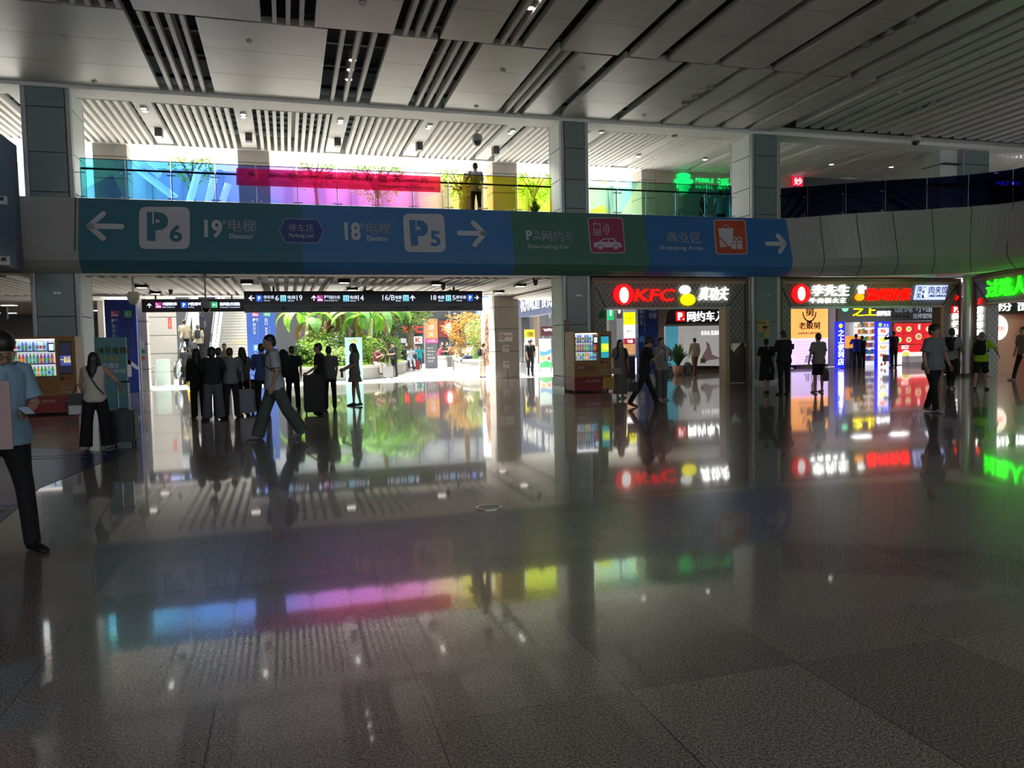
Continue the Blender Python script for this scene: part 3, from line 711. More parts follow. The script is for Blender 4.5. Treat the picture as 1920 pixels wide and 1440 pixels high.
# floor of the shops zone
struct(BX('ceiling', 9.2, 34, 22.76, 31.4, 3.35, 3.45, WHITE))
struct(MB().hexa([(15.3, 23.5, 0), (15.5, 23.5, 0), (22.4, 31.4, 0), (22.2, 31.4, 0), (15.3, 23.5, 3.4), (15.5, 23.5, 3.4), (22.4, 31.4, 3.4), (22.2, 31.4, 3.4)]).build('wall_right', M('beige partition', (.5, .46, .42), .6)))
struct(BX('wall_rear', 19.5, 34, 31.4, 31.6, 0, 3.5, WALLP))
struct(BX('ceiling', 22.4, 30, 14.5, 21.9, 3.58, 3.7, WHITE)); struct(BX('wall_rear', 23.9, 30, 21.6, 21.8, 0, 3.6, M('warm shop wall', (.5, .38, .26), .6)))
struct(BX('wall_right', 28.5, 28.7, 14, 21.8, 0, 3.6, M('warm shop wall', (.5, .38, .26), .6)))

def em(name, col, s=2.0): 
    col = hexc(col) if isinstance(col, str) else col
    return M(name, col, .5, 0, s, var=.03)
EW = em('lit white letters', 'ffffff', .8); ER = em('lit red letters', 'ff1008', .85); EG = em('lit green letters', '28ff18', 1.1); EY = em('lit yellow letters', 'fff400', .9)
EDR = em('lit red disc', 'e00810', .7); EGY = M('grey lettering', '808080', .5)
BLK = M('black sign board', (.012, .012, .016), .4); DKG = M('dark grey board', (.05, .05, .055), .4)
# ---- signs on the first front
s = Plate('shop_sign', 'glowing red and white fried chicken shop sign with a round red disc', 'sign', 1148, 532, 1262, 574, 22.38)
m = MB(); a = s.L(1149, 572); b = s.L(1187, 533); disc(m, (a[0]+b[0])/2, (a[1]+b[1])/2, (b[0]-a[0])/2, -.02, .05, rz=(b[1]-a[1])/2); m.build('disc', EDR, s.o)
m = MB(); disc(m, (a[0]+b[0])/2, (a[1]+b[1])/2-.02, (b[0]-a[0])*.22, -.075, .02, rz=(b[1]-a[1])*.38); m.build('white_inlay', EW, s.o)
s.t('KFC', 1187, 542, 1261, 565, ER, bold=.015, dy=-.02, depth=.05, shear=.22)
s = Plate('shop_sign', 'glowing white calligraphy sign with a yellow and white emblem', 'sign', 1264, 530, 1366, 575, 22.38)
s.t('真功夫', 1308, 538, 1362, 563, EW, bold=.008, dy=-.02, depth=.05, shear=.25)
m = MB(); a = s.L(1275, 573); b = s.L(1302, 551); disc(m, (a[0]+b[0])/2, (a[1]+b[1])/2, (b[0]-a[0])/2, -.02, .05, rz=(b[1]-a[1])/2); m.build('yellow_emblem', EY, s.o)
m = MB(); a = s.L(1268, 552); b = s.L(1298, 535); disc(m, (a[0]+b[0])/2, (a[1]+b[1])/2, (b[0]-a[0])*.35, -.02, .05, rz=(b[1]-a[1])/2); m.build('white_emblem', em('lit pale grey', 'c8c8c8', 1.2), s.o)
s = Plate('decal', 'green circular decal on the lattice panel left of the doorway', 'decal', 1121, 580, 1137, 599, 22.39)
m = MB(); w_ = (s.x1-s.x0)/2; h_ = (s.z1-s.z0)/2; disc(m, 0, h_, w_*.9, 0, .01, rz=h_*.9); m.build('disc', M('green decal', '2c8a2c', .5), s.o)
s.t('众', 1124, 583, 1134, 596, M('dark green print', '0c3a10', .6), dy=-.012)
# ---- signs on the second front
s = Plate('shop_sign', 'glowing white noodle shop sign with a round red disc', 'sign', 1482, 532, 1592, 572, 22.38)
m = MB(); a = s.L(1483, 569); b = s.L(1517, 533); disc(m, (a[0]+b[0])/2, (a[1]+b[1])/2, (b[0]-a[0])/2, -.02, .05, rz=(b[1]-a[1])/2); m.build('disc', EDR, s.o)
m = MB(); disc(m, (a[0]+b[0])/2, (a[1]+b[1])/2, (b[0]-a[0])*.2, -.075, .02, rz=(b[1]-a[1])*.36); m.build('white_inlay', EW, s.o)
s.t('李先生', 1520, 534, 1590, 555, EW, bold=.015, dy=-.02, depth=.05, shear=.15)
s.t('牛 肉 面 大 王', 1517, 559, 1584, 568, EW, bold=.008, dy=-.02, depth=.05, shear=.1)
s = Plate('shop_sign', 'glowing red fast food sign with a white chef hat and orange ball', 'sign', 1600, 534, 1706, 566, 22.38)
s.t('温州快餐', 1622, 541, 1705, 563, ER, bold=.015, dy=-.02, depth=.05, shear=.15)
m = MB(); a = s.L(1602, 564); b = s.L(1618, 551); disc(m, (a[0]+b[0])/2, (a[1]+b[1])/2, (b[0]-a[0])/2, -.02, .05, rz=(b[1]-a[1])/2); m.build('orange_ball', em('lit orange', 'f09008', 1.2), s.o)
m = MB(); 
for (qx, qy, qr) in ((1610, 539, 4), (1615, 538, 4.5), (1620, 540, 4)): a = s.L(qx, qy); disc(m, a[0], a[1], qr*.0155, -.02, .05)
a = s.L(1608, 551); b = s.L(1618, 540); m.box(a[0], b[0], -.07, -.02, a[1], b[1]); m.build('chef_hat', EW, s.o)
s = Plate('shop_sign', 'glowing pale blue slanted box sign with thin black characters', 'sign', 1711, 535, 1775, 562, 22.38)
m = MB(); P_ = [s.L(*q) for q in ((1712, 562), (1769, 562), (1775, 535), (1717, 535))]; poly(m, P_, -.01, .06); m.build('light_box', em('lit pale blue panel', 'a8b4ec', 1.0), s.o)
TK = M('thin black print', '101014', .6)
s.t('肉夹馍', 1738, 537, 1773, 551, TK, dy=-.075, shear=.1); s.t('潼', 1716, 537, 1726, 547, TK, dy=-.075); s.t('关', 1714, 549, 1724, 560, TK, dy=-.075)
m = MB()
for qx, qy in ((1731, 541), (1729.5, 548), (1728, 556)): a = s.L(qx, qy); disc(m, a[0], a[1], .065, -.072, .006)
m.build('round_stamp', TK, s.o); s.t('老大哥', 1728, 539, 1733, 558, EW, dy=-.085, vertical=True)
s.t('CHINESE HAMBURGER', 1738, 553, 1770, 557, TK, dy=-.075)
s = Plate('column_sign', 'vertical glowing white ride-hailing sign with a red P on the right lattice panel', 'sign', 1784, 572, 1800, 654, 22.38)
s.r(1784, 574, 1799, 587, EDR, 'red_tile', .03); s.t('P.', 1787, 575.5, 1796, 585.5, EW, bold=.05, dy=-.035); s.t('网约车入口', 1785, 588, 1799, 655, EW, bold=.008, vertical=True, dy=-.01, depth=.04)
def chev(label, px, py, s_, Y, root=None):
    s = Plate('chevron_sign', label, 'sign', px-s_, py-s_, px+s_, py+s_, Y); m = MB(); h = (s.z1-s.z0)
    for k in (0, 1):
        o = (k-.5)*h*.45; poly(m, [(-h*.35+o, h*.15+o*.6), (h*.2+o, h*.6+o*.6), (h*.2+o, h*.25+o*.6)], -.01, .03); 
    arrow(m, 0, h*.55, h*.8, 35, h*.16, -.01, .03); m.build('chevron', ER, s.o)
chev('small red lit chevron above the vertical ride-hailing sign', 1794, 558, 5, 22.38)
# ---- third front signs, along the wall: local frame
t3 = thing('shop_sign', 'bright green glowing noodle shop sign on the third shopfront', 'sign', sf3.location, RZ3)
txt('过路人饭面', 1.0, 5.0, 2.72, 3.32, -.05, EG, t3, bold=.03, depth=.06)
t4 = thing('column_sign', 'vertical glowing white travel station sign on the third shopfront', 'sign', sf3.location, RZ3)
txt('旅游驿站', .34, .7, 1.42, 2.46, -.03, EW, t4, bold=.02, depth=.04, vertical=True)
t5 = thing('chevron_sign', 'small red lit chevron above the vertical travel station sign', 'sign', sf3.location, RZ3)
m = MB(); arrow(m, .5, 2.66, .2, 35, .04, -.03, .03); arrow(m, .42, 2.6, .2, 35, .04, -.03, .03); m.build('chevron', ER, t5)
t6 = thing('fascia_sign', 'dark green fascia with white rice noodle lettering inside the third shopfront', 'sign', (25.6, 21.5, 2.2))
MB().box(-1.6, 2.4, -.1, 0, 0, .5).build('board', M('dark green board', '062a22', .4), t6); txt('粉 面', -1.0, .7, .1, .42, -.11, EW, t6, bold=.02)
t7 = thing('column_sign', 'vertical pink and red strip sign with white beef noodle lettering inside the third shopfront', 'sign', (26.2, 20.6, 0))
MB().box(-.2, .2, 0, .05, .1, 2.3).build('light_box', em('lit red panel', 'c01830', .9), t7); txt('瞪眼牛熬煮肉粥', -.15, .15, .2, 2.25, -.01, EW, t7, vertical=True, bold=.02)
t8 = thing('menu_board', 'round white and red menu board inside the third shopfront', 'menu', (24.9, 21.57, 1.2))
m = MB(); disc(m, 0, .5, .45, 0, .03); m.build('disc', em('lit cream disc', 'f0e0d0', 1.1), t8); txt('牛肉粉', -.28, .28, .36, .56, -.031, ER, t8)
BX('x', 0, .01, 0, .01, 0, .01, WHITE) if False else None
# lamps of the third shop (real ceiling fittings)
LAMP = em('lit ceiling lamp', 'fff4e0', 9)
def ceil_lamp(x, y, z, label, group, w=.5, d=.5, mat=LAMP):
    t = thing('ceiling_light', label, 'ceiling light', (x, y, z), 0, group)
    fr_ = MB().box(-w/2-.02, w/2+.02, -d/2-.02, d/2+.02, 0, .03).build('frame', TRIM, t); MB().box(-w/2, w/2, -d/2, d/2, -.01, .0).build('diffuser', mat, fr_); return t
for x, y in ((25, 20.2), (26.5, 18.6), (25.2, 17.2)): ceil_lamp(x, y, 3.54, 'square white ceiling light inside the third shop', 'ceiling lights of the third shop')

# ================================================================== BEHIND THE FIRST FRONT
struct(BX('wall_rear', 15.0, 22.2, 30.5, 30.7, 0, 3.4, M('brown wall', (.18, .13, .1), .6)))
p = onY(1246, 640, 30.2); q = onY(1362, 640, 30.2)
s = Plate('mural', 'pale grey and blue mural panel behind the glass at the ride-hailing entrance', 'mural', 1247, 612, 1366, 686, 30.2)
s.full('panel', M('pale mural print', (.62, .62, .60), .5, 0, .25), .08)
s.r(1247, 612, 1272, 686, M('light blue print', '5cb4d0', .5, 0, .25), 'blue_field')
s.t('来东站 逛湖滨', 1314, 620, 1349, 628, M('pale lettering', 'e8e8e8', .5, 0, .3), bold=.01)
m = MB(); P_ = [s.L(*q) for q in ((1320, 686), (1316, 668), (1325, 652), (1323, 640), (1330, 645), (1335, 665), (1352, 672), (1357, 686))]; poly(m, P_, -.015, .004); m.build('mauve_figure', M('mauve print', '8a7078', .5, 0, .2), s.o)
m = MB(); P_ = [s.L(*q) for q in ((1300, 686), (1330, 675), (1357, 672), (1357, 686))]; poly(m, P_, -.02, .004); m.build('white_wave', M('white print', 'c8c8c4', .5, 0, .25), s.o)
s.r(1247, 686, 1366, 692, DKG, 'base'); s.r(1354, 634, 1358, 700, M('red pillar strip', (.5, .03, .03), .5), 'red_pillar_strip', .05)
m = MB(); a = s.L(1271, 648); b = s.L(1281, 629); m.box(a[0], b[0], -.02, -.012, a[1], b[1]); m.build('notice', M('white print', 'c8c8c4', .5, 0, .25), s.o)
s = Plate('entrance_sign', 'black fascia with red P tile and white ride-hailing entrance lettering', 'sign', 1247, 578, 1358, 608, 29.4)
m = MB(); P_ = [s.L(*q) for q in ((1247, 608), (1358, 606), (1358, 578), (1259, 579), (1251, 587))]; poly(m, P_, .1, .1); m.build('board', BLK, s.o)
s.r(1267, 584, 1284, 602, EDR, 'red_tile', .03); s.t('P', 1270, 586, 1279, 600, EW, bold=.06, dy=-.035); s.t('.', 1279.5, 597, 1282, 600, EW, dy=-.035)
s.t('网约车入', 1288, 584, 1357, 602, EW, bold=.015, dy=-.01, depth=.03)
s = Plate('pylon_sign', 'blue pylon sign for ride-hailing and elevators seen through the first doorway', 'sign', 1196, 560, 1235, 700, 27.5)
NAVB = M('royal blue sign panel', '1b3a9a', .4); s.full('panel', NAVB, .2); to_floor(s, NAVB, .2); WLT = M('white printed lettering', 'd8dcf0', .5)
s.t('P网约车', 1199, 570, 1206, 610, WLT, vertical=True); s.t('Ride-hailing Car', 1206.5, 577, 1211, 622, WLT, vertical=True); s.t('16B', 1217, 574, 1230, 583, WLT, bold=.02); s.t('电梯', 1217, 586, 1231, 597, WLT)
s.r(1199, 631, 1208, 641, M('light blue tile', '4a9ad8', .5), 'parking_tile'); s.t('旅游驿站', 1217, 632, 1227, 684, WLT, vertical=True, bold=.01); s.t('Tourist', 1228, 633, 1232, 660, WLT, vertical=True)
s.t('地铁', 1199, 660, 1209, 684, WLT, vertical=True)
s = Plate('light_box_sign', 'lit yellow and white double light box sign above a red menu panel', 'sign', 1169, 584, 1191, 668, 28.2)
s.r(1169, 586, 1189, 609, em('lit yellow panel', 'fff000', 1.1), 'yellow_panel', .1); s.r(1169, 609.5, 1189, 634, em('lit white panel', 'ffffff', 1.3), 'white_panel', .1)
s.t('后市梁子口', 1171, 594, 1187, 600, TK, dy=-.115); s.t('铁板烧梁子', 1171, 618, 1187, 624, TK, dy=-.115)
s.r(1169, 634.5, 1189, 645, em('lit dark red panel', '9a2830', .6), 'red_panel', .1); s.t('牛肉粉', 1174, 637, 1184, 643, EW, dy=-.115)
to_floor(s, BRONZED); s.r(1169, 645.5, 1189, 664, M('orange food print', (.7, .3, .12), .5, 0, .6, var=.7, scale=12), 'food_photo', .1)
s = Plate('hanging_sign', 'small green hanging sign at the left of the first doorway', 'sign', 1140, 578, 1151, 600, 30.5)
s.full('board', em('lit green board', '18b070', .6), .06); up_to(s, 3.36); s.t('绿茶', 1143, 581, 1147, 592, EW, vertical=True, dy=-.01)
s = Plate('hanging_sign', 'small dark grey hanging sign beside the green one in the first doorway', 'sign', 1156, 576, 1167, 597, 30.5); s.full('board', M('mid grey board', '606068', .5), .06); up_to(s, 3.36); s.t('茶', 1158, 578, 1164, 588, EW, dy=-.01)
# potted plant beside the mural
def leafy(mb, c, n, r, h, w, seed, droop=.4):
    rd = random.Random(seed)
    for k in range(n):
        a = rd.uniform(0, 2*PI); L_ = h*rd.uniform(.6, 1.1); tilt = rd.uniform(.1, 1.0)*r
        pts = []
        for i in range(6):
            u = i/5; rr_ = tilt*u**1.3; pts.append(Vector((c[0]+rr_*math.cos(a), c[1]+rr_*math.sin(a), c[2]+L_*(u-droop*u*u*tilt/r))))
        n_ = Vector((-math.sin(a), math.cos(a), 0)); vs = []
        for i, p_ in enumerate(pts): ww = w*math.sin(PI*min(1, .08+i/5*.92))*.5+.002; vs += [p_-n_*ww, p_+n_*ww]
        mb.add(vs, [(2*i, 2*i+1, 2*i+3, 2*i+2) for i in range(5)])
def leafmat(name, col, var=.3):
    if name in _mats: return _mats[name]
    m, nt, b = _new(name); N = nt.nodes; L = nt.links; col = hexc(col) if isinstance(col, str) else col
    tc = N.new('ShaderNodeTexCoord'); nz = N.new('ShaderNodeTexNoise'); nz.inputs['Scale'].default_value = 3; L.new(tc.outputs['Object'], nz.inputs['Vector'])
    c = mixc(nt, nz.outputs[0], tuple(v*(1-var) for v in col), tuple(min(1, v*(1+var)) for v in col)); L.new(c, b.inputs['Base Color']); b.inputs['Roughness'].default_value = .5
    out = [n for n in N if n.type == 'OUTPUT_MATERIAL'][0]; tl = N.new('ShaderNodeBsdfTranslucent'); L.new(c, tl.inputs[0]); mx = N.new('ShaderNodeMixShader'); mx.inputs[0].default_value = .35
    L.new(b.outputs[0], mx.inputs[1]); L.new(tl.outputs[0], mx.inputs[2]); L.new(mx.outputs[0], out.inputs[0]); _mats[name] = m; return m
q = onY(1272, 690, 28.6)
t = thing('potted_plant', 'large leafy plant in a clay pot beside the mural', 'plant', (q.x, 28.6, 0))
MB().lathe([(.16, 0), (.22, .1), (.25, .4), (.23, .42), (.2, .38)], n=20).build('pot', M('clay pot', (.45, .25, .16), .6), t, True)
m = MB(); leafy(m, (0, 0, .35), 18, .6, 1.15, .2, 3); m.build('foliage', leafmat('dark glossy leaves', '3c6a38'), t)
MB().tube((0, 0, .3), (0, 0, .6), .02).build('stem', M('brown stem', (.2, .12, .06), .8), t)

# ================================================================== BEHIND THE SECOND FRONT
s = Plate('light_box_sign', 'tall lit orange and lilac billboard with a bowl emblem', 'sign', 1481, 574, 1554, 684, 30.9)
MB().box(-.75, .75, .02, .2, -s.z0, .02).build('base', BRONZE, s.o)
s.full('cabinet', BRONZE, .25); ORG = em('lit orange panel', 'f0a050', .95); LIL = em('lit lilac panel', 'c8b4e4', .95)
s.r(1483, 574, 1552, 635, ORG, 'orange_panel', .02); s.r(1483, 635, 1552, 682, LIL, 'lilac_panel', .02); BP = M('dark brown print', '2a0c04', .6)
m = MB(); a = s.L(1517, 585); rad = s.L(1530, 585)[0]-a[0]
for k in range(14):
    b0 = R(180+180*k/14); b1 = R(180+180*(k+1)/14); m.prism([(a[0]+rad*.86*math.cos(b0), -.032, a[1]+rad*1.05*math.sin(b0)), (a[0]+rad*math.cos(b0), -.032, a[1]+rad*1.22*math.sin(b0)), (a[0]+rad*math.cos(b1), -.032, a[1]+rad*1.22*math.sin(b1)), (a[0]+rad*.86*math.cos(b1), -.032, a[1]+rad*1.05*math.sin(b1))], (0, .01, 0))
m.box(a[0]-rad*.35, a[0]+rad*.35, -.032, -.022, a[1]-rad*1.35, a[1]-rad*1.15); m.build('bowl_emblem', BP, s.o)
s.t('舅', 1510, 577, 1525, 593, BP, bold=.03, dy=-.022); s.t('老娘舅', 1497, 604, 1537, 617, BP, bold=.035, dy=-.022); s.t('米饭要讲究 就吃老娘舅', 1496, 623, 1538, 626.5, BP, dy=-.022)
s.t('真功夫', 1507, 666, 1538, 680, TK, dy=-.022, shear=.2)
m = MB(); a = s.L(1524, 654); disc(m, a[0], a[1], .12, -.022, .01, rz=.3); m.build('ink_blot', TK, s.o)
m = MB()
for k in range(1, 20): z_ = (s.z1-s.z0)*k/20; m.box(-.78, .78, -.026, -.0225, z_, z_+.006)
m.build('panel_lines', M('faint panel line', (.5, .4, .35), .6), s.o)
s = Plate('fascia_sign', 'dark convenience shop fascia with yellow characters and a small leaf emblem', 'sign', 1571, 560, 1672, 603, 29.6)
s.full('board', M('dark green black board', '0c1410', .3), .15); up_to(s, 3.36); s.t('之上', 1598, 575, 1641, 592, EY, bold=.015, dy=-.01, depth=.05)
s.t('便利店', 1643, 583, 1669, 592, EW, bold=.008, dy=-.01, depth=.03)
m = MB(); a = s.L(1584, 579); disc(m, a[0], a[1], .17, -.01, .03, rz=.13); m.build('leaf_emblem', em('lit cyan green', '70e0a0', 1.2), s.o)
s = Plate('fascia_sign', 'dark wonton shop fascia with grey lanterns and a square lit face panel', 'sign', 1673, 560, 1766, 600, 29.8)
s.full('board', BLK, .15); up_to(s, 3.36); s.t('吉祥馄饨', 1711, 588, 1746, 597, M('grey lit lettering', '808890', .5, 0, .5), dy=-.01, depth=.03)
s.t('馄饨 小馄', 1676, 574, 1750, 585, M('pale sketch print', '8a9aa8', .5, 0, .3), dy=-.01)
m = MB()
for k in range(5): a = s.L(1675+7.3*k, 593); disc(m, a[0], a[1], .07, -.01, .03)
m.build('lantern_print', M('dark red print', '4a1818', .5), s.o); s.r(1748, 581, 1761, 597, EW, 'lit_square', .04)
s = Plate('column_sign', 'vertical lit blue strip sign with white convenience store lettering', 'sign', 1569, 603, 1584, 690, 29.3)
LB = em('lit blue panel', '1420e8', .9); s.full('light_box', LB, .15); s.t('之上便利店', 1571, 618, 1582, 684, EW, vertical=True, bold=.015, dy=-.01)
m = MB(); a = s.L(1576, 611); disc(m, a[0], a[1], .1, -.01, .01); m.build('leaf_emblem', EY, s.o)
s = Plate('poster_column', 'lit blue poster column with four snack photos beside the shop doorway', 'poster', 1644, 603, 1668, 691, 29.3)
s.full('light_box', LB, .15); s.t('之上', 1656, 607, 1666, 612, EW, dy=-.01); m = MB(); a = s.L(1650, 609); disc(m, a[0], a[1], .09, -.01, .01); m.build('leaf_emblem', em('lit lime', '90e020', 1.2), s.o)
FOODC = [('d86850', 'sausage'), ('d8f010', 'corn'), ('b09048', 'dumplings'), ('a86048', 'pastries'), ('6a4030', 'cake')]
for k, (c, n_) in enumerate(FOODC):
    y0 = 614.5+15*k; s.r(1646, y0, 1666, y0+13.5, em('lit poster white', 'e8e8f0', 1.0), 'photo_tile', .012, -.002)
    a = s.L(1655, y0+7.5); m = MB(); rd = random.Random(k)
    for j in range(7): disc(m, a[0]+rd.uniform(-.14, .14), a[1]+rd.uniform(-.06, .06), rd.uniform(.04, .08), -.016, .01, 12)
    m.build(n_+'_print', em('lit food '+n_, c, .9), s.o)
# convenience shop interior
p = onY(1584, 640, 30.9); q = onY(1643, 640, 30.9)
t = thing('shop_shelving', 'white lit shop shelving full of packaged snacks behind the two shoppers', 'shelf', ((p.x+q.x)/2+.35, 30.9, 0)); W_ = (q.x-p.x)/2
MB().box(-W_+.4, W_-.1, .2, .28, 0, 2.2).build('back_panel', em('lit shelf back', 'e8e8e8', .5), t)
for k in range(6): MB().box(-W_+.4, W_-.1, -.12, .2, .25+.33*k, .28+.33*k).build('shelf_board', WHITE, t)
PK = [em('lit packet %d' % i, c, .35) for i, c in enumerate(('b04030', 'd0a030', '3050a0', 'e0e0d8', '408040', 'c07040'))]
proto = {}
rd = random.Random(4)
for k in range(6):
    x = -W_+.45
    while x < W_-.2:
        j = rd.randrange(6); w_ = rd.uniform(.08, .16); h_ = rd.uniform(.14, .24)
        if j not in proto:
            o = MB().rbox(-.05, .05, -.05, .05, 0, .2, .012, 2).build('snack_packet', PK[j]); proto[j] = o
        else: o = proto[j].copy(); C.objects.link(o)
        o.location = (t.location.x+x+w_/2, 30.9, .285+.33*k); o.scale = (w_/.1, 1, h_/.2)
        tag(o, 'small coloured packet on the white shop shelves', 'packet', 'packets on the shop shelves'); x += w_+.01
for x in (26.2, 28.4): ceil_lamp(x, 29.9, 3.32, 'bright ceiling light inside the convenience shop', 'ceiling lights of the convenience shop', 1.0, .4, em('lit shop lamp', 'f4f8ff', 7))
t = thing('shop_counter', 'dark shop counter with orange goods in front of the convenience shop', 'counter', (onY(1597, 690, 29.9).x, 29.9, 0))
MB().box(-.4, .5, -.3, .3, 0, .9).build('body', DKG, t); MB().box(-.45, .55, -.33, .33, .9, .94).build('countertop', TRIM, t); MB().box(-.3, .3, -.2, .2, .941, 1.5).build('food_warmer', em('lit orange warmer', 'e09030', .7), t)
# wonton menu wall
s = Plate('menu_board', 'large lit red menu wall of noodle bowls above a photo of wontons', 'menu', 1674, 604, 1784, 686, 30.6)
s.full('backing', DKG, .1)
RP = em('lit red menu panel', 'b81c20', .85); WP = em('lit white menu panel', 'e8e0e0', .9)
BOWLW = em('lit bowl rim', 'f0e4d0', .95); BOWLF = [em('lit soup %d' % i, c, .8) for i, c in enumerate(('c88838', 'a8b040', 'c06830', 'd8b860'))]
rd = random.Random(9)
def bowl(cx, cy, r, k):
    a = s.L(cx, cy); rr_ = r*.0205; m = MB(); disc(m, a[0], a[1], rr_, -.014, .008, 20, rr_*.82); m.build('bowl_print', BOWLW, s.o)
    m = MB(); disc(m, a[0], a[1], rr_*.82, -.023, .004, 18, rr_*.62); m.build('soup_print', BOWLF[k % 4], s.o)
    m = MB(); [disc(m, a[0]+rd.uniform(-.5, .5)*rr_, a[1]+rd.uniform(-.35, .35)*rr_, rr_*.14, -.028, .003, 8) for _ in range(6)]; m.build('herb_print', em('lit herb green', '60a030', .8), s.o)
for i in range(6):
    for j in range(2):
        x0 = 1676+18.5*i; y0 = 606+20*j
        if i == 2: 
            if j == 0: s.r(x0, y0, x0+17.5, y0+39, RP, 'menu_tile'); s.t('招牌菜', x0+8, y0+2, x0+12, y0+12, EW, vertical=True, dy=-.015); bowl(x0+9, y0+25, 9, 2)
        else: s.r(x0, y0, x0+17.5, y0+19, RP, 'menu_tile'); bowl(x0+9, y0+11, 7.5, i+j)
s.r(1676, 647.5, 1784, 661, RP, 'lower_panel'); s.r(1676, 661, 1784, 680, WP, 'lower_panel'); bowl(1698, 665, 14, 3); bowl(1738, 668, 14, 0)
s.r(1690, 648, 1703, 654, EW, 'caption_tile', .02); s.t('吉祥馄饨', 1691, 649, 1702, 653, EDR, dy=-.025)
t = thing('order_counter', 'long pale counter below the red menu wall', 'counter', (30.6, 30.1, 0)); MB().box(-1.6, 1.6, -.2, .25, 0, .16).build('plinth', TRIM, t); MB().box(-1.6, 1.6, -.2, .25, .16, .45).build('body', WHITE, t)
for x in (30.2, 32.4): ceil_lamp(x, 29.4, 3.32, 'bright ceiling light in front of the red menu wall', 'ceiling lights of the wonton shop', 1.0, .4, em('lit shop lamp', 'f4f8ff', 7))
t = thing('information_poster', 'yellow police information poster on the grey column between the shopfronts', 'poster', (15.35, 22.09, 1.5))
MB().box(-.2, .25, -.01, 0, .0, .62).build('sheet', M('yellow poster', 'a89a50', .6), t); MB().box(-.17, .05, -.013, -.0101, .02, .2).build('green_field', M('green poster field', '4a8a70', .6), t)
m = MB(); disc(m, .08, .3, .09, -.0101, .004); m.build('officer_head_print', M('skin print', '9a7a60', .6), t); m = MB(); disc(m, .08, .37, .1, -.0142, .004, rz=.05); m.build('cap_print', TK, t); txt('平安车站', -.17, .1, .48, .56, -.0105, BP, t)
# ================================================================== LEFT CONCOURSE, ESCALATOR, STAIRS
STONEW = M('pale stone panels', (.50, .47, .43), .55, var=.06)
def stone_wall(name, label, px0, px1, Y, z1, joints, depth=.4, kind=None, top=0):
    a = onY(px0, 650, Y).x; b = onY(px1, 650, Y).x; t = thing(name, label, 'wall pier', ((a+b)/2, Y, 0)); h = (b-a)/2
    MB().box(-h, h, 0, depth, 0, z1).build('cladding', STONEW, t); m = MB()
    for z in joints: m.box(-h-.003, h+.003, -.004, depth, z, z+.025)
    m.build('joint', JOINT, t); return t
stone_wall('stone_pier', 'narrow pale stone pier beside the blue exit pylon', 246, 277, 31.3, 3.5, (.8, 1.75, 2.6), .5)
sw = stone_wall('stone_wall', 'pale stone panel wall left of the escalator', 268, 331, 36.4, 3.9, (.55, 1.35, 2.15, 2.95), .3)
struct(BX('wall_rear', -16.2, -6.9, 45.6, 46, 0, 3.6, M('dim concourse wall', (.25, .25, .27), .6)))
struct(BX('ceiling', -16, -6.5, 31, 46, 3.5, 3.6, WHITE)); struct(BX('floor', -16, -6.9, 31.2, 46, -.2, 0, MF))
struct(BX('wall_left', -7.0, -6.8, 33, 46, 0, 3.6, STONEW))
cor = 'concourse ceiling lights in the left passage'
for x, y in ((-9.4, 24.6), (-9.5, 27.2), (-10.5, 30), (-11.6, 33), (-10.9, 36), (-9.2, 37.5), (-12.5, 39), (-10.3, 41), (-13, 43), (-8.2, 33.5), (-8.6, 41)):
    ceil_lamp(x, y, 3.49, 'square lit ceiling panel in the dim left passage', cor, .5, .3, LAMP)
# notices on the pier
s = Plate('notice', 'small paper notices pasted on the narrow stone pier', 'notice', 264, 640, 272, 676, 31.28); s.r(264, 640, 271, 652, M('white paper', (.7, .68, .65), .7), 'sheet', .004); s.r(265, 656, 272, 662, M('green sticker', '3a9a4a', .6), 'green_sticker', .004); s.r(265, 668, 272, 675, M('orange sticker', 'd07040', .6), 'orange_sticker', .004)
s = Plate('wall_notice', 'small vertical red notice on the stone wall beside the escalator', 'notice', 315, 596, 322, 616, 36.38); s.full('plate', M('red notice', (.65, .03, .03), .5), .01); s.t('小心安全', 316.5, 598, 320.5, 614, M('white paper', (.7, .68, .65), .7), vertical=True, dy=-.002, depth=.003)
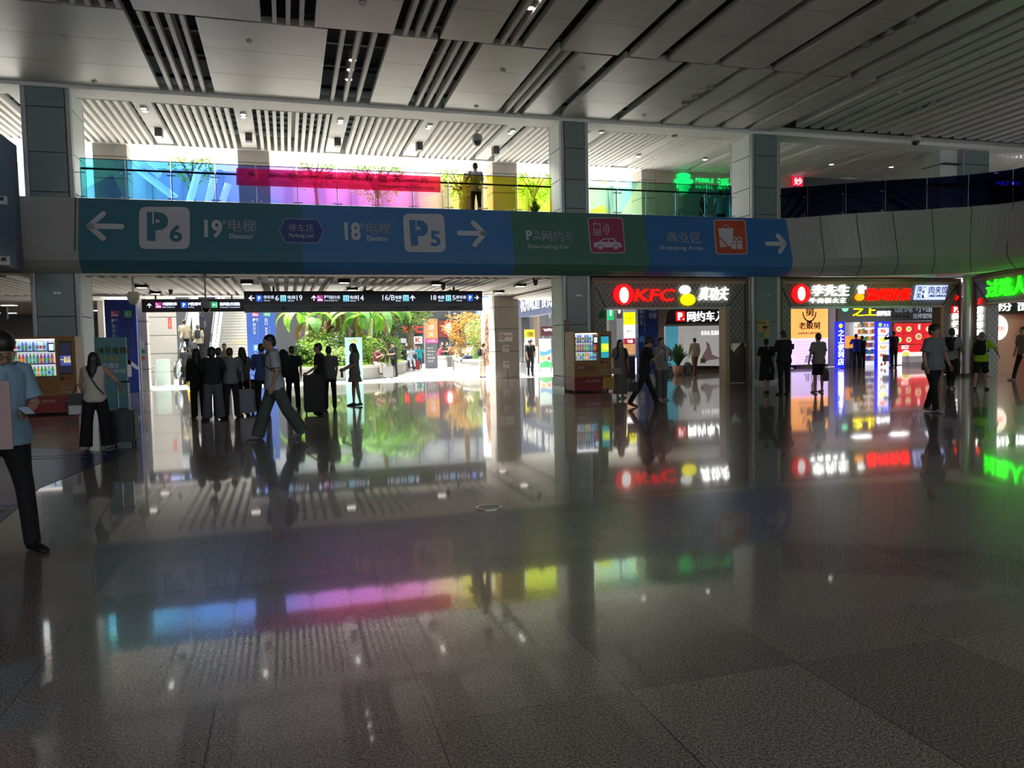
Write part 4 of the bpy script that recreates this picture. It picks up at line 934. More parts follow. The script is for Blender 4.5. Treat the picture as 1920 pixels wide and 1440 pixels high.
# escalator
EY0, EX0, EX1, TAN = 35.9, onY(330, 700, 35.9).x, onY(398, 700, 35.9).x, math.tan(R(30))
es = thing('escalator', 'escalator with glass sides carrying people up to the next level', 'escalator', ((EX0+EX1)/2, EY0, 0)); hw = (EX1-EX0)/2
STEEL = M('polished steel', (.6, .6, .62), .25, .9); RUB = M('black rubber', (.02, .02, .02), .5); ESTEP = M('dark escalator step', (.06, .06, .07), .5, .4)
n = 24
for k in range(n):
    y = .4*k; z = .23*k; MB().box(-hw+.25, hw-.25, y, y+.4, max(0.0, z-.23)+.001, z+.001+.02).build('step', ESTEP, es)
cg = M('clear balustrade glass', (.6, .8, .75), .05, 0, 0, alpha=.28)
for s_ in (-1, 1):
    x = s_*(hw-.12); side = MB().prism([(x-.1, 0, .0), (x-.1, 9.6, 5.52-.1), (x-.1, 9.6, 5.95), (x-.1, .2, .5), (x-.1, -.9, .28), (x-.1, -.9, 0)], (.2, 0, 0)); side.build('side_skirt', STEEL, es)
    MB().prism([(x-.01, -.9, .28), (x-.01, .2, .5), (x-.01, 9.6, 5.95), (x-.01, 9.6, 6.6), (x-.01, .1, 1.1), (x-.01, -.9, .95)], (.02, 0, 0)).build('glass_side', cg, es)
    pts = [(x, -.9, .3), (x, -1.15, .45), (x, -1.2, .7), (x, -1.05, .93), (x, -.8, 1.0), (x, .1, 1.13), (x, 9.6, 6.63)]
    MB().sweep(pts, [.05]*7, [.035]*7, 10).build('handrail', RUB, es, True)
    MB().box(x+s_*.14, x+s_*.2, .1, 9.6, 0, .1).build('outer_rail', STEEL, es) if False else None
    MB().prism([(x+s_*.12, 0, .02), (x+s_*.12, 9.6, 5.5), (x+s_*.12, 9.6, 5.75), (x+s_*.12, -.2, .3)], (.04, 0, 0)).build('white_side_strip', WHITE, es)
MB().box(-hw+.25, hw-.25, -1.1, 0, 0, .012).build('comb_plate', STEEL, es)
# stairs right of the escalator
a = onY(402, 690, 37).x; b = onY(468, 690, 37).x
st = thing('staircase', 'pale stone staircase rising behind the waiting group beside the escalator', 'stairs', ((a+b)/2, 37, 0)); h = (b-a)/2
sm_ = MB(); nz_ = MB()
for k in range(30): sm_.box(-h, h, .3*k, 9.6, .155*k, .155*(k+1)); nz_.box(-h, h, .3*k-.012, .3*k+.03, .155*(k+1)-.02, .155*(k+1)+.002)
sm_.build('steps', STONEW, st); nz_.build('nosing', M('grey nosing strips', (.22, .21, .2), .6), st)
for s_ in (-1,):
    MB().prism([(s_*h-.15, 0, 0), (s_*h-.15, 9.3, 4.7), (s_*h-.15, 9.3, 5.8), (s_*h-.15, 0, 1.0)], (.14, 0, 0)).build('white_parapet', WHITE, st)
m = MB(); m.box(-.2, 1.3, 3.2, 3.215, 1.83, 1.86); m.build('yellow_notice_strip', M('yellow strip', 'd8b040', .6), st)
t = thing('glass_barrier', 'small greenish glass barrier at the foot of the escalator', 'barrier', (onY(306, 722, 34.6).x, 34.6, 0))
MB().box(-.25, .3, 0, .03, 0, 1.15).build('glass_panel', cg, t); MB().tube((-.28, 0, 0), (-.28, 0, .85), .02).tube((-.28, 0, .85), (-.55, 0, .95), .02).build('steel_rail', STEEL, t)
t = thing('wet_floor_sign', 'yellow folding floor sign at the foot of the escalator', 'floor sign', (onY(358, 727, 33.6).x, 33.6, 0)); YP = M('yellow plastic', (.8, .5, .03), .5)
MB().prism([(-.14, -.15, 0), (.14, -.15, 0), (.09, -.02, .62), (-.09, -.02, .62)], (0, .015, 0)).build('front_board', YP, t); MB().prism([(-.14, .15, 0), (.14, .15, 0), (.09, .02, .62), (-.09, .02, .62)], (0, .015, 0)).build('rear_board', YP, t)

# ================================================================== PYLONS AND BOARDS
PNK = M('pink tile', (.55, .08, .22), .5); GRN = M('green tile', (.07, .38, .14), .5)
def exitpic(s, x0, y0, x1, y1, mat, light):
    tl_ = s.r(x0, y0, x1, y1, mat, 'pictogram_tile'); a = s.L((x0+x1)/2, (y0+y1)/2); w_ = s.L(x1, y0)[0]-s.L(x0, y0)[0]; m = MB()
    arrow(m, a[0]-w_*.05, a[1], w_*.5, 180, w_*.08, -.014, .004); m.box(a[0]+w_*.28, a[0]+w_*.34, -.018, -.014, a[1]-w_*.3, a[1]+w_*.3); m.build('exit_pictogram', light, tl_)
def carpic(s, x0, y0, x1, y1, mat, light):
    tl_ = s.r(x0, y0, x1, y1, mat, 'pictogram_tile'); a = s.L(x0, y1); b = s.L(x1, y0); w_ = b[0]-a[0]; h_ = b[1]-a[1]; m = MB()
    poly(m, [(a[0]+w_*.12, a[1]+h_*.15), (a[0]+w_*.88, a[1]+h_*.15), (a[0]+w_*.88, a[1]+h_*.3), (a[0]+w_*.7, a[1]+h_*.42), (a[0]+w_*.35, a[1]+h_*.42), (a[0]+w_*.12, a[1]+h_*.28)], -.014, .004)
    m.box(a[0]+w_*.18, a[0]+w_*.32, -.018, -.014, a[1]+h_*.55, a[1]+h_*.85); m.box(a[0]+w_*.42, a[0]+w_*.6, -.018, -.014, a[1]+h_*.6, a[1]+h_*.66); m.build('car_pictogram', light, tl_)
s = Plate('pylon_sign', 'tall blue exit pylon beside the narrow stone pier at the left', 'sign', 195, 562, 262, 741, 30.2); s.full('panel', NAVB, .3)
carpic(s, 207, 583, 223, 594, PNK, WLT); exitpic(s, 233, 582, 247, 595, GRN, WLT)
s.t('P', 209, 598, 216, 605, WLT, bold=.04); s.t('西', 217, 598, 221, 602, WLT); s.t('网约车', 210, 608, 217, 633, WLT, vertical=True); s.t('Ride-hailing Car', 218.5, 608, 221.5, 640, WLT, vertical=True)
s.t('出口', 235, 598, 242, 613, WLT, vertical=True, bold=.01); s.t('新风路/天城路', 236, 618, 244, 670, WLT, vertical=True, bold=.01); s.t('Xinfeng Rd / Tiancheng Rd', 247, 618, 250.5, 670, WLT, vertical=True)
m = MB(); a = s.L(243, 691); w_ = .2; arrow(m, a[0], a[1], .62, 90, .12, -.002, .012); m.build('arrow', WLT, s.o)
NB2 = M('sunlit blue sign panel', '3458a8', .45)  # lighter copy of the pylon blue, sunlight put into the colour
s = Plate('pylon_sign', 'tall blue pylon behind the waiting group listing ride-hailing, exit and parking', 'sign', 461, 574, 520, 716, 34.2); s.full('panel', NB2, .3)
carpic(s, 472, 585, 485, 593, PNK, WLT); exitpic(s, 494, 585, 507, 593, GRN, WLT)
s.t('P', 474, 597, 479, 603, WLT, bold=.04); s.t('西', 480, 597, 484, 602, WLT); s.t('网约车', 474, 606, 480, 627, WLT, vertical=True); s.t('Ride-hailing Car', 482, 604, 484.5, 635, WLT, vertical=True)
s.t('出口', 496, 596, 502, 609, WLT, vertical=True); s.t('新风路/天城路', 497, 614, 503, 652, WLT, vertical=True); s.t('Xinfeng Rd', 504.5, 612, 507, 640, WLT, vertical=True)
s.r(475, 646, 487, 658, M('light blue tile', '4a9ad8', .5), 'parking_tile'); s.t('P', 478, 648, 484, 656, WLT, dy=-.016, bold=.04); s.t('P停车场 地铁', 476, 662, 483, 706, WLT, vertical=True)
CYN = M('cyan board', (.05, .20, .24), .45); CYO = M('sunlit cyan board', (.30, .62, .60), .5); YL = M('dull yellow lettering', (.42, .38, .03), .5)  # second cyan is a paler copy with daylight put into the colour
s = Plate('freestanding_board', 'teal standing board with yellow elevator lettering behind the woman with the suitcase', 'sign', 176, 633, 243, 799, 17.0); s.full('board', CYN, .1)
s.t('18号电梯', 182, 651, 238, 663, YL, bold=.02); s.t('无障碍', 192, 668, 224, 677, YL); s.t('可通往', 192, 681, 224, 690, WLT); s.t('B1/1F/2F层', 185, 693, 236, 699, WLT)
MB().box(.52, .55, -.01, .11, 0, (s.z1-s.z0)).build('edge_trim', TRIM, s.o)
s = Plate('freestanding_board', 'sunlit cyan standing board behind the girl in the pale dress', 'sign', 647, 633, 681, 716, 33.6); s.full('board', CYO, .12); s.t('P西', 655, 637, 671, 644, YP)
s = Plate('vertical_board', 'orange, pink and grey information pylon on the plaza', 'sign', 796, 598, 821, 692, 47.5)
s.full('column', M('grey pylon', (.14, .14, .16), .5), .5); s.r(796, 598, 821, 635, M('orange panel', (.85, .32, .12), .5), 'orange_panel', .02); s.r(796, 635, 821, 643, M('pink panel', (.75, .12, .40), .5), 'pink_panel', .02)
WPR = M('white print', 'f0f0f0', .6) if 'white print' not in _mats else _mats['white print']
WP2 = M('bright white print', 'f0f0f0', .6)
s.t('湖', 802, 609, 813, 619, WP2, dy=-.025); s.t('滨', 802, 622, 813, 632, WP2, dy=-.025); s.t('21', 802, 637, 807, 641, WP2, dy=-.025); s.t('HUBIN', 808, 637, 816, 641, WP2, dy=-.025)
for k in range(5): s.t(['出口', '停车场 P', '电梯 16', '地铁', '卫生间'][k], 801, 651+6.2*k, 812+k % 2*4, 654+6.2*k, WP2, dy=-.004)
# ================================================================== HANGING SIGNS
LBL = M('lit parking blue', (.02, .12, .75), .5, 0, .5); LCY = M('lit cyan tile', (.05, .45, .6), .5, 0, .5); LPK = M('lit magenta tile', (.5, .03, .3), .5, 0, .5); LGR = M('lit green tile', (.05, .5, .2), .5, 0, .5); LW = em('lit sign lettering', 'dfe8ff', .75)
BLK2 = M('black sign face', (.02, .02, .03), .4)
def lift_tile(s, x0, y0, x1, y1):
    tl_ = s.r(x0, y0, x1, y1, LCY, 'elevator_tile'); a = s.L(x0, y1); b = s.L(x1, y0); w_ = b[0]-a[0]; h_ = b[1]-a[1]; m = MB()
    for f in (.14, .46, .78): m.box(a[0]+w_*f, a[0]+w_*(f+.08), -.02, -.014, a[1]+h_*.12, a[1]+h_*.88)
    m.box(a[0]+w_*.14, a[0]+w_*.86, -.02, -.014, a[1]+h_*.86, a[1]+h_*.92); m.build('elevator_pictogram', LW, tl_)
def ptile(s, x0, y0, x1, y1): tl_ = s.r(x0, y0, x1, y1, LBL, 'parking_tile'); pl_ = s.t('P', x0+(x1-x0)*.3, y0+(y1-y0)*.18, x0+(x1-x0)*.72, y1-(y1-y0)*.18, LW, bold=.05, dy=-.014); sub(pl_, tl_)
def arr(s, cx, cy, px, ang, mat=LW, name='arrow', f=.18):
    a = s.L(cx, cy); w_ = s.L(cx+px, cy)[0]-a[0]; m = MB(); arrow(m, a[0], a[1], w_, ang, w_*f, -.002, .01); m.build(name, mat, s.o)
s = Plate('hanging_sign', 'long black hanging sign with parking and elevator directions above the plaza opening', 'sign', 457, 546, 905, 582.5, 26.0)
s.full('body', BLK2, .18)
W_ = (s.x1-s.x0)/2
a = s.L(457, 571.5); MB().box(-W_, W_, -.012, -.001, 0, a[1]).build('grey_lower_strip', M('grey sign strip', (.11, .11, .12), .5), s.o)
m = MB()
for px in (513, 685, 852): a = s.L(px, 546); m.tube((a[0], .09, a[1]-.02), (a[0], .09, 3.95-s.z0), .035, n=8)
m.build('hanger_rod', RUB, s.o)
arr(s, 472, 559, 11, 180); ptile(s, 480, 553.5, 492, 565.5); s.t('停车库', 494, 554, 514, 560.5, LW); s.t('Parking', 495, 562.5, 506, 565, LW); s.t('6', 516, 554, 523, 563.5, LW)
lift_tile(s, 525, 553.5, 537, 565.5); s.t('电梯', 539, 554, 554, 561, LW); s.t('Elevator', 540, 562.5, 552, 565, LW); s.t('19', 556, 553.5, 567, 563.5, LW)
arr(s, 588.5, 559, 10, 90); carpic(s, 594, 553.5, 606, 565.5, LPK, LW); s.t('P', 608, 554, 612, 560, LW, bold=.03); s.t('西', 613, 554, 616, 558, LW); s.t('网约车', 617, 554, 638, 561, LW); s.t('Ride-hailing Car', 608, 562.5, 634, 565, LW)
lift_tile(s, 643, 553.5, 655, 565.5); s.t('电梯', 656, 554, 670, 561, LW); s.t('Elevator', 657, 562.5, 668, 565, LW); s.t('14', 671, 553.5, 682, 563.5, LW)
s.t('16/B', 717, 553, 740, 563, LW); s.t('电梯', 741, 554, 753, 561, LW); s.t('Elevator', 742, 562.5, 752, 565, LW); lift_tile(s, 755, 553, 767, 565); arr(s, 773.5, 559, 10, 90)
s.t('18', 808, 553.5, 818, 562.5, LW); s.t('电梯', 821, 554, 833, 561, LW); s.t('Elevator', 822, 562.5, 832, 565, LW); lift_tile(s, 835, 553, 846, 565); s.t('5', 848, 554, 854, 562.5, LW); s.t('停车库', 855, 554, 874, 560.5, LW); s.t('Parking', 856, 562.5, 866, 565, LW); ptile(s, 876, 552.5, 887, 564.5); arr(s, 893.5, 558, 8, 0)
DK = M('dark strip lettering', (.015, .015, .018), .6)
arr(s, 473, 577, 5, 180, DK); s.t('厕 10/11站台', 490, 575, 524, 578.5, DK, dy=-.014); s.t('餐厅', 537, 575, 546, 578.5, DK, dy=-.014); s.r(528, 574.5, 535, 580.5, DK, 'dark_tile', .004, -.012)
arr(s, 590, 577, 5, 180, DK); s.t('售票处 候车厅', 596, 575, 624, 578.5, DK, dy=-.014); s.t('售票处 卫生间', 644, 575, 671, 578.5, DK, dy=-.014); arr(s, 677, 577, 5, 0, DK)
s.t('P西网约车', 734, 575, 762, 579, DK, dy=-.014); s.r(761, 574, 766, 579.5, M('dark blue tile', '202c70', .5), 'blue_tile', .004, -.012); arr(s, 773, 577, 5, 90, DK); s.t('餐厅', 820, 575, 828, 578.5, DK, dy=-.014); s.t('旅客服务中心', 840, 575, 872, 578.5, DK, dy=-.014); arr(s, 894, 576, 5, 0, DK)
s = Plate('hanging_sign', 'shorter black hanging sign above the escalator with ride-hailing and parking tiles', 'sign', 265, 561, 460, 584, 30.1); s.full('body', BLK2, .15)
[MB().tube((x, .07, s.z1-s.z0-.02), (x, .07, 3.52-s.z0), .03, n=8).build('hanger_rod', RUB, s.o) for x in (-1.3, 1.3)]
arr(s, 280, 573, 9, 90); carpic(s, 291, 567, 303, 578, LPK, LW); s.t('P西网约车', 305, 567, 332, 573, LW, bold=.02); s.t('Ride-hailing Car', 305, 575, 328, 577.5, LW); ptile(s, 339, 566.5, 351, 577.5); s.t('P西停车场', 353, 567, 388, 573, LW, bold=.02); s.t('Parking', 353, 575, 364, 577.5, LW)
exitpic(s, 396, 566, 408, 577, LGR, LW); s.t('新风路/天城路', 412, 567, 450, 573, LW, bold=.02); s.t('Xinfeng Rd / Tiancheng Rd', 412, 575, 450, 577.5, LW)
s = Plate('hanging_sign', 'black hanging sign cut by the left edge of the picture', 'sign', -70, 576, 13, 598, 25.5); s.full('body', BLK2, .15); arr(s, -2, 587, 6, 0); s.t('停车场', -40, 582, -12, 592, LW)
MB().tube((0, .07, .5), (0, .07, 3.56-s.z0), .03).build('hanger_rod', RUB, s.o)

# ================================================================== FITTINGS
def glamp(x, y, z, e):
    l = bpy.data.lights.new('downlight_lamp', 'SPOT'); l.energy = e; l.spot_size = R(110); l.spot_blend = .6; l.shadow_soft_size = .07; l.color = (1, .95, .86)
    o = bpy.data.objects.new('downlight_lamp', l); C.objects.link(o); o.location = (x, y, z)

def downlight(x, y, z, label, group, r=.09, lit=False, h=.22):
    t = thing('downlight', label, 'ceiling light', (x, y, z), 0, group)
    MB().lathe([(r, 0), (r, h), (r*.9, h+.005)], n=18).build('housing', M('grey lamp housing', (.25, .25, .25), .4, .3) if not lit else M('pale lamp housing', (.5, .5, .5), .4), t)
    MB().lathe([(r*.8, -.004), (r*.8, .003)], n=18).build('lens', em('lit downlight lens', 'fff6e8', 5) if lit else M('unlit lens', (.5, .5, .48), .2), t); return t
def onC(px, py):
    d = ray(px, py); return cC+d*((8.33+SL*22.05-CAM_H)/(d.z+SL*d.y))
for px, py in ((661, 117), (657, 135), (654, 153), (994, 20), (1011, 1)):
    p = onC(px, py); downlight(p.x, p.y, zc(p.y)+.05, 'lit cylindrical downlight between the slats of the main ceiling', 'lit downlights in the main ceiling', .1, True)
for px, py in ((1625, 82), (1666, 60), (1708, 38), (1285, 192), (1305, 180), (1331, 162), (1684, 218), (1722, 203), (1748, 192)):
    p = onC(px, py); downlight(p.x, p.y, zc(p.y)-.06, 'unlit cylindrical downlight in a gap of the dark right ceiling', 'unlit downlights in the right ceiling', .11)
for px, py in ((120, 69), (177, 152), (468, 78), (893, 199), (943, 132), (1093, 130), (1208, 216), (1688, 173), (680, 6)):
    p = onC(px, py); t = thing('smoke_detector', 'small round smoke detector on a panel of the main ceiling', 'detector', (p.x, p.y, zc(p.y)-.045), 0, 'smoke detectors on the main ceiling'); MB().lathe([(.03, 0), (.06, .015), (.07, .045)], n=16).build('body', M('pale plastic', (.6, .6, .58), .4), t)
for i, xs in enumerate(STR):
    if xs > 8: continue
    for dx_, y in ((-.12, 23.35), (.12, 23.6)): downlight(xs+dx_*0, y, 8.2, 'lit round downlight on a white strip of the gallery ceiling', 'lit downlights of the gallery ceiling', .09, True, .08)
    t = thing('track_spotlight', 'black box spotlight on a white strip of the gallery ceiling', 'ceiling light', (xs+.05, 25.6, 8.02), 0, 'black spotlights of the gallery ceiling'); MB().box(-.1, .1, -.14, .14, 0, .25).build('housing', M('black lamp box', (.03, .03, .03), .4), t); MB().box(-.08, .08, -.12, .12, -.004, .0).build('lens', M('unlit lens', (.5, .5, .48), .2), t)
    glamp(xs, 23.4, 8.12, 110)
for px, py in ((1197, 293), (1322, 299), (1559, 308), (1671, 313), (1774, 318), (1868, 324), (1128, 248), (1265, 256)):
    p = onZ(px, py, 8.2); downlight(p.x, p.y, 8.19, 'lit square-cut downlight far right in the gallery ceiling', 'lit downlights far right in the gallery ceiling', .1, py > 290, .08)
for px, py in ((266, 536), (292, 548), (463, 529), (645, 527), (660, 541), (818, 531), (850, 546), (975, 534), (935, 546), (690, 546)):
    p = onZ(px, py, 3.5); t = thing('downlight_box', 'black recessed downlight box in the lower slat ceiling', 'ceiling light', (p.x, p.y, 3.44), 0, 'downlight boxes of the lower ceiling'); MB().box(-.18, .18, -.18, .18, 0, .1).build('housing', M('black lamp box', (.03, .03, .03), .4), t); MB().box(-.13, .13, -.13, .1, -.004, .0).build('lens', em('lit box lens', 'fff6e8', 3), t); glamp(p.x, p.y, 3.42, 45)
def ptz(name, label, x, y, ztop, zbody, r=.11, mat=None, dome=None):
    t = thing(name, label, 'camera', (x, y, zbody)); mat = mat or M('grey camera housing', (.3, .3, .31), .4)
    MB().tube((0, 0, .1), (0, 0, ztop-zbody), .022).lathe([(.06, ztop-zbody-.03), (.06, ztop-zbody)], n=12).build('pole', mat, t)
    MB().lathe([(r*.7, .16), (r, .1), (r, -.02), (r*.95, -.05)][::-1], n=20).build('housing', mat, t, True)
    MB().ell((0, 0, -.06), r*.85, r*.85, r*.9).build('dome', dome or M('dark dome', (.02, .02, .025), .15), t, True); return t
p = onY(895, 262, 23.6); ptz('dome_camera', 'dark dome camera hanging from the gallery ceiling above the standing man', p.x, p.y, 8.22, p.z, .16)
p = onY(1717, 262, 21.3); ptz('dome_camera', 'white and black dome camera hanging from the right end of the ceiling', p.x, p.y, 8.35, p.z, .15, M('pale camera housing', (.5, .5, .5), .4))
p = onY(386, 574, 22.4); ptz('dome_camera', 'grey dome camera on a long pole in front of the escalator sign', p.x, p.y, 3.57, p.z, .13)
p = onY(250, 558, 23.4); ptz('dome_camera', 'cream double dome camera beside the blue exit pylon', p.x, p.y, 3.57, p.z, .16, M('cream housing', (.55, .52, .42), .5), M('cream housing', (.55, .52, .42), .5))
p = onY(320, 544, 28); ptz('dome_camera', 'small dark dome camera on the lower slats above the escalator sign', p.x, p.y, 3.55, p.z-.02, .07, M('dark camera housing', (.08, .08, .08), .4))
p = onY(831, 537, 24.6); ptz('dome_camera', 'small dark dome camera above the right half of the long hanging sign', p.x, p.y, 3.55, p.z, .07, M('dark camera housing', (.08, .08, .08), .4))
p = onY(1004, 528, 23.2); ptz('dome_camera', 'small dark dome camera near the top of the middle column', p.x, p.y, 3.57, p.z, .08, M('dark camera housing', (.08, .08, .08), .4))
# small devices on the left enclosure
for px, py, l in ((4, 375, 'small white device on the blue grey enclosure, the upper one'), (9, 488, 'small white device on the blue grey enclosure, the lower one')):
    p = onY(px, py, 19.2); t = thing('wall_device', l, 'device', (p.x, 19.2, p.z)); MB().box(-.09, .1, -.03, 0, -.1, .08).build('casing', M('pale plastic', (.6, .6, .58), .4), t); MB().box(-.06, .04, -.036, -.03, -.02, .06).build('screen', RUB, t)

# ================================================================== PLAZA
p = onY(928, 640, 30.7); q = onY(973, 640, 30.7)
t = thing('stone_column', 'square beige stone column with paper notices at the edge of the plaza', 'column', ((p.x+q.x)/2, 31.2, 0)); h = (q.x-p.x)/2
MB().box(-h, h, -.5, .5, 0, 3.5).build('cladding', M('warm grey stone', (.34, .31, .27), .6), t); m = MB(); [m.box(-h-.004, h+.004, -.504, .504, z, z+.02) for z in (1.15, 2.1, 3.0)]; m.box(-.01, .01, -.504, -.5, .0, .4); m.build('joint', JOINT, t)
PAP = M('pinkish paper', (.6, .5, .47), .7)
def sheet(label, x0, y0, x1, y1, Y, mat=PAP, text=None, tm=None):
    s = Plate('notice', label, 'notice', x0, y0, x1, y1, Y); s.full('sheet', mat, .008)
    if text: s.t(text, x0+(x1-x0)*.3, y0+(y1-y0)*.25, x1-(x1-x0)*.1, y1-(y1-y0)*.5, tm or TK, dy=-.001, depth=.002)
    return s
s = sheet('white no smoking notice on the square stone column', 935, 624, 961, 640, 30.68, M('white paper', (.7, .68, .65), .7), '禁止吸烟', TK); m = MB(); a = s.L(941, 631.5)
for k in range(16): b0, b1 = R(22.5*k), R(22.5*(k+1)); m.prism([(a[0]+r_*math.cos(b_), -.006, a[1]+r_*math.sin(b_)) for r_, b_ in ((.09, b0), (.12, b0), (.12, b1), (.09, b1))], (0, .003, 0))
arrow(m, a[0], a[1], .2, 135, .02, -.003, .003, .01); m.build('prohibition_symbol', M('red print', (.4, .03, .03), .5), s.o)
sheet('pink paper sheet on the stone column, the higher of two', 942, 647, 955, 660, 30.68, PAP, '招聘'); sheet('pink paper sheet on the stone column, the lower of two', 943, 677, 955, 690, 30.68, PAP, '招聘')
t = thing('round_column', 'round white column behind the carved wooden totem', 'column', (onY(920, 640, 33.1).x, 33.1, 0)); MB().lathe([(.42, 0), (.42, 3.55)], n=28).build('shaft', M('off white column paint', (.45, .44, .42), .6), t, True)
t = thing('carved_totem', 'carved wooden totem post with oval face panels beside the stone column', 'sculpture', (onY(919, 640, 32.15).x, 32.15, .55))
def wood_mat():
    m, nt, b = _new('carved wood'); N = nt.nodes; L = nt.links; tc = N.new('ShaderNodeTexCoord'); v = N.new('ShaderNodeTexVoronoi'); v.inputs['Scale'].default_value = 5; L.new(tc.outputs['Object'], v.inputs['Vector'])
    L.new(mixc(nt, v.outputs['Distance'], (.34, .17, .08), (.16, .07, .03)), b.inputs['Base Color']); b.inputs['Roughness'].default_value = .6
    bp = N.new('ShaderNodeBump'); bp.inputs['Distance'].default_value = .05; L.new(v.outputs['Distance'], bp.inputs['Height']); L.new(bp.outputs[0], b.inputs['Normal']); return m
WOODC = wood_mat(); MB().sweep([(0, 0, 0), (.03, 0, .6), (-.02, 0, 1.3), (.02, 0, 2.0), (0, 0, 2.35)], [.24, .22, .23, .21, .2], None, 16).build('post', WOODC, t, True)
for z_, h_ in ((1.75, .3), (1.1, .28), (.35, .25)): MB().ell((0, -.17, z_), .16, .09, h_).build('carved_oval', M('pale carved wood', (.38, .24, .14), .6, bump=.4, bscale=18), t, True)
MB().box(-.2, .2, -.36, .2, -.55, 0).build('base', WHITE, t)
# planters
def planter(label, pts, h, soil_back, cap=.12):
    """pts: plaza-side edge of the wall, left to right"""
    c = pts[len(pts)//2]; t = thing('stone_planter', label, 'planter', (c[0], c[1], 0)); n = len(pts)
    def off(i, d):
        a = pts[max(0, i-1)]; b = pts[min(n-1, i+1)]; ux, uy = b[0]-a[0], b[1]-a[1]; l = math.hypot(ux, uy); return (pts[i][0]-uy/l*d-c[0], pts[i][1]+ux/l*d-c[1])
    m = MB(); cp = MB(); so = MB()
    for i in range(n-1):
        A, B = off(i, .05), off(i+1, .05); D, E_ = off(i, .35), off(i+1, .35)
        m.hexa([(*A, 0), (*B, 0), (*E_, 0), (*D, 0), (*A, h-cap), (*B, h-cap), (*E_, h-cap), (*D, h-cap)])
        A, B, D, E_ = off(i, 0), off(i+1, 0), off(i, .45), off(i+1, .45)
        cp.hexa([(*A, h-cap), (*B, h-cap), (*E_, h-cap), (*D, h-cap), (*A, h), (*B, h), (*E_, h), (*D, h)])
        S = (soil_back[0]-c[0], soil_back[1]-c[1]); so.add([(*D, h-.06), (*E_, h-.06), (*S, h+.1)], [(0, 1, 2)])
    m.build('wall', M('planter stone', (.24, .23, .21), .7), t); cp.build('coping', M('planter coping', (.32, .31, .29), .6), t); so.build('soil', M('grassy soil', (.16, .26, .05), .9, var=.5, scale=4), t); return t
P1 = [onZ(x, y) for x, y in ((470, 716), (520, 716), (560, 715.5), (600, 715), (640, 714), (680, 712), (715, 709), (740, 705), (758, 700), (768, 695), (772, 690))]
planter('curved stone planter with banana plants in the middle of the plaza', [(p.x, p.y) for p in P1], .62, (2.0, 46.0))
P2 = [onZ(x, y) for x, y in ((848, 692), (852, 697), (862, 701), (880, 703.5), (905, 704), (935, 704))]
planter('round stone planter with a yellow shrub behind the carved totem', [(p.x, p.y) for p in P2], .75, (12.0, 44.0))
P3 = [onZ(x, y) for x, y in ((818, 687), (835, 688), (848, 688), (858, 686))]
planter('small stone planter bench at the back of the plaza', [(p.x, p.y) for p in P3], .7, (12.0, 54.0))
# vegetation
LG = leafmat('bright banana leaf', '7aaf36'); LG2 = leafmat('mid banana leaf', '5c8a40'); DRY = leafmat('dry banana leaf', '8a6c50', .4); TRK = M('banana stem', (.35, .40, .14), .7, var=.4, bump=.4)
def leaf(mb, base, az, el, L_, w, droop, seed, cut=.25):
    rd = random.Random(seed); n = 12; u = Vector((math.cos(az), math.sin(az), 0)); s = Vector((-math.sin(az), math.cos(az), 0)); p = Vector(base); a = el; pts = []; N_ = []
    for i in range(n+1):
        pts.append(p.copy()); d = u*math.cos(a)+Vector((0, 0, math.sin(a))); N_.append(d.cross(s)); p = p+d*(L_/n); a -= droop/n*(1+i/n)
    for sd in (-1, 1):
        for i in range(2, n):
            w0 = w*math.sin(PI*((i-1.6)/(n-1.2))**.8)*.5; w1 = w*math.sin(PI*((min(i+1, n)-1.6)/(n-1.2))**.8)*.5; w0 = max(w0, .02); w1 = max(w1, .01)
            if rd.random() < cut*.4: w1 *= .6
            sag = -.25*w0; g = .92 if rd.random() < cut else 1
            A = pts[i]; B = pts[i]+(pts[i+1]-pts[i])*g
            m_ = len(mb.v); mb.add([A, B, B+s*sd*w1+N_[i]*(-sag*0)+Vector((0, 0, -.22*w1)), A+s*sd*w0+Vector((0, 0, -.22*w0))], [(0, 1, 2, 3) if sd > 0 else (0, 3, 2, 1)])
    mb.sweep(pts[:n], [.03*(1-i/n)+.006 for i in range(n)], None, 5)
def banana(label, x, y, h, seed, nl=8, dry=7, dr=0, lean=0, ang=None):
    t = thing('banana_plant', label, 'plant', (x, y, .55)); rd = random.Random(seed)
    MB().sweep([(0, 0, 0), (lean*.3, 0, h*.5), (lean, 0, h)], [.17, .13, .09], None, 10).build('stem', TRK, t, True)
    for k in range(nl):
        az = (ang[k % len(ang)] if ang else 2*PI*k/nl+rd.uniform(-.3, .3)); m = MB(); leaf(m, (lean, 0, h*rd.uniform(.85, 1)), az, rd.uniform(.5, 1.2), rd.uniform(1.9, 2.8), rd.uniform(.5, .75), rd.uniform(1.2, 2.3), seed*31+k); m.build('leaf', LG if k % 3 else LG2, t)
    for k in range(dry):
        m = MB(); leaf(m, (lean*.6, 0, h*rd.uniform(.6, .95)), rd.uniform(0, 2*PI), rd.uniform(-.4, .3), rd.uniform(1.1, 1.9), rd.uniform(.25, .5), rd.uniform(1.4, 2.2), seed*77+k, .6); m.build('dry_leaf', DRY, t)
def X(px, Y): return onY(px, 650, Y).x
banana('banana plant with bright leaves at the left of the planter', X(575, 39), 39, 2.5, 3, 8, 8, lean=.1)
banana('banana plant with ragged dry leaves, second from the left in the planter', X(605, 40.5), 40.5, 3.2, 5, 7, 12)
banana('banana plant with thick dry skirt in the middle of the planter', X(640, 40), 40, 3.0, 8, 8, 13, lean=-.1)
banana('banana plant leaning over behind the cyan board', X(672, 39), 39, 2.8, 12, 8, 8)
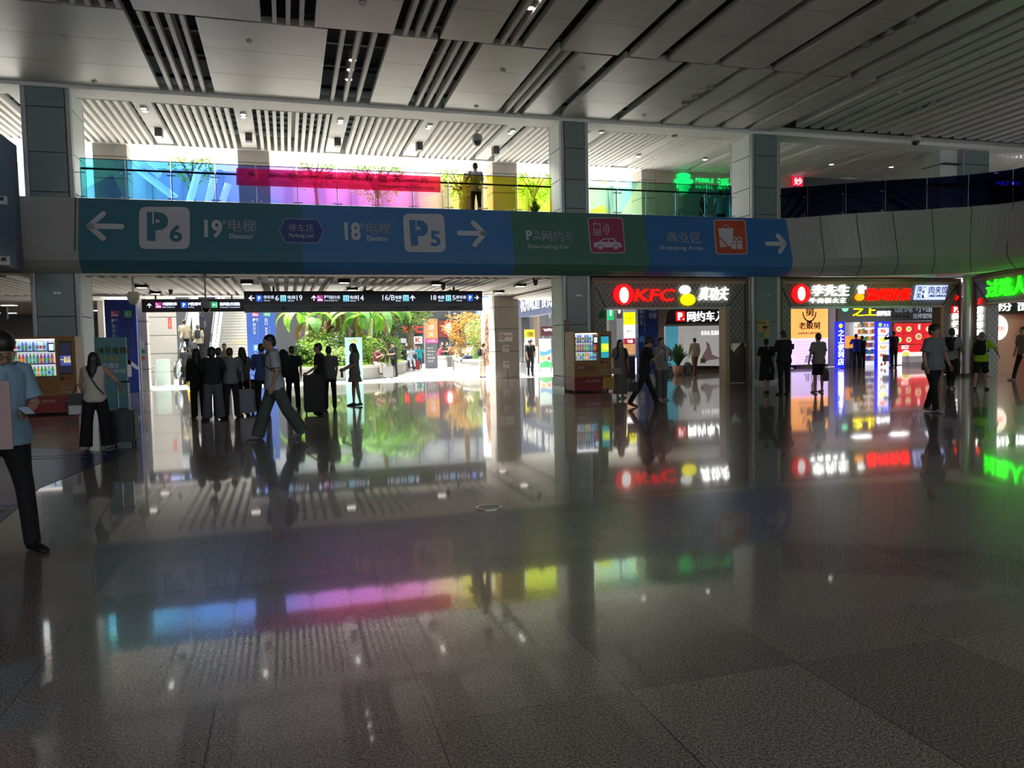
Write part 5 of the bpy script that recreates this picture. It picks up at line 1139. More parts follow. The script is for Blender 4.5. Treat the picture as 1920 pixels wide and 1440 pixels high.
banana('slim banana plant with one long drooping leaf right of the cyan board', X(692, 37.5), 37.5, 2.3, 17, 6, 1, lean=.15, ang=[-.3, .3, 2.6, -1.2, 1.2, 3.6])
banana('banana plant with broad pale leaves at the right of the planter', X(722, 40), 40, 3.2, 21, 8, 2, ang=[-.2, .2, -.7, .6, 2.4, 3.4, -1.5, 1.5])
def bush(label, cat, name, x, y, z, rx, ry, rz, n, s_, mat, seed, group=None, trunk=0):
    t = thing(name, label, cat, (x, y, z), 0, group); rd = random.Random(seed); m = MB()
    for _ in range(n):
        d = Vector((rd.gauss(0, 1), rd.gauss(0, 1), rd.gauss(0, 1))).normalized()*rd.uniform(.55, 1.0)**.6; k = 1+.28*mnoise.noise(d*2.1+Vector((seed, 0, 0)))*2
        c = Vector((d.x*rx*k, d.y*ry*k, rz+d.z*rz*k)); a = Vector((rd.uniform(-1, 1), rd.uniform(-1, 1), rd.uniform(-.6, .6))).normalized(); b = a.cross(Vector((rd.uniform(-1, 1), rd.uniform(-1, 1), 1))).normalized(); l_ = s_*rd.uniform(.6, 1.3)
        m.add([c-a*l_, c-b*l_*.4, c+a*l_, c+b*l_*.4], [(0, 1, 2, 3)])
    m.build('foliage', mat, t); mt = M('bark', (.14, .10, .07), .9, bump=.4)
    if trunk: 
        MB().sweep([(0, 0, -trunk), (.1, 0, -trunk*.4), (0, 0, rz*.5)], [.22, .17, .1], None, 9).build('trunk', mt, t, True)
        for k in range(5): a = k*1.26; MB().sweep([(0, 0, rz*.2), (rx*.3*math.cos(a), ry*.3*math.sin(a), rz*.8), (rx*.6*math.cos(a), ry*.6*math.sin(a), rz*1.2)], [.08, .05, .02], None, 6).build('branch', mt, t, True)
    else:
        MB().sweep([(0, 0, -.02), (0, 0, rz*.6)], [.04, .02], None, 6).build('stem', mt, t)
G1 = leafmat('fresh green leaves', '7a9c3c'); G2 = leafmat('dark green leaves', '3c5828'); G3 = leafmat('pale green leaves', '90a860'); G4 = leafmat('yellow orange leaves', 'b08838'); G5 = leafmat('lime grass', '90b03c')
for k, (px, py, Y, rx, rz, mt, l) in enumerate(((560, 700, 36.5, .55, .55, G2, 'dark green shrub at the left end of the planter'), (585, 700, 36.5, .8, .65, G1, 'feathery fresh green shrub, low at the left of the planter'), (612, 702, 35.8, .7, .45, G3, 'pale flowering shrub low in the planter'), (600, 680, 38, .9, .9, G1, 'tall feathery green shrub in front of the dry banana skirts'), (634, 690, 37, .75, .8, G2, 'round dark shrub left of the cyan board'), (645, 702, 35.6, .6, .45, G3, 'pale green shrub just left of the cyan board'), (690, 696, 36.6, .6, .7, G1, 'fresh green shrub right of the cyan board'), (712, 690, 38, .75, .8, G2, 'dark shrub behind the seated man in maroon'), (728, 680, 40, .8, .8, G1, 'light green shrub behind the standing man in black'))):
    bush(l, 'shrub', 'shrub', X(px, Y), Y, .56, rx, rx*.8, rz, 900, .09, mt, k+1)
bush('yellow and orange leaved shrub in the round planter', 'shrub', 'shrub', X(882, 41), 41, .72, 1.3, 1.0, 1.25, 2200, .1, G4, 31); bush('white flowering green shrub beside the yellow shrub', 'shrub', 'shrub', X(906, 39), 39, .72, .9, .8, 1.15, 1500, .08, G3, 33)
bush('broad dark tree with layered foliage behind the banana plants', 'tree', 'tree', X(735, 45), 45, 2.0, 2.4, 2, 1.6, 3600, .12, G2, 41, trunk=1.5); bush('pale leaved tree branch canopy left of the red letters', 'tree', 'tree', X(768, 44), 44, 2.6, 1.2, 1.2, .9, 1500, .11, G3, 43, trunk=2.1)
gm = MB(); rd = random.Random(5)
for _ in range(7000):
    u = rd.random(); i = rd.randrange(len(P1)-2); p = P1[i]+(P1[i+1]-P1[i])*u; f = rd.uniform(.02, .35); c = Vector((p.x+(2-p.x)*f, p.y+(46-p.y)*f+.3, .56+.1*f)); a = Vector((rd.uniform(-1, 1), rd.uniform(-1, 1), 0)).normalized()*.02; tip = c+Vector((rd.uniform(-.05, .05), rd.uniform(-.05, .05), rd.uniform(.08, .22))); gm.add([c-a, c+a, tip], [(0, 1, 2)])
g = gm.build('grass', G5); tag(g, 'bright lime grass covering the soil of the curved planter', 'grass'); g['kind'] = 'stuff'
# far buildings
FAR = thing('food_court_building', 'dark glazed food court building behind the plaza', 'building', (14, 60, 0))
MB().box(-22, 30, 0, 3, 0, 6.2).build('dark_facade', M('dark facade', (.035, .035, .042), .5), FAR)
PALE = M('pale curtain wall', (.42, .43, .46), .6, var=.05)
MB().box(-40, 40, .5, 3, 6.2, 14.6).build('upper_facade', PALE, FAR)
m = MB(); [m.box(x, x+.35, .1, .5, 6.2, 14.6) for x in [(-40+2.4*k) for k in range(33)]]; m.build('fin', M('grey blue fin', (.22, .25, .3), .6), FAR)
m = MB(); [m.box(-40, 40, .05, .5, z, z+.3) for z in (8.0, 11.6)]; m.build('floor_edge', M('grey floor edge', (.18, .2, .22), .6), FAR)  # darker grey bands across the upper facade
m = MB(); [m.box(x, x+.2, -.1, 0, 0, 6.2) for x in (-6, -1.5, 2.2, 7, 11)]; m.build('mullion', M('grey mullion', (.12, .12, .13), .5), FAR)
def far(label, x0, y0, x1, y1, mat, Y=59.5, text=None, tm=None, name='shop_sign'):
    s = Plate(name, label, 'sign', x0, y0, x1, y1, Y); s.full('board', mat, 60.05-Y if Y > 57 else .3)
    if Y < 57: MB().tube((0, .15, .1), (0, .15, -s.z0), .08).build('support_pole', TRIM, s.o)
    if text: s.t(text, x0+(x1-x0)*.1, y0+(y1-y0)*.15, x1-(x1-x0)*.1, y1-(y1-y0)*.15, tm, dy=-.01, bold=.04)
    return s
s = far('dark red far shop sign with a round red and white disc on the plaza', 822, 601, 862, 632, M('dark red board', (.13, .01, .012), .5)); m = MB(); a = s.L(841, 615); disc(m, a[0], a[1], .52, -.01, .04); m.build('disc', M('red disc', (.6, .02, .03), .5, 0, .3), s.o); m = MB(); disc(m, a[0]-.03, a[1], .24, -.06, .03, rz=.4); m.build('white_inlay', WP2, s.o)
s = far('black fascia with orange red KFC letters partly hidden by the tree', 752, 610, 794, 625, BLK2); s.t('KFC', 755, 612, 793, 624, ER, bold=.04, dy=-.01, depth=.05)
far('white square sign with a brown letter K', 777, 631, 792, 644, WP2, 59.3, 'K', M('brown red print', '8a3018', .6))
far('dull yellow wall panel under the canopy left of the totem', 872, 610, 908, 632, M('ochre panel', (.22, .17, .05), .6), 58.5)
far('blue far sign behind the top of the totem', 894, 575, 914, 592, M('bright blue board', (.05, .22, .8), .5), 52, '16', WP2)
far('blue vertical panel beside the round white column', 900, 556, 928, 580, M('bright blue board', (.05, .22, .8), .5), 50)
far('pair of small white posters on the dark facade', 752, 634, 762, 643, M('grey poster', (.3, .3, .32), .6), 59.4)
# right building with slatted blue grey facade
a = onY(975, 640, 44); b = onY(1045, 640, 36)
RB = thing('slatted_building', 'blue grey slatted building with white shop name at the right of the plaza', 'building', (a.x, 44, 0))
dxx, dyy = b.x-a.x, -8.0; l_ = math.hypot(dxx, dyy); RB.rotation_euler = (0, 0, math.atan2(dyy, dxx))
MB().box(-1.5, l_+1.5, 0, .4, 3.0, 5.6).build('slatted_band', M('blue grey slats', (.08, .10, .17), .5), RB); m = MB(); [m.box(x, x+.05, -.06, 0, 3.0, 5.6) for x in [(-1.5+.28*k) for k in range(44)]]; m.build('slat', M('light blue slat', (.13, .15, .24), .5), RB)
MB().box(-1.5, l_+1.5, 2.2, 2.6, 0, 3.0).build('dark_shopfront', M('dark facade', (.035, .035, .042), .5), RB); MB().box(-1.5, .5, 0, .5, 0, 3.0).build('dark_pier', M('dark facade', (.035, .035, .042), .5), RB)
txt('杭州味道 食街', 0.6, 7.5, 3.3, 4.3, -.07, WP2, RB, bold=.02)
for (l, x0, y0, x1, y1, Y, mt, tx, tm) in (('yellow and white hanging board above the man in black', 984, 618, 1003, 646, 38.5, M('yellow board', (.75, .6, .02), .5), '行李寄存', TK), ('tall colourful illustrated stand right of the man in black', 1012, 635, 1034, 689, 36.5, M('pale mint print', (.5, .62, .58), .5), None, None), ('dark red shop sign with a round white emblem at the far right of the plaza', 1014, 612, 1044, 629, 38, M('dark maroon board', (.06, .01, .02), .5), '古', EW), ('white narrow stand beside the illustrated stand', 1003, 650, 1009, 690, 37, WP2, None, None)):
    s = Plate('advert_board', l, 'sign', x0, y0, x1, y1, Y); s.full('board', mt, .1)
    if s.z0 > .5: MB().tube((-.3, .06, .1), (-.3, .06, -s.z0), .02).build('support_pole', TRIM, s.o); MB().tube((.3, .06, .1), (.3, .06, -s.z0), .02).build('support_pole', TRIM, s.o)
    if tx: s.t(tx, x0+4, y0+4, x1-3, y0+(y1-y0)*.5, tm, dy=-.002)
    if 'illustrated' in l:
        for k, (c, pts) in enumerate((('4a88c0', ((1012, 658), (1022, 660), (1034, 654), (1034, 662), (1020, 668), (1012, 667))), ('3aa060', ((1012, 682), (1024, 676), (1034, 680), (1034, 689), (1012, 689))), ('e0a050', ((1015, 668), (1021, 666), (1023, 674), (1016, 676))), ('d84848', ((1026, 670), (1031, 668), (1032, 675), (1027, 676))))):
            m = MB(); poly(m, [s.L(*q) for q in pts], -.002-.003*k, .004); m.build('printed_shape', M('print '+c, c, .6), s.o)
        MB().tube((-.3, .05, -s.z0), (-.3, .05, .1), .02).tube((.3, .05, -s.z0), (.3, .05, .1), .02).build('stand_leg', RUB, s.o)
    if 'yellow' in l: s.r(984, 633, 1003, 646, WP2, 'white_half', .02); s.t('行李', 988, 636, 999, 643, TK, dy=-.025)
# slanted white canopy beams and trees seen above the gallery glass
cb_ = thing('slanted_canopy', 'white slanted canopy beams outside, seen through the blue glass', 'canopy', (0, 38, 0)); 
m_ = {}
for k, (x0, y0, x1, y1) in enumerate(((232, 296, 330, 372), (352, 392, 372, 318), (388, 392, 402, 330), (262, 300, 300, 330), (412, 392, 428, 345))):
    A = onY(x0, y0, 38); B = onY(x1, y1, 38); MB().tube((A.x, 0, A.z), (B.x, 0, B.z), .16, n=8).build('beam', em('x', 'ffffff', 0) if False else M('white canopy steel', (.8, .8, .8), .5), cb_)
A = onY(345, 300, 38); MB().box(onY(215, 300, 38).x, onY(440, 300, 38).x, 0, .3, 5.2, 5.5).build('lower_beam', M('white canopy steel', (.8, .8, .8), .5), cb_); MB().tube((-4, .1, 0), (-4, .1, 5.3), .15).tube((-1, .1, 0), (-1, .1, 5.3), .15).build('post', M('white canopy steel', (.8, .8, .8), .5), cb_)
for k, (px, py, r, l) in enumerate(((358, 300, 1.3, 'sparse tree crown seen above the left end of the gallery glass'), (590, 306, 1.2, 'tree crown above the red banner, left one'), (705, 312, 2.0, 'tree crown above the red banner, broad right one'), (862, 322, 1.5, 'tree crown left of the man on the gallery'), (1000, 328, 1.6, 'tree crown between the stone gallery column and the middle column'))):
    Y = 50; p = onY(px, py+8, Y); bush(l, 'tree', 'tree', p.x, Y, p.z-r, r, r, r, int(420*r*r), .14, G1, 50+k, trunk=p.z-r)
# paved planter green below trees
# motel sign and wall on the gallery, right
p = onY(1236, 330, 27.2); q = onY(1400, 330, 27.2)
struct(BX('wall_rear', p.x, 20.6, 27.5, 27.7, 5.36, 8.3, M('warm beige wall', (.45, .38, .30), .6))); struct(BX('wall_rear', 20.6, 32, 27.5, 27.7, 5.36, 8.3, M('dark gallery wall', (.05, .055, .06), .5)))
s = Plate('neon_sign', 'green glowing PEBBLE MOTEL sign with a stacked pebble emblem on the gallery wall', 'sign', 1258, 322, 1372, 364, 27.48); GN = em('lit neon green', '10c860', 1.0)
m = MB()
for (cx, cy, rx, ry) in ((1281, 330, 13, 5), (1281, 340, 18, 6), (1281, 350, 13, 5), (1281, 359, 9, 4)): a = s.L(cx, cy); k_ = s.L(cx+1, cy)[0]-a[0]; disc(m, a[0], a[1], rx*k_, -.01, .05, rz=ry*k_)
m.build('pebble_emblem', GN, s.o); s.t('PEBBLE', 1304, 334, 1338, 343, GN, dy=-.01, depth=.03); s.t('MOTEL', 1304, 347, 1338, 355, GN, dy=-.01, depth=.03); s.t('派', 1344, 334, 1368, 356, GN, dy=-.01, depth=.03, bold=.01)
s = Plate('neon_sign', 'small red box sign with a glowing white character on the gallery', 'sign', 1487, 331, 1506, 349, 27.3); s.full('box', em('lit crimson box', 'c01030', .8), .1); s.t('妙', 1489, 333, 1504, 347, EW, dy=-.01)
s = Plate('neon_sign', 'faint violet lit sign behind the dark blue glass at the far right', 'sign', 1865, 334, 1918, 352, 26.6); s.full('box', M('dark box', (.02, .02, .03), .5), .05); s.t('休息 厅 HOTEL', 1868, 337, 1916, 349, em('lit violet', '8070ff', 1.6), dy=-.01)
# ================================================================== VENDING MACHINES
def vending(label, x, y, rz, wood, seed, w=1.22, h=1.86, d=.78):
    t = thing('vending_machine', label, 'vending machine', (x, y, 0), rz); hw_ = w/2; f = -d/2; zb = .46
    BODY = M('amber printed cabinet '+wood, wood, .5); RED = M('red machine base', (.30, .015, .02), .45)
    for k in (-1, 1):
        for j in (-1, 1): MB().lathe([(.03, 0), (.03, .05)], n=8).build('foot', RUB, t, loc=(k*(hw_-.1), j*(d/2-.1), 0))
    MB().rbox(-hw_, hw_, f, d/2, .05, zb, .02).build('base', RED, t)
    c = MB(); x0, x1, z0, z1 = -hw_+.04, hw_-.44, .93, h-.05; x2, x3 = hw_-.36, hw_-.08
    c.box(-hw_, hw_, f+.42, d/2, zb, h); c.box(-hw_, x0, f, f+.42, zb, h); c.box(x1, hw_, f, f+.42, zb, h); c.box(x0, x1, f, f+.42, zb, z0); c.box(x0, x1, f, f+.42, z1, h)
    c.build('cabinet', BODY, t)
    MB().box(x0, x1, f+.40, f+.415, z0, z1).build('lit_back', em('lit machine interior', 'e4eef8', .42), t)
    MB().box(x0+.02, x1-.02, f+.05, f+.09, z1-.03, z1-.01).build('lamp_strip', em('lit machine tube', 'ffffff', 3), t)
    gl = M('vending glass', (.9, .95, 1), .03, 0, 0, alpha=.06); MB().box(x0, x1, f, f+.008, z0, z1).build('display_window', gl, t)
    hs = (z1-z0)/3
    for k in range(3): MB().box(x0, x1, f+.02, f+.40, z0+hs*k, z0+hs*k+.025).build('shelf', M('dark machine shelf', (.03, .04, .09), .4), t)
    sf_ = MB().box(x2, x3, f-.008, f-.0005, .98, h-.12).build('screen_frame', RUB, t)
    sc_ = MB().box(x2+.015, x3-.015, f-.012, f-.0081, 1.02, h-.16); sc_.build('screen', em('lit teal screen', '2890a0', .7) if seed else M('dim dark screen', (.02, .025, .05), .2, 0, .3), sf_)
    m = MB(); m.box(x2+.02, x3-.02, f-.015, f-.0121, 1.2, 1.45); m.build('advert', em('lit lime advert', 'a8d030', .8) if seed else em('lit violet advert', '4850a0', .5), sf_)
    txt('一起品', x2+.03, x3-.03, 1.27, 1.42, f-.0155, em('lit yellow print', 'f0e060', .8), t)
    pf_ = MB().box(x1-.14, x1-.01, f-.01, f-.0005, z1-.33, z1-.1).build('payment_screen', RUB, t); MB().box(x1-.125, x1-.025, f-.013, f-.0101, z1-.29, z1-.13).build('payment_display', em('lit payment display', 'b8d0e8', .9), pf_)
    MB().box(x2, x2+.09, f-.006, f-.0005, .84, .93).build('card_reader', RUB, t); MB().box(x3-.13, x3-.02, f-.006, f-.0005, .86, .92).build('red_label', M('red print', (.4, .03, .03), .5), t)
    lg = M('pale label print', (.5, .48, .42), .6); txt('自助售货机', x0+.35, x0+.62, .62, .8, f-.001, M('dark amber print', (.18, .09, .03), .6), t); txt('扫码支付', x2, x3, .62, .68, f-.001, lg, t); txt('农夫商城', x2, x3, .52, .59, f-.001, lg, t)
    MB().box(x0+.02, x0+.3, f-.004, f-.0005, .66, .85).build('red_sticker', M('red sticker', (.35, .05, .04), .5), t); txt('扫码买', x0+.05, x0+.27, .7, .8, f-.005, WLT, t)
    txt('· 乳饮料 ·', -.3, .3, .3, .38, f-.001, lg, t)
    MB().box(hw_-.3, hw_-.02, f-.006, f-.0005, .14, .3).build('price_label', M('dark label', (.04, .02, .02), .5), t)
    txt('欢迎', -.1-hw_+.02, -hw_+.1, 0, .01, 0, lg, None) if False else None
    # bottles
    rd = random.Random(seed+3); mtx = Matrix.Translation(t.location) @ Matrix.Rotation(rz, 4, 'Z')
    for k in range(3):
        xx = x0+.055
        while xx < (x1-.04 if k < 2 else x1-.04):
            if not (k == 2 and xx > x1-.17):
                ci = (rd.randrange(3) + (k*2)) % 6; o = bottle(ci)
                o.location = mtx @ Vector((xx, f+.12, z0+hs*k+.026)); o.rotation_euler = (0, 0, rz)
                tag(o, ['bottle of coloured drink on a lit shelf of the machine by the left column', 'bottle of coloured drink on a lit shelf of the machine by the middle column'][1 if seed else 0], 'bottle', ['bottles in the left vending machine', 'bottles in the right vending machine'][1 if seed else 0])
            xx += .078
    return t
_bt = {}
BC = ['7ac0c8', 'd89030', '50a050', 'c84040', '5868c0', 'd8d0c0']
def bottle(ci):
    if ci in _bt:
        r = _bt[ci].copy(); C.objects.link(r)
        for ch in _bt[ci].children: c = ch.copy(); C.objects.link(c); c.parent = r
        return r
    o = MB().lathe([(.028, 0), (.033, .01), (.033, .15), (.028, .18), (.015, .205), (.015, .215)], n=12).build('drink_bottle', M('drink '+BC[ci], BC[ci], .2, 0, .45), None, True)  # drink and label colours glow, standing in for front light in the machine
    MB().lathe([(.017, .212), (.017, .235)], n=10).build('cap', M('cap white', (.7, .7, .7), .5), o); MB().lathe([(.0335, .05), (.0335, .12)], n=12).build('paper_label', M('label '+BC[ci-2], BC[ci-2], .5, 0, .35), o)
    _bt[ci] = o; return o
vending('drinks vending machine with amber cabinet and red base in front of the left column', onY(90, 700, 21.4).x, 21.45, 0, 'a06c2c', 0, 1.42, 1.92)
vending('drinks vending machine with amber cabinet and red base beside the middle column', onY(1106, 700, 21.3).x, 21.42, 0, 'a0743c', 1, 1.2, 1.82)
t = thing('notice_board', 'pinkish brown notice board strip beside the right vending machine on the middle column', 'notice', (8.40, 22.08, 1.0)); MB().box(-.16, .04, 0, .03, 0, 1.2).build('board', M('brown pink paper', (.30, .20, .16), .6), t)

# ================================================================== PEOPLE
def fuse(mb, name, mat, parent, voxel, it=4, fac=.5):
    me = bpy.data.meshes.new(name); me.from_pydata(mb.v, [], mb.f); me.update()
    o = bpy.data.objects.new('tmp', me); C.objects.link(o)
    m = o.modifiers.new('r', 'REMESH'); m.mode = 'VOXEL'; m.voxel_size = voxel
    s = o.modifiers.new('s', 'SMOOTH'); s.factor = fac; s.iterations = it
    dg = bpy.context.evaluated_depsgraph_get(); me2 = bpy.data.meshes.new_from_object(o.evaluated_get(dg))
    bpy.data.objects.remove(o); bpy.data.meshes.remove(me); me2.shade_smooth(); me2.materials.clear(); me2.name = name
    return mobj(name, me2, mat, parent)
SKIN = M('warm skin', (.42, .25, .17), .55, var=.05); HAIR = M('black hair', (.012, .010, .010), .45, var=.3, scale=40); HAIRB = M('brown hair', (.10, .06, .035), .5, var=.3, scale=40); GREYH = M('grey hair', (.16, .16, .16), .5)
EYEM = M('dark eye', (.01, .01, .01), .2); LIP = M('lip', (.30, .10, .09), .5); EYEW = M('eye white', (.6, .58, .55), .3)
def cloth(h): return M('cloth '+h, h, .85, var=.12, scale=9, bump=.25, bscale=7)
def shoe_m(h): return M('shoe '+h, h, .5)
def person(label, px, pf, pt, face, pose=None, top='ffffff', bottom='101014', shoes='15151a', style='pants', sleeve='short', hair='short', skin=None, z0=0, Y=None, det=1, wide=0, girth=1.0, group=None, H=None, Xw=None, band=None, topwide=0):
    pose = pose or {}; lean = pose.get('lean', 3); hp = pose.get('head', 4); ht = pose.get('turn', 0)
    legs = pose.get('legs', ((3, 2, 3), (-2, 2, 3))); arms = pose.get('arms', ((4, 7, 12, 3), (4, 7, 12, 3))); twist = pose.get('twist', 0)
    if Y is None: w_ = onZ(px, pf, z0); Y = w_.y; x = w_.x
    else: x = onY(px, 650, Y).x
    if Xw is not None: x = Xw
    def d2(a): return Vector((0, -math.sin(R(a)), math.cos(R(a))))
    P = Vector((0, 0, 0)); up = d2(lean); nb = P+d2(lean*.5)*.22+d2(lean)*.31; ch = P+d2(lean*.5)*.2+d2(lean)*.14
    hd = nb+d2(lean+hp)*.125
    J = dict(pelvis=P, neck=nb, head=hd, sh=[], el=[], wr=[], hip=[], kn=[], an=[], ft=[], hand=[])
    for i, s in enumerate((-1, 1)):
        h, k, sp = legs[i]; hj = Vector((s*.088, 0, -.02)); dth = Vector((s*math.sin(R(sp)), -math.sin(R(h))*math.cos(R(sp)), -math.cos(R(h))*math.cos(R(sp)))); kn = hj+dth*.43
        dsh = Vector((s*math.sin(R(sp))*.4, -math.sin(R(h-k)), -math.cos(R(h-k)))).normalized(); an = kn+dsh*.41; sa = h-k
        heel = pose.get('heel', (None, None))[i]
        fp = heel if heel is not None else (min(0, (sa+18))*1.1 if sa < -18 else max(0, sa-18)*.8)
        fd = Vector((s*.12, -math.cos(R(fp)), math.sin(R(fp)))).normalized() 
        J['hip'].append(hj); J['kn'].append(kn); J['an'].append(an); J['ft'].append(fd)
        f, a, e, inn = arms[i]; tw = R(twist)
        sh = nb+Vector((s*.175, 0, 0))-up*.055; da = Vector((s*math.sin(R(a)), -math.sin(R(f+lean))*math.cos(R(a)), -math.cos(R(f+lean))*math.cos(R(a)))); el = sh+da*.285
        fe = f+lean+e; de = Vector((-s*math.sin(R(inn)), -math.sin(R(fe))*math.cos(R(inn)), -math.cos(R(fe))*math.cos(R(inn)))).normalized(); wr = el+de*.245
        J['sh'].append(sh); J['el'].append(el); J['wr'].append(wr); J['hand'].append((wr+de*.09, de))
    low = min(min(J['an'][i].z, J['an'][i].z+.15*J['ft'][i].z)-.075 for i in (0, 1)); seat = pose.get('seat')
    ztop = hd.z+.135-low
    if H: sc_ = H/1.72
    elif seat is not None: sc_ = .97
    else: sc_ = max(.62, min(1.13, (onY(px, pt, Y).z-z0)/ztop))
    rz = R(face)
    zr = z0-low*sc_ if seat is None else z0+seat+.10*sc_
    t = thing('person', label, 'person', (x, Y, z0 if seat is None else zr-max(0, -low*sc_)), rz, group)
    if seat is not None: t.location.z = z0
    base = Vector((0, 0, zr-t.location.z))
    def T(v): return base+Vector(v)*sc_
    S = sc_; vox = (.014 if det == 1 else .009 if det == 2 else .022)
    tops = cloth(top); bots = cloth(bottom); sk = skin or SKIN; g = girth
    # ---- body, one surface
    b = MB()
    def tor(mb, ex, z_lo=-.09, z_hi=None, gx=1, flare=0, neck=True):
        rings = [(-.10, .150, .105), (-.02, .163, .118), (.08, .145, .105), (.18, .140, .100), (.28, .155, .110), (.38, .168, .112), (.45, .172, .098), (.50, .120, .075), (.53, .065, .06)]
        pts, rx, ry = [], [], []
        for z, a_, b_ in rings:
            if z < z_lo-.001: continue
            q = P+d2(lean*.5)*min(z, .22)+d2(lean)*max(0, z-.22) if z > 0 else P+Vector((0, 0, z)); fl = flare*max(0, (.3-z)/.4)
            pts.append(T(q)); rx.append((a_*g**(1 if z < .35 else .4)+ex+fl)*S); ry.append((b_*g**1.3+ex+fl)*S)
        mb.sweep(pts, rx, ry, 16)
    tor(b, -.006)
    b.sweep([T(nb-up*.05), T(nb+d2(lean+hp*.5)*.03), T(hd-d2(lean+hp)*.04)], [.06*S, .054*S, .052*S], None, 12)
    hdir = d2(lean+hp); fw = Vector((0, -math.cos(R(lean+hp)), -math.sin(R(lean+hp)))); rt = Vector((1, 0, 0))
    if ht: 
        q = Matrix.Rotation(R(ht), 3, hdir); fw = q@fw; rt = q@rt
    def Hh(x_, f_, u_): return T(hd+rt*x_+fw*f_+hdir*u_)
    prof = [(-.118, .022, .028, .052), (-.105, .040, .045, .040), (-.080, .054, .062, .022), (-.045, .064, .078, .010), (-.005, .071, .088, .004), (.035, .073, .092, 0), (.070, .066, .084, -.004), (.098, .046, .060, -.008), (.115, .018, .025, -.010)]
    n_ = 16; vs = []
    for u_, rx, ry, fo in prof: vs += [Hh(rx*math.cos(2*PI*k/n_), fo+ry*math.sin(2*PI*k/n_), u_) for k in range(n_)]
    b.add(vs, [(i*n_+k, i*n_+(k+1) % n_, (i+1)*n_+(k+1) % n_, (i+1)*n_+k) for i in range(len(prof)-1) for k in range(n_)]+[tuple(range(n_-1, -1, -1)), tuple(range((len(prof)-1)*n_, len(prof)*n_))])
    b.sweep([Hh(0, .082, .018), Hh(0, .098, -.008), Hh(0, .108, -.03), Hh(0, .088, -.042)], [.009*S, .012*S, .017*S, .012*S], None, 8)   # nose
    for s in (-1, 1):
        b.sweep([Hh(s*.070, -.012, .018), Hh(s*.080, -.016, .0), Hh(s*.072, -.004, -.034)], [.010*S, .016*S, .008*S], [.014*S, .02*S, .01*S], 8)   # ear
        b.sweep([Hh(s*.012, .084, .026), Hh(s*.042, .074, .030)], [.010*S, .009*S], None, 6)   # brow
    b.sweep([Hh(-.022, .084, -.062), Hh(0, .092, -.063), Hh(.022, .084, -.062)], [.007*S, .011*S, .007*S], None, 6)
    for i, s in enumerate((-1, 1)):
        sh, el, wr = J['sh'][i], J['el'][i], J['wr'][i]; mid = el.lerp(wr, .3)
        b.sweep([T(sh.lerp(nb, .25)), T(sh), T(sh.lerp(el, .5)), T(el), T(mid), T(wr)], [.05*S, .052*S*g**.5, .044*S*g**.5, .037*S, .036*S, .025*S], None, 10)
        hc, de = J['hand'][i]; xa = Vector((1, 0, 0)) if abs(de.x) < .8 else Vector((0, 1, 0)); side = (xa-de*xa.dot(de)).normalized(); nrm = de.cross(side); curl = pose.get('curl', (25, 25))[i]
        if det == 0: b.sweep([T(wr), T(wr+de*.07), T(wr+de*.15)], [.024*S, .036*S, .014*S], [.02*S, .018*S, .012*S], 8)
        else:
            pa = Vector((0, -1, 0)) if abs(de.y) < .7 else Vector((0, 0, 1))   # finger row axis
            row = (pa-de*pa.dot(de)).normalized(); cn = row.cross(de).normalized(); cn = cn if cn.x*s < 0 else -cn     # curl towards the palm (inward)
            b.sweep([T(wr), T(wr+de*.04), T(wr+de*.085)], [.024*S, .038*S, .040*S], [.019*S, .015*S, .013*S], 10, tuple(row))
            for k in range(4):
                o_ = (k-1.5)*.0195; L_ = (.064, .072, .068, .054)[k]; r0 = T(wr+de*.08+row*-o_); c1 = R(curl*.6); c2 = R(curl*1.8)
                d1 = de*math.cos(c1)+cn*math.sin(c1); d2_ = de*math.cos(c2)+cn*math.sin(c2)
                p1 = r0+d1*L_*.5*S; p2 = p1+d2_*L_*.5*S; b.sweep([r0, p1, p2], [.0095*S, .009*S, .007*S], None, 6)
            th = T(wr+de*.03+row*.03); td = (de*.7+row*.55+cn*.45).normalized(); b.sweep([th, th+td*.03*S, th+(td*.5+de*.5)*.062*S], [.012*S, .0105*S, .008*S], None, 6)
        hj, kn, an = J['hip'][i], J['kn'][i], J['an'][i]
        b.sweep([T(hj+Vector((0, 0, .05))), T(hj.lerp(kn, .2)), T(hj.lerp(kn, .7)), T(kn), T(kn.lerp(an, .28)), T(kn.lerp(an, .75)), T(an)], [.085*S*g, .082*S*g, .060*S, .050*S, .053*S, .036*S, .034*S], None, 12)
        fd = J['ft'][i]; b.sweep([T(an), T(an-Vector((0, 0, .05))+fd*.02), T(an-Vector((0, 0, .055))+fd*.1), T(an-Vector((0, 0, .06))+fd*.14)], [.032*S, .032*S, .028*S, .02*S], None, 8)
    fuse(b, 'body', sk, t, vox*S, 3)
    # ---- shirt
    c = MB(); hem = {'dress': -.1, 'crop': 0.0}.get(style if style == 'dress' else '', -.10)
    tor(c, .014+topwide*.5, hem, flare=.02+topwide)
    for i in (0, 1):
        sh, el, wr = J['sh'][i], J['el'][i], J['wr'][i]
        if sleeve == 'none': c.sweep([T(sh.lerp(nb, .5)), T(sh.lerp(nb, .12))], [.05*S, .055*S], None, 10); continue
        if sleeve == 'short': pts = [sh.lerp(nb, .35), sh, sh.lerp(el, .45), sh.lerp(el, .80)]; rr_ = [.056, .068*g**.5, .064*g**.4, .070*g**.4+topwide]
        else: pts = [sh.lerp(nb, .35), sh, sh.lerp(el, .5), el, el.lerp(wr, .5), el.lerp(wr, .93)]; rr_ = [.056, .066, .060, .054, .047, .040]
        c.sweep([T(p_) for p_ in pts], [v*S for v in rr_], None, 12)
    fuse(c, 'dress_top' if style == 'dress' else 'shirt', tops, t, vox*S, 5)
    # ---- lower garment
    c = MB()
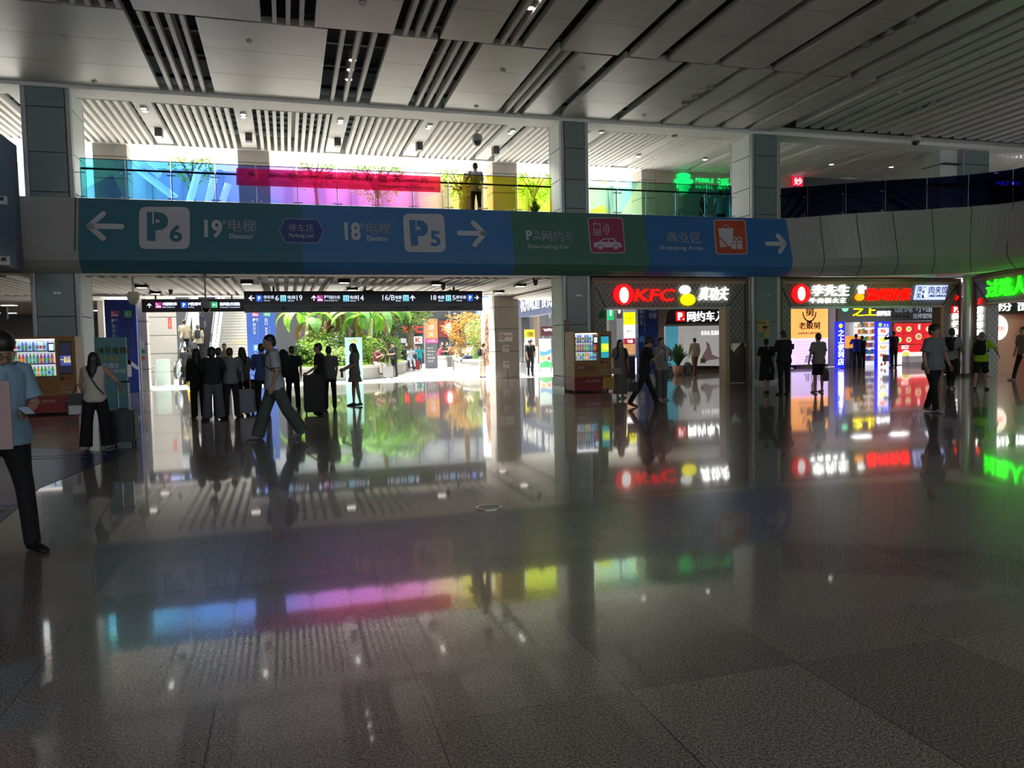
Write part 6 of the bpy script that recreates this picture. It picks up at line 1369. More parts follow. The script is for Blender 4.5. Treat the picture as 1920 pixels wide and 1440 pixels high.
    if style in ('pants', 'shorts'):
        fr = 1.0 if style == 'pants' else pose.get('short', .92)
        c.sweep([T((0, 0, .09)), T((0, 0, .0)), T((0, 0, -.07))], [.150*S*g, .168*S*g, .155*S*g], [.112*S*g**1.3, .125*S*g**1.3, .115*S*g**1.2], 16)
        for i in (0, 1):
            hj, kn, an = J['hip'][i], J['kn'][i], J['an'][i]; wl = wide
            if style == 'pants': pts = [hj+Vector((0, 0, .03)), hj.lerp(kn, .25), hj.lerp(kn, .7), kn, kn.lerp(an, .5), an-Vector((0, 0, .02))]; rr_ = [.092*g, .092*g+wl*.3, .074+wl*.5, .066+wl*.6, .062+wl*.8, .058+wl]
            else: pts = [hj+Vector((0, 0, .03)), hj.lerp(kn, .3), hj.lerp(kn, fr*.7), hj.lerp(kn, fr)]; rr_ = [.092*g, .096*g, .086, .088+wl]
            c.sweep([T(p_) for p_ in pts], [v*S for v in rr_], None, 14)
        fuse(c, 'trousers' if style == 'pants' else 'shorts', bots, t, vox*S, 5)
    else:
        L_ = pose.get('skirt', .55 if style == 'dress' else .45); kc = (J['kn'][0]+J['kn'][1])/2; ac = (J['an'][0]+J['an'][1])/2; sp_ = abs(J['kn'][0].y-J['kn'][1].y)*.35
        pts = [(0, 0, .10), (0, 0, 0), (0, 0, -.12), kc*.7, kc if L_ >= .43 else kc*(L_/.43), kc.lerp(ac, max(0.02, (L_-.43)/.41))]
        if L_ < .43: pts = pts[:3]+[Vector((0, 0, -L_*.75)), Vector((0, 0, -L_))]
        rr_ = [.140, .170, .185, .19, .20, .22][:len(pts)]; ry_ = [.108, .135, .15, .16+sp_, .17+sp_, .19+sp_][:len(pts)]
        c.sweep([T(p_) for p_ in pts], [v*S*g for v in rr_], [v*S for v in ry_], 20); fuse(c, 'skirt', bots if style == 'skirt' else tops, t, vox*S, 4)
    for i, s in enumerate((-1, 1)):
        an, fd = J['an'][i], J['ft'][i]; dn = Vector((0, 0, -1)); sm = MB(); u_ = (fd.cross(Vector((s, 0, 0))))
        dwn = Vector((0, fd.z, -abs(fd.y))).normalized() if abs(fd.y) > .01 else dn
        p_ = [an-fd*.06+dwn*.045, an-fd*.03+dwn*.035, an+fd*.03+dwn*.032, an+fd*.10+dwn*.048, an+fd*.16+dwn*.055, an+fd*.19+dwn*.06]
        sm.sweep([T(q_) for q_ in p_], [.026*S, .040*S, .042*S, .046*S, .040*S, .02*S], [.022*S, .038*S, .042*S, .030*S, .022*S, .012*S], 12)
        sh_o = sm.build('shoe', shoe_m(shoes), t, True)
    # ---- hair
    hb = MB(); hm = HAIR if hair not in ('blond',) else HAIRB
    def HE(cx, cf, cu, rx, rf, ru):
        vs = []; n2, m2 = 16, 10
        for i in range(m2+1):
            a_ = max(.02, math.sin(PI*i/m2)); bb = -math.cos(PI*i/m2)
            vs.extend(Hh(cx+a_*rx*math.cos(2*PI*k/n2), cf+a_*rf*math.sin(2*PI*k/n2), cu+bb*ru) for k in range(n2))
        hb.add(vs, [(i*n2+k, i*n2+(k+1) % n2, (i+1)*n2+(k+1) % n2, (i+1)*n2+k) for i in range(m2) for k in range(n2)]+[tuple(range(n2-1, -1, -1)), tuple(range(m2*n2, (m2+1)*n2))])
    HE(0, -.016, .048, .082, .094, .084)
    if hair in ('short', 'grey', 'blond'): HE(0, -.05, .0, .070, .060, .085)
    elif hair == 'fluffy': HE(0, -.02, .055, .098, .108, .092); HE(0, -.05, 0, .082, .07, .09)
    elif hair == 'bob': HE(0, -.035, .0, .095, .085, .125); HE(0, -.05, -.06, .09, .06, .08)
    elif hair == 'long':
        HE(0, -.03, .01, .090, .085, .12); hb.sweep([Hh(0, -.05, .02), Hh(0, -.075, -.1), Hh(0, -.10, -.22), Hh(0, -.09, -.36)], [.085*S, .088*S, .08*S, .03*S], [.05*S, .05*S, .04*S, .02*S], 12)
        for s in (-1, 1): hb.sweep([Hh(s*.07, 0, .03), Hh(s*.082, .0, -.08), Hh(s*.085, .0, -.2), Hh(s*.07, -.01, -.3)], [.025*S, .03*S, .028*S, .01*S], None, 8)
    elif hair == 'bun': HE(0, -.03, .01, .080, .075, .10); HE(0, -.10, .06, .04, .04, .04)
    elif hair == 'tail': HE(0, -.03, .01, .080, .075, .10); hb.sweep([Hh(0, -.09, .05), Hh(0, -.13, -.02), Hh(0, -.12, -.16), Hh(0, -.1, -.24)], [.03*S, .035*S, .03*S, .01*S], None, 8)
    elif hair == 'thin': pass
    fuse(hb, 'hair', GREYH if hair == 'grey' else hm, t, vox*S, 4)
    if det >= 1 and pose.get('eyes', det >= 2):
        for s in (-1, 1):
            m = MB(); c_ = Hh(s*.030, .083, .008); m.ell(c_, .011*S, .008*S, .007*S, 10, 6); ey_ = m.build('eye', EYEW, t, True)
            m = MB(); c_ = Hh(s*.030, .089, .007); m.ell(c_, .005*S, .004*S, .005*S, 8, 5); m.build('iris', EYEM, ey_, True)
            m = MB(); m.sweep([Hh(s*.016, .092, .026), Hh(s*.032, .090, .030), Hh(s*.048, .078, .025)], [.003*S, .004*S, .002*S], None, 6); m.build('eyebrow', hm, t)
        m = MB(); m.sweep([Hh(-.022, .092, -.062), Hh(0, .102, -.061), Hh(.022, .092, -.062)], [.003*S, .005*S, .003*S], None, 6); m.build('mouth', LIP, t)
    rot = Matrix.Rotation(rz, 3, 'Z')
    def Wd(v): return t.location+rot@T(v)
    return dict(t=t, S=S, rz=rz, hand=[Wd(J['hand'][i][0]) for i in (0, 1)], handl=[T(J['hand'][i][0]) for i in (0, 1)], back=Wd(ch+Vector((0, .12, .04))), chest=ch, W=Wd, T=T, Hh=Hh, rot=rot, lean=lean, head=Wd(hd), pose=J)

BLKP = M('matte black plastic', (.012, .012, .014), .45); SILV = M('silver shell', (.24, .25, .26), .35, .3); CHR = M('chrome tube', (.6, .6, .62), .25, .9)
def suitcase(label, x, y, w, d, h, rz, mat, handle=.4, z=0, name='suitcase', ribs=5, group=None, tilt=0):
    t = thing(name, label, 'suitcase', (x, y, z), rz, group); t.rotation_euler = (tilt, 0, rz)
    sh = rrect(-w/2, w/2, .06, h, min(w, h)*.14, 5); m = MB()
    m.prism([(a, -d/2+.03, b) for a, b in sh], (0, d-.06, 0)); 
    for s in (-1, 1): m.prism([(a*.93, s*(d/2) if s < 0 else d/2-.03, (b-h/2)*.94+h/2) for a, b in sh], (0, .03, 0))
    m.build('shell', mat, t)
    r = MB()
    for k in range(ribs): xx = -w/2+w*(k+1)/(ribs+1); r.box(xx-.008, xx+.008, -d/2-.008, -d/2, .13, h-.07)
    r.build('ribs', mat, t)
    for sx in (-1, 1):
        for sy in (-1, 1): MB().tube((sx*(w/2-.05)-.014, sy*(d/2-.05), .028), (sx*(w/2-.05)+.014, sy*(d/2-.05), .028), .028, n=12).build('wheel', BLKP, t)
    if handle:
        for sx in (-1, 1): ht_ = MB().tube((sx*w*.22, d/2-.04, h-.02), (sx*w*.22, d/2-.04, h+handle), .009, n=8).build('handle_tube', CHR, t)
        MB().rbox(-w*.26, w*.26, d/2-.06, d/2-.02, h+handle, h+handle+.03, .012).build('grip', BLKP, ht_)
    MB().rbox(-.07, .07, -.015, .015, h-.002, h+.03, .01).build('top_handle', BLKP, t); return t
def backpack(label, p, mat, S=1, dx=0, straps=True, size=1, name='backpack'):
    rz = p['rz']; t = thing(name, label, 'backpack', p['t'].location, rz); T = p['T']; c = p['chest']; m = MB(); k = size
    m.sweep([T(c+Vector((dx, .17, -.23*k))), T(c+Vector((dx, .19, -.15*k))), T(c+Vector((dx, .19, .02))), T(c+Vector((dx, .17, .14))), T(c+Vector((dx, .15, .2)))], [.12*k, .155*k, .155*k, .13*k, .05*k], [.06, .085*k, .085*k, .07*k, .03], 16)
    fuse(m, 'bag', mat, t, .015, 4)
    m = MB(); m.sweep([T(c+Vector((dx, .25*k+.01, -.14*k))), T(c+Vector((dx, .26*k+.015, -.06*k))), T(c+Vector((dx, .25*k+.01, .0)))], [.09*k, .11*k, .08*k], [.03, .04, .02], 12); m.build('front_pocket', mat, t, True)
    if straps:
        for s in (-1, 1): m = MB(); m.sweep([T(c+Vector((s*.1, .13, .1))), T(c+Vector((s*.11, .06, .205))), T(c+Vector((s*.115, -.05, .19))), T(c+Vector((s*.12, -.138, .08))), T(c+Vector((s*.14, -.135, -.05))), T(c+Vector((s*.175, -.02, -.14))), T(c+Vector((s*.13, .12, -.15)))], [.022]*7, [.008]*7, 8); m.build('strap', mat, t, True)
    return t
def handbag(label, pos, w, d, h, rz, mat, hand=None, drop=.15, cat='bag', name='handbag', band=None, soft=False):
    """hangs under pos (the hand)"""
    t = thing(name, label, cat, (pos.x, pos.y, pos.z-drop-h), rz); m = MB()
    if soft: m.sweep([(0, 0, 0), (0, 0, h*.15), (0, 0, h*.6), (0, 0, h*.95), (0, 0, h)], [w*.35, w*.5, w*.5, w*.32, w*.2], [d*.35, d*.5, d*.5, d*.3, d*.1], 14); m.build('bag_body', mat, t, True)
    else: m.hexa([(-w/2, -d/2, 0), (w/2, -d/2, 0), (w/2, d/2, 0), (-w/2, d/2, 0), (-w/2*.94, -d/2*.7, h), (w/2*.94, -d/2*.7, h), (w/2*.94, d/2*.7, h), (-w/2*.94, d/2*.7, h)]); m.build('bag_body', mat, t)
    if band: MB().box(-w/2*1.01, w/2*1.01, -d/2*1.02, d/2*1.02, h*.42, h*.99).build('dark_upper_band', band, t)
    for s in (-1, 1): m = MB(); m.sweep([(-w*.25, s*d*.3, h*.97), (-w*.12, s*d*.15, h+drop*.7), (0, 0, h+drop), (w*.12, s*d*.15, h+drop*.7), (w*.25, s*d*.3, h*.97)], [.008]*5, None, 6); m.build('strap', band or mat, t)
    return t
def phone(label, pos, rz, tilt=-.9, mat=None):
    t = thing('smartphone', label, 'phone', pos, rz); t.rotation_euler = (tilt, 0, rz); cs_ = MB().rbox(-.037, .037, -.004, .004, -.075, .075, .01).build('casing', mat or BLKP, t); MB().rbox(-.034, .034, -.0052, -.0041, -.07, .07, .008).build('screen', em('lit phone screen', '8090a8', .12), cs_); return t

WALK = dict(lean=4, legs=((24, 4, 1), (-16, 16, 1)), arms=((-18, 6, 12, 0), (20, 6, 22, 0)))
WALK2 = dict(lean=4, legs=((-16, 16, 1), (24, 4, 1)), arms=((20, 6, 22, 0), (-18, 6, 12, 0)))
STAND = dict()
PHONE = dict(head=28, arms=((22, 4, 85, 22), (4, 7, 14, 3)))
# 1 near man
p = person('person in a light blue short-sleeved shirt and glasses looking down at a phone', 12, 1036, 628, 38, dict(lean=3, head=34, legs=((-8, 8, 3), (10, 4, 5)), arms=((8, 9, 60, 10), (0, 13, 76, 34)), eyes=True, curl=(30, 40)), '7fa0b8', '0c0c10', '101014', hair='fluffy', det=2, girth=1.12, topwide=.01, H=1.74)
NM = p
h_ = p['hand'][1]; fd_ = Vector((math.sin(p['rz']), -math.cos(p['rz']), 0)); phone('dark smartphone held by the man in the light blue shirt', h_+fd_*.05+Vector((0, 0, .03)), p['rz'], -1.25)
g_ = thing('eyeglasses', 'thin dark glasses worn by the man in the light blue shirt', 'glasses', p['t'].location, p['rz'])
for s in (-1, 1):
    m = MB(); Hh = p['Hh']; c_ = [Hh(s*.034+.026*math.cos(2*PI*k/14), .104, .004+.019*math.sin(2*PI*k/14)) for k in range(15)]; m.sweep(c_, [.0022]*15, None, 5, caps=False); m.build('rim', BLKP, g_)
    m = MB(); m.sweep([Hh(s*.06, .102, .01), Hh(s*.082, .03, .01), Hh(s*.084, -.03, .0)], [.0022]*3, None, 5); m.build('temple', BLKP, g_)
m = MB(); m.sweep([Hh(-.008, .106, .008), Hh(.008, .106, .008)], [.0022]*2, None, 5); m.build('bridge', BLKP, g_)
m = MB(); m.sweep([p['T'](p['chest']+Vector((0, -.155, .12))), p['T'](p['chest']+Vector((0, -.16, 0))), p['T'](p['chest']+Vector((0, -.155, -.22)))], [.012]*3, [.004]*3, 6); m.build('button_placket', cloth('7090a8'), p['t'])
q = onY(3, 790, 5.6); f_ = thing('flat_board', 'pale pink flat carton at the left edge before the man in light blue', 'board', (q.x-.03, 5.6, onY(3, 843, 5.6).z)); MB().box(-.16, .085, 0, .012, 0, .44).build('sheet', M('pale pink card', (.40, .27, .28), .7), f_)
# 2 woman with suitcase
p = person('person with long dark hair in a white sleeveless top and wide black trousers', 183, 842, 659, 175, dict(lean=4, legs=((5, 2, 6), (-6, 3, 6)), arms=((-8, 42, 48, -10), (6, 14, 12, 6))), 'c8beb4', '0b0b10', '8c8880', sleeve='none', hair='long', wide=.05, det=1)
suitcase('dark ribbed cabin suitcase behind the woman in the white sleeveless top', onY(232, 800, 13.6).x, 13.6, .40, .25, .58, -.12, M('dark grey shell', (.035, .04, .042), .35), .44)
h_ = p['hand'][1] if p['hand'][1].x < p['hand'][0].x else p['hand'][0]
hb_ = onY(146, 737, 13.4); handbag('white and black paper bag hanging beside the woman in the white top', Vector((hb_.x, 13.4, hb_.z+.13)), .27, .1, .33, .1, M('white bag paper', (.55, .56, .58), .6), drop=.13, name='tote_bag', band=BLKP)
st_ = thing('shoulder_strap', 'thin black crossbody strap on the back of the woman in the white top', 'strap', p['t'].location, p['rz']); T = p['T']; c = p['chest']
m = MB(); m.sweep([T(c+Vector((.1, .0, .21))), T(c+Vector((.09, .09, .16))), T(c+Vector((.02, .155, .02))), T(c+Vector((-.09, .16, -.18))), T(c+Vector((-.17, .1, -.3)))], [.012]*5, [.005]*5, 6); m.build('strap', BLKP, st_)
# 3 waiting group
person('person all in black with long hair, leftmost of the waiting group', 374, 784, 652, 200, STAND, '08080a', '08080a', '08080a', sleeve='long', hair='long', wide=.02)
p = person('person with bobbed hair, dark top and pale grey wide trousers in the waiting group', 402, 787, 649, 175, dict(lean=2, arms=((25, 16, 85, 40), (25, 16, 85, 40)), legs=((2, 1, 5), (-2, 1, 5))), '26262c', '5c5c66', '303036', sleeve='long', hair='bob', wide=.055, girth=1.08)
person('person with short dark hair mostly hidden behind the one in pale grey trousers', 414, 776, 651, 190, STAND, '1c1c22', '0c0c10', sleeve='long', hair='short')
person('person in a white long-sleeved shirt and dark trousers in the waiting group', 435, 783, 651, 170, dict(lean=3, arms=((20, 8, 70, 20), (20, 8, 70, 20))), '767a84', '202026', sleeve='long', hair='short', wide=.01)
person('person with long hair and a pale blouse behind the silver suitcase in the waiting group', 459, 775, 650, 215, dict(lean=3), '6c7278', '101014', sleeve='short', hair='long')
suitcase('silver suitcase with raised handle, in front of the waiting group', onY(464, 770, 18.3).x, 18.3, .36, .24, .60, .1, M('silver blue shell', (.14, .15, .18), .35, .3), .38)
suitcase('grey suitcase just right of the silver one in the waiting group', onY(480, 770, 18.9).x, 18.9, .26, .24, .62, .0, M('grey shell', (.12, .12, .13), .4), 0)
q = onY(472, 706, 18.7); handbag('black soft duffel bag resting above the grey suitcase in the waiting group', Vector((q.x, 18.85, q.z+.05)), .36, .2, .27, 0, BLKP, drop=.12, name='duffel_bag', soft=True)
person('person in a blue shirt and black trousers between the pylon and the walking man', 495, 779, 643, 190, dict(lean=2, arms=((20, 5, 60, 10), (18, 5, 60, 10))), '3c4c7c', '0a0a0e', sleeve='long', hair='short')
person('person facing the hall in a pale shirt, far behind the waiting group', 424, 735, 643, 5, STAND, '8c7c70', '14141a', hair='short')
p = person('person in a white tee and loose grey trousers walking left with a black backpack', 519, 823, 626, -82, dict(lean=5, head=6, legs=((20, 2, 3), (-22, 12, 2)), arms=((-12, 8, 18, 0), (-14, 8, 26, 4))), 'aab0b8', '4a524e', '7c8088', wide=.05, hair='short', det=2, topwide=.012)
backpack('black backpack on the walking man in the white tee', p, cloth('0a0c0c'), size=1.1)
h_ = p['hand'][0]; phone('black phone held low by the walking man in the white tee', h_+Vector((.02, -.03, -.06)), R(-60), 0.1)
person('person in dark clothes just behind the walking man in the white tee', 551, 768, 648, 170, STAND, '141820', '0a0a0e', sleeve='short', hair='short', wide=.01)
p = person('person in a black tee facing left behind a very large black suitcase', 603, 775, 642, -100, dict(lean=2, head=8, arms=((6, 5, 35, 0), (10, 5, 45, 0))), '101016', '0c0c10', hair='short', girth=1.1)
suitcase('very large black suitcase in front of the man in the black tee', onY(590, 770, 17.8).x, 17.8, .46, .34, .90, 0, M('black fabric shell', (.012, .012, .015), .7), .0, ribs=0)
person('person in a pale shirt and dark trousers just behind the man in the black tee', 620, 768, 649, 185, STAND, '5c605c', '0e0e12', hair='short')
p = person('person with long dark hair in a short pale dress in profile before the cyan board', 667, 761, 643, -85, dict(lean=1, head=10, skirt=.28, legs=((3, 2, 3), (-6, 3, 3)), arms=((8, 6, 55, 5), (4, 6, 60, 5))), '74706c', '74706c', '101014', style='dress', hair='long', topwide=.01)
q = p['hand'][1]; handbag('small pale pouch carried by the girl in the short dress', q+Vector((-.04, -.05, .02)), .14, .05, .16, R(-85), cloth('6a6868'), drop=.03, name='pouch')
# 4 escalator riders
def rider(label, px, pt, face, pose, Hh_, lane, **k):
    # stand on the step whose height puts the head at pt
    best = None
    for i in range(0, 30):
        yy = EY0+.4*i+.2; zz = .23*i+.03; e = abs(onY(px, pt, yy).z-(zz+Hh_))
        if best is None or e < best[0]: best = (e, yy, zz)
    return person(label, px, 0, pt, face, pose, Y=best[1], z0=best[2], H=Hh_-.0, det=1, **k)
rider('person in a beige tee riding up on the left side of the escalator', 347, 598, 180, STAND, 1.72, 0, top='b0a488', bottom='15151c', hair='short', girth=1.1)
rider('person in a navy tee highest on the escalator', 375, 584, 180, dict(arms=((10, 12, 40, 0), (4, 7, 14, 3))), 1.76, 1, top='1c2438', bottom='14141a', hair='short', girth=1.15)
p = rider('person in a beige shirt with a dark backpack on the escalator', 372, 612, 180, STAND, 1.70, 1, top='a89c84', bottom='1a1a20', hair='blond')
backpack('dark grey backpack on the escalator rider in beige', p, cloth('2a2c38'), size=.85)
rider('child in a grey top riding the escalator in front of the dark dress', 361, 637, 180, STAND, 1.32, 0, top='505058', bottom='8a8078', hair='short')
rider('person in a long dark grey dress stepping onto the escalator', 347, 659, 180, dict(skirt=.62, arms=((20, 18, 40, -10), (4, 8, 14, 3))), 1.62, 0, top='2c2c34', bottom='2c2c34', style='dress', hair='bun')
p = person('person with light hair in a beige top at the foot of the escalator', 361, 738, 652, 175, STAND, '6c6258', '0c0c10', hair='blond', Y=30.0)
q = onY(357, 700, 31); handbag('olive shoulder bag at the hip of the person with light hair by the escalator', Vector((q.x-.1, 29.9, .98)), .2, .1, .2, .2, cloth('5a5a3c'), drop=.08)
# 5 plaza people
SEAT = dict(lean=14, head=24, seat=.62, legs=((82, 78, 4), (84, 82, 4)), arms=((25, 4, 75, 22), (25, 4, 75, 22)))
def sitter(label, px, Y, face, pose=None, z=0, **k):
    pz = dict(SEAT); pz.update(pose or {}); return person(label, px, 0, 0, face, pz, Y=Y, **k)
SEAT2 = dict(seat=.62)
p = sitter('person in a maroon tee and cream trousers sitting on the planter edge', 704, 35.9, 35, top='5c2430', bottom='b0a898', hair='short')
suitcase('silver suitcase beside the seated man in maroon', onY(727, 700, 35.2).x, 35.0, .42, .26, .58, .2, SILV, .35)
p = person('person in black tee and trousers standing and holding a phone near the planter', 740, 706.5, 642, -60, dict(head=14, arms=((35, 5, 95, 10), (20, 5, 60, 30))), '141218', '121218', hair='short', girth=1.1)
for l, px, Y, f, kw in (
    ('person in a black top sitting at the back of the curved planter', 755, 44.5, 60, dict(top='18161c', bottom='28282c', hair='short')),
    ('person in a pale blue shirt sitting bent forward at the end of the curved planter', 768, 43.5, 10, dict(top='a8b8d0', bottom='b0b8c8', hair='long')),
    ('person in a pink and black top sitting right of the orange pylon', 823, 51.5, 75, dict(top='c83c50', bottom='8a8880', hair='tail')),
    ('person in dark clothes sitting second right of the orange pylon', 834, 52.5, 40, dict(top='1c1a20', bottom='202024', hair='bob')),
    ('person in a brown top sitting in the middle of the far bench row', 841, 53.5, 10, dict(top='3a2c28', bottom='1c1c20', hair='short')),
    ('person with bare arms bent forward on the far bench', 847, 52.0, -30, dict(top='8a5c48', bottom='18181c', hair='short')),
    ('person in a dark jacket at the right end of the far bench', 853, 53.5, 0, dict(top='22222a', bottom='202024', hair='long')),
    ('person in a turquoise jacket sitting behind the round planter', 863, 50.5, -15, dict(top='2090b8', bottom='a8a8b8', hair='bun'))):
    sitter(l, px, Y, f, det=0, **kw)
for l, px, Y, f, kw in (
    ('person in black standing in the shade behind the far bench, left', 829, 56, 0, dict(top='141418', bottom='101014')),
    ('person in a grey tee standing in the shade behind the far bench, middle', 838, 57, 20, dict(top='403c3c', bottom='101014')),
    ('person in a dark red top standing in the shade behind the far bench, right', 857, 57, -20, dict(top='401c20', bottom='101014')),
    ('person in dark clothes standing between the tree and the white K sign', 762, 56, 10, dict(top='1c1c20', bottom='141418')),
    ('person in a white tee standing far behind near the black pylon side', 776, 57.5, 0, dict(top='6c6870', bottom='141418'))):
    person(l, px, 0, 0, f, STAND, Y=Y, H=1.68, det=0, hair='short', **kw)
p = person('person in a turquoise jacket and jeans beside the orange pylon', 786, 694, 649, 0, dict(lean=2, arms=((60, 25, 110, 20), (55, 20, 110, 20))), '18a0b0', '3c5878', '80c0b0', sleeve='long', hair='tail', Y=46.3)
suitcase('small red suitcase beside the person in the turquoise jacket', onY(779, 690, 44.5).x, 44.2, .42, .26, .55, .3, M('red shell', (.35, .03, .04), .4), .2)
for k, (px, Y, c_) in enumerate(((859, 49.3, 'b8b8c4'), (869, 49.3, 'c8c4d0'))):
    q = onY(px, 670, Y); handbag(['white shopping bag on the bench in front of the turquoise jacket, left one', 'white shopping bag on the bench in front of the turquoise jacket, right one'][k], Vector((q.x, Y, 1.3)), .4, .2, .45, 0, cloth(c_), drop=.15, name='shopping_bag')
p = sitter('person in a cream top and jeans sitting with crossed legs on the round planter', 884, 37.2, -65, dict(lean=16, head=28, seat=.75, legs=((78, 70, 2), (96, 40, -12))), top='c0b8a0', bottom='3c4a68', shoes='b0a8a0', hair='short', sleeve='long')
q = onY(895, 677, 36.9); handbag('green bag on the round planter beside the person in cream', Vector((q.x, 36.9, 1.16)), .22, .14, .32, 0, cloth('5c8c40'), drop=.08, name='shopping_bag')
p = person('person in a pale tee and beige shorts with a black backpack beside the totem', 905, 708.5, 643, 110, dict(head=26, arms=((25, 4, 80, 15), (25, 4, 80, 15)), short=1.0), 'b8aca8', 'a89c88', '2a2420', style='shorts', hair='short', wide=.02)
backpack('black backpack on the person in beige shorts', p, cloth('141214'), size=.9)
p = person('person in a black tee and trousers facing the hall at the plaza edge', 995, 706, 637, 5, dict(head=2), '16161a', '141418', '70706c', hair='fluffy')
suitcase('silver suitcase beside the man in the black tee at the plaza edge', onY(981, 700, 34.0).x, 34.0, .30, .24, .58, 0, SILV, .3)
# 6 first shopfront people
p = person('person in a long white dress with dark straps by the right vending machine', 1163, 747, 636, 5, dict(skirt=.78, legs=((4, 2, 2), (-3, 2, 2)), arms=((2, 12, 10, 0), (2, 10, 22, 8))), '6e6a68', '6e6a68', '8a8680', style='dress', hair='long', det=2)
backpack('small dark backpack worn by the woman in the long white dress', p, cloth('101014'), size=.7)
q = onY(1141, 706, 18.1); handbag('mustard yellow bag carried low by the woman in the long white dress', Vector((q.x, 18.1, q.z+.13)), .27, .14, .29, .1, M('mustard leather', (.42, .26, .03), .5), drop=.15)
q = onY(1155, 690, 18.0); handbag('dusty pink shoulder bag in front of the woman in the long white dress', Vector((q.x, 18.0, q.z+.1)), .26, .1, .16, 0, M('dusty pink leather', (.30, .20, .18), .5), drop=.1)
p = person('person in a dark vest and black trousers striding right while reading a phone', 1209, 762, 632, 80, dict(lean=6, head=30, legs=((-22, 14, 2), (24, 2, 2)), arms=((18, 6, 108, 12), (-4, 6, 10, 0))), '0e1014', '0c0c10', '1a1a1c', hair='fluffy', det=2)
q = onY(1186, 711, 15.8); handbag('black briefcase carried by the striding man in the dark vest', Vector((q.x, 15.8, q.z+.04)), .26, .09, .22, .1, BLKP, drop=.1, name='briefcase')
p2 = p['hand'][0]; phone('smartphone read by the striding man in the dark vest', p2+Vector((.05, 0, .04)), R(80), -1.0)
p = person('person in a white polo and grey trousers with a hand on the hip', 1241, 751, 632, 8, dict(lean=0, head=0, arms=((6, 14, 18, 4), (-8, 42, 70, 40)), legs=((3, 2, 4), (-4, 3, 5))), '7c7a78', '4e5250', 'a8a8a4', hair='short', det=2, girth=1.1, wide=.015)
MB().box(-.17*p['S'], .17*p['S'], -.15, .14, p['T']((0, 0, .0)).z, p['T']((0, 0, .04)).z).build('belt', BLKP, p['t']) if False else None
q = onY(1222, 700, 17.2); handbag('pale plastic carrier bag hanging beside the man in the white polo', Vector((q.x, 17.2, q.z+.08)), .22, .1, .38, 0, M('pale plastic film', (.38, .34, .34), .3), drop=.1, name='plastic_bag', soft=True)
q = onY(1259, 688, 17.4); handbag('grey soft bag at the hip of the man in the white polo', Vector((q.x, 17.5, q.z+.1)), .2, .14, .3, 0, cloth('606c6c'), drop=.1, soft=True)
tw = thing('towel', 'white towel draped over the chest of the man in the white polo', 'towel', p['t'].location, p['rz']); T = p['T']; c = p['chest']
m = MB(); m.sweep([T(c+Vector((.07, -.02, .235))), T(c+Vector((.075, -.12, .17))), T(c+Vector((.07, -.17, .0))), T(c+Vector((.06, -.175, -.2)))], [.05*p['S']]*4, [.012]*4, 8); m.build('cloth', cloth('a8a8a8'), tw, True)
p = person('person in a cream top and dusty pink trousers walking away towards the mural', 1303, 702, 633, 178, dict(lean=2, legs=((12, 3, 1), (-10, 6, 1)), arms=((2, 16, 10, 0), (2, 12, 12, 0))), 'b8ac98', '8c5450', '604040', sleeve='long', hair='bun')
suitcase('small silver suitcase pulled by the person in pink trousers', onY(1287, 695, 28.6).x, 28.5, .26, .2, .52, .1, SILV, .3)
q = onY(1318, 672, 28.9); handbag('small yellow handbag held by the person in pink trousers', Vector((q.x, 28.9, q.z+.08)), .2, .1, .2, 0, cloth('b89c50'), drop=.08)
# 7 right side people
p = person('person in a black knee-length dress seen from behind, left of the man in dark clothes', 1437, 738, 634, 170, dict(skirt=.5, legs=((12, 4, 2), (-14, 10, 2)), arms=((-6, 14, 20, 0), (6, 10, 20, 0))), '0c0e10', '0c0e10', '1a1410', style='dress', hair='bun', girth=1.1)
q = onY(1450, 690, 17.6); handbag('black shoulder bag between the woman in the black dress and the man in dark clothes', Vector((q.x, 17.7, q.z+.2)), .22, .12, .3, 0, BLKP, drop=.1, soft=True)
p = person('person in dark shirt and trousers seen from behind holding a phone', 1470, 740, 619, 178, dict(lean=2, head=12, arms=((4, 9, 18, 3), (18, 12, 85, 5)), legs=((3, 2, 4), (-2, 3, 4))), '14161c', '101218', '14141a', sleeve='long', hair='short', girth=1.15)
phone('smartphone of the man in dark clothes before the orange billboard', Vector((onY(1484, 650, 17.0).x, 16.95, onY(1484, 650, 17.0).z)), R(150), -.3)
p = person('person in a white tee and black shorts seen from behind before the orange billboard', 1535, 736, 624, 178, dict(lean=2, legs=((6, 3, 7), (-4, 3, 7)), arms=((4, 12, 14, 2), (4, 12, 14, 2))), '7c7870', '0c0c10', '8c8c88', style='shorts', hair='short', wide=.02, topwide=.01)
q = onY(1548, 690, 17.0); handbag('grey carrier bag hanging from the hand of the person in black shorts', Vector((q.x, 17.0, q.z+.08)), .2, .1, .33, 0, cloth('4c4648'), drop=.1, name='plastic_bag', soft=True)
person('person in a blue work shirt leaning on the shop counter', 1606, 690, 626, 150, dict(lean=14, arms=((35, 8, 40, 0), (35, 8, 40, 0))), '10308c', '101018', sleeve='short', hair='short', Y=29.0)
person('person in a dark navy shirt behind the one in the blue work shirt', 1617, 690, 629, 175, STAND, '0c1434', '101018', sleeve='short', hair='short', Y=29.3)
p = person('person in dark clothes with a hand raised to the ear before the red menu wall', 1676, 690, 620, 170, dict(arms=((4, 8, 14, 2), (70, 35, 125, 30))), '141018', '0e0c12', '706c68', hair='short', Y=28.2)
q = onY(1664, 664, 27.9); handbag('brown paper bag held by the person with the raised hand', Vector((q.x, 28.0, q.z+.05)), .26, .12, .3, 0, M('brown paper', (.16, .07, .05), .6), drop=.08, name='paper_bag')
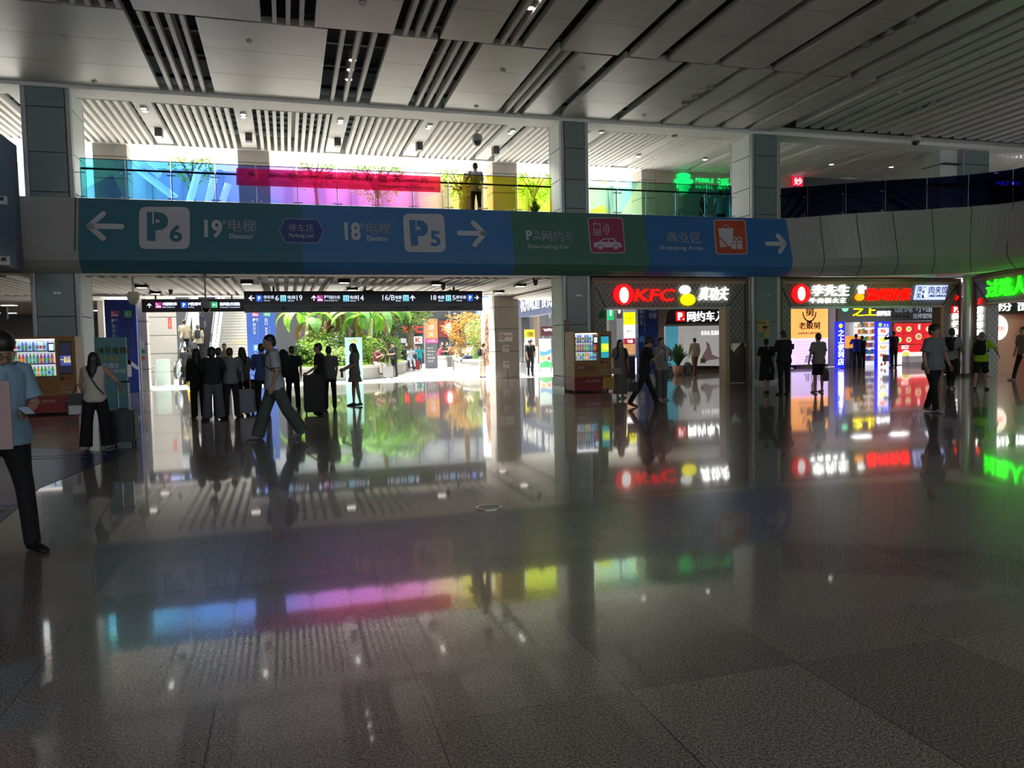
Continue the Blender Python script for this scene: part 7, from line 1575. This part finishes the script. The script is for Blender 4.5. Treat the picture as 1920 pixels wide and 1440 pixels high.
p = person('person in a pale grey tee and black trousers walking towards the camera', 1749, 773, 608, 8, dict(lean=2, head=2, legs=((12, 4, 2), (-10, 10, 2)), arms=((-8, 15, 16, 4), (8, 14, 20, 4))), '6c7274', '0a0a0e', '9c9c98', hair='fluffy', det=2, girth=1.18, topwide=.012)
p = person('person in a white tee and black trousers walking right behind the man in grey', 1783, 729, 615, 120, dict(lean=3, legs=((-20, 14, 2), (20, 4, 2)), arms=((16, 8, 40, 0), (-10, 8, 20, 0))), '8c8c8a', '0c0c10', '707070', hair='short')
backpack('black backpack on the walker in the white tee at the right', p, cloth('0e1010'), size=.75)
p = person('person in a neon yellow-green tee and black shorts with a black backpack', 1839, 731, 622, 118, dict(lean=2, head=8, legs=((5, 3, 3), (-8, 6, 3)), arms=((26, 34, 14, -10), (6, 10, 14, 2)), short=.95), '9cd018', '0c0c0e', '1c1814', style='shorts', hair='grey')
backpack('large black backpack on the person in the neon tee', p, cloth('0c0c10'), size=1.0)
p = person('person in a checked shirt and dark trousers cut by the right edge', 1919, 708, 612, -100, dict(lean=3, legs=((18, 4, 2), (-14, 12, 2))), '7c7864', '0e0e12', '606060', hair='short', Y=18.4)
# 8 gallery people
def gal(label, px, pt, Hh_, **k):
    d = ray(px, pt); Y = (5.36+Hh_-CAM_H)/(d.z/d.y); return person(label, px, 0, pt, k.pop('face'), k.pop('pose', STAND), Y=max(22.6, min(26.9, Y)), z0=5.36, H=Hh_, **k)
gal('person in a white polo leaning on the gallery rail above the blue panel', 899, 305, 1.74, face=175, top='9c9ca0', bottom='18181c', hair='short', pose=dict(arms=((4, 8, 14, 2), (-10, 30, 60, 10))), style='pants')
gal('person in a long olive dress beside the man in the white polo on the gallery', 882, 325, 1.60, face=-60, top='7c7c50', bottom='7c7c50', style='dress', hair='bun', pose=dict(skirt=.8, arms=((20, 6, 70, 5), (20, 6, 70, 5))))
gal('person in a white tee on the gallery left of the third column, behind teal glass', 1353, 357, 1.72, face=170, top='a8b0b0', bottom='28303c', hair='short')
gal('person in dark clothes on the gallery under the green motel letters', 1319, 366, 1.68, face=30, top='282c38', bottom='20242c', hair='long')
t = thing('potted_shrub', 'small round shrub standing on the gallery behind the yellow glass', 'plant', (onY(1003, 388, 24).x, 24.0, 5.36)); MB().lathe([(.12, 0), (.17, .3), (.15, .3)], n=14).build('pot', M('clay pot', (.45, .25, .16), .6), t)
m = MB(); leafy(m, (0, 0, .3), 70, .28, .62, .07, 8); m.build('foliage', G2, t); MB().tube((0, 0, .2), (0, 0, .6), .02).build('stem', M('brown stem', (.2, .12, .06), .8), t)
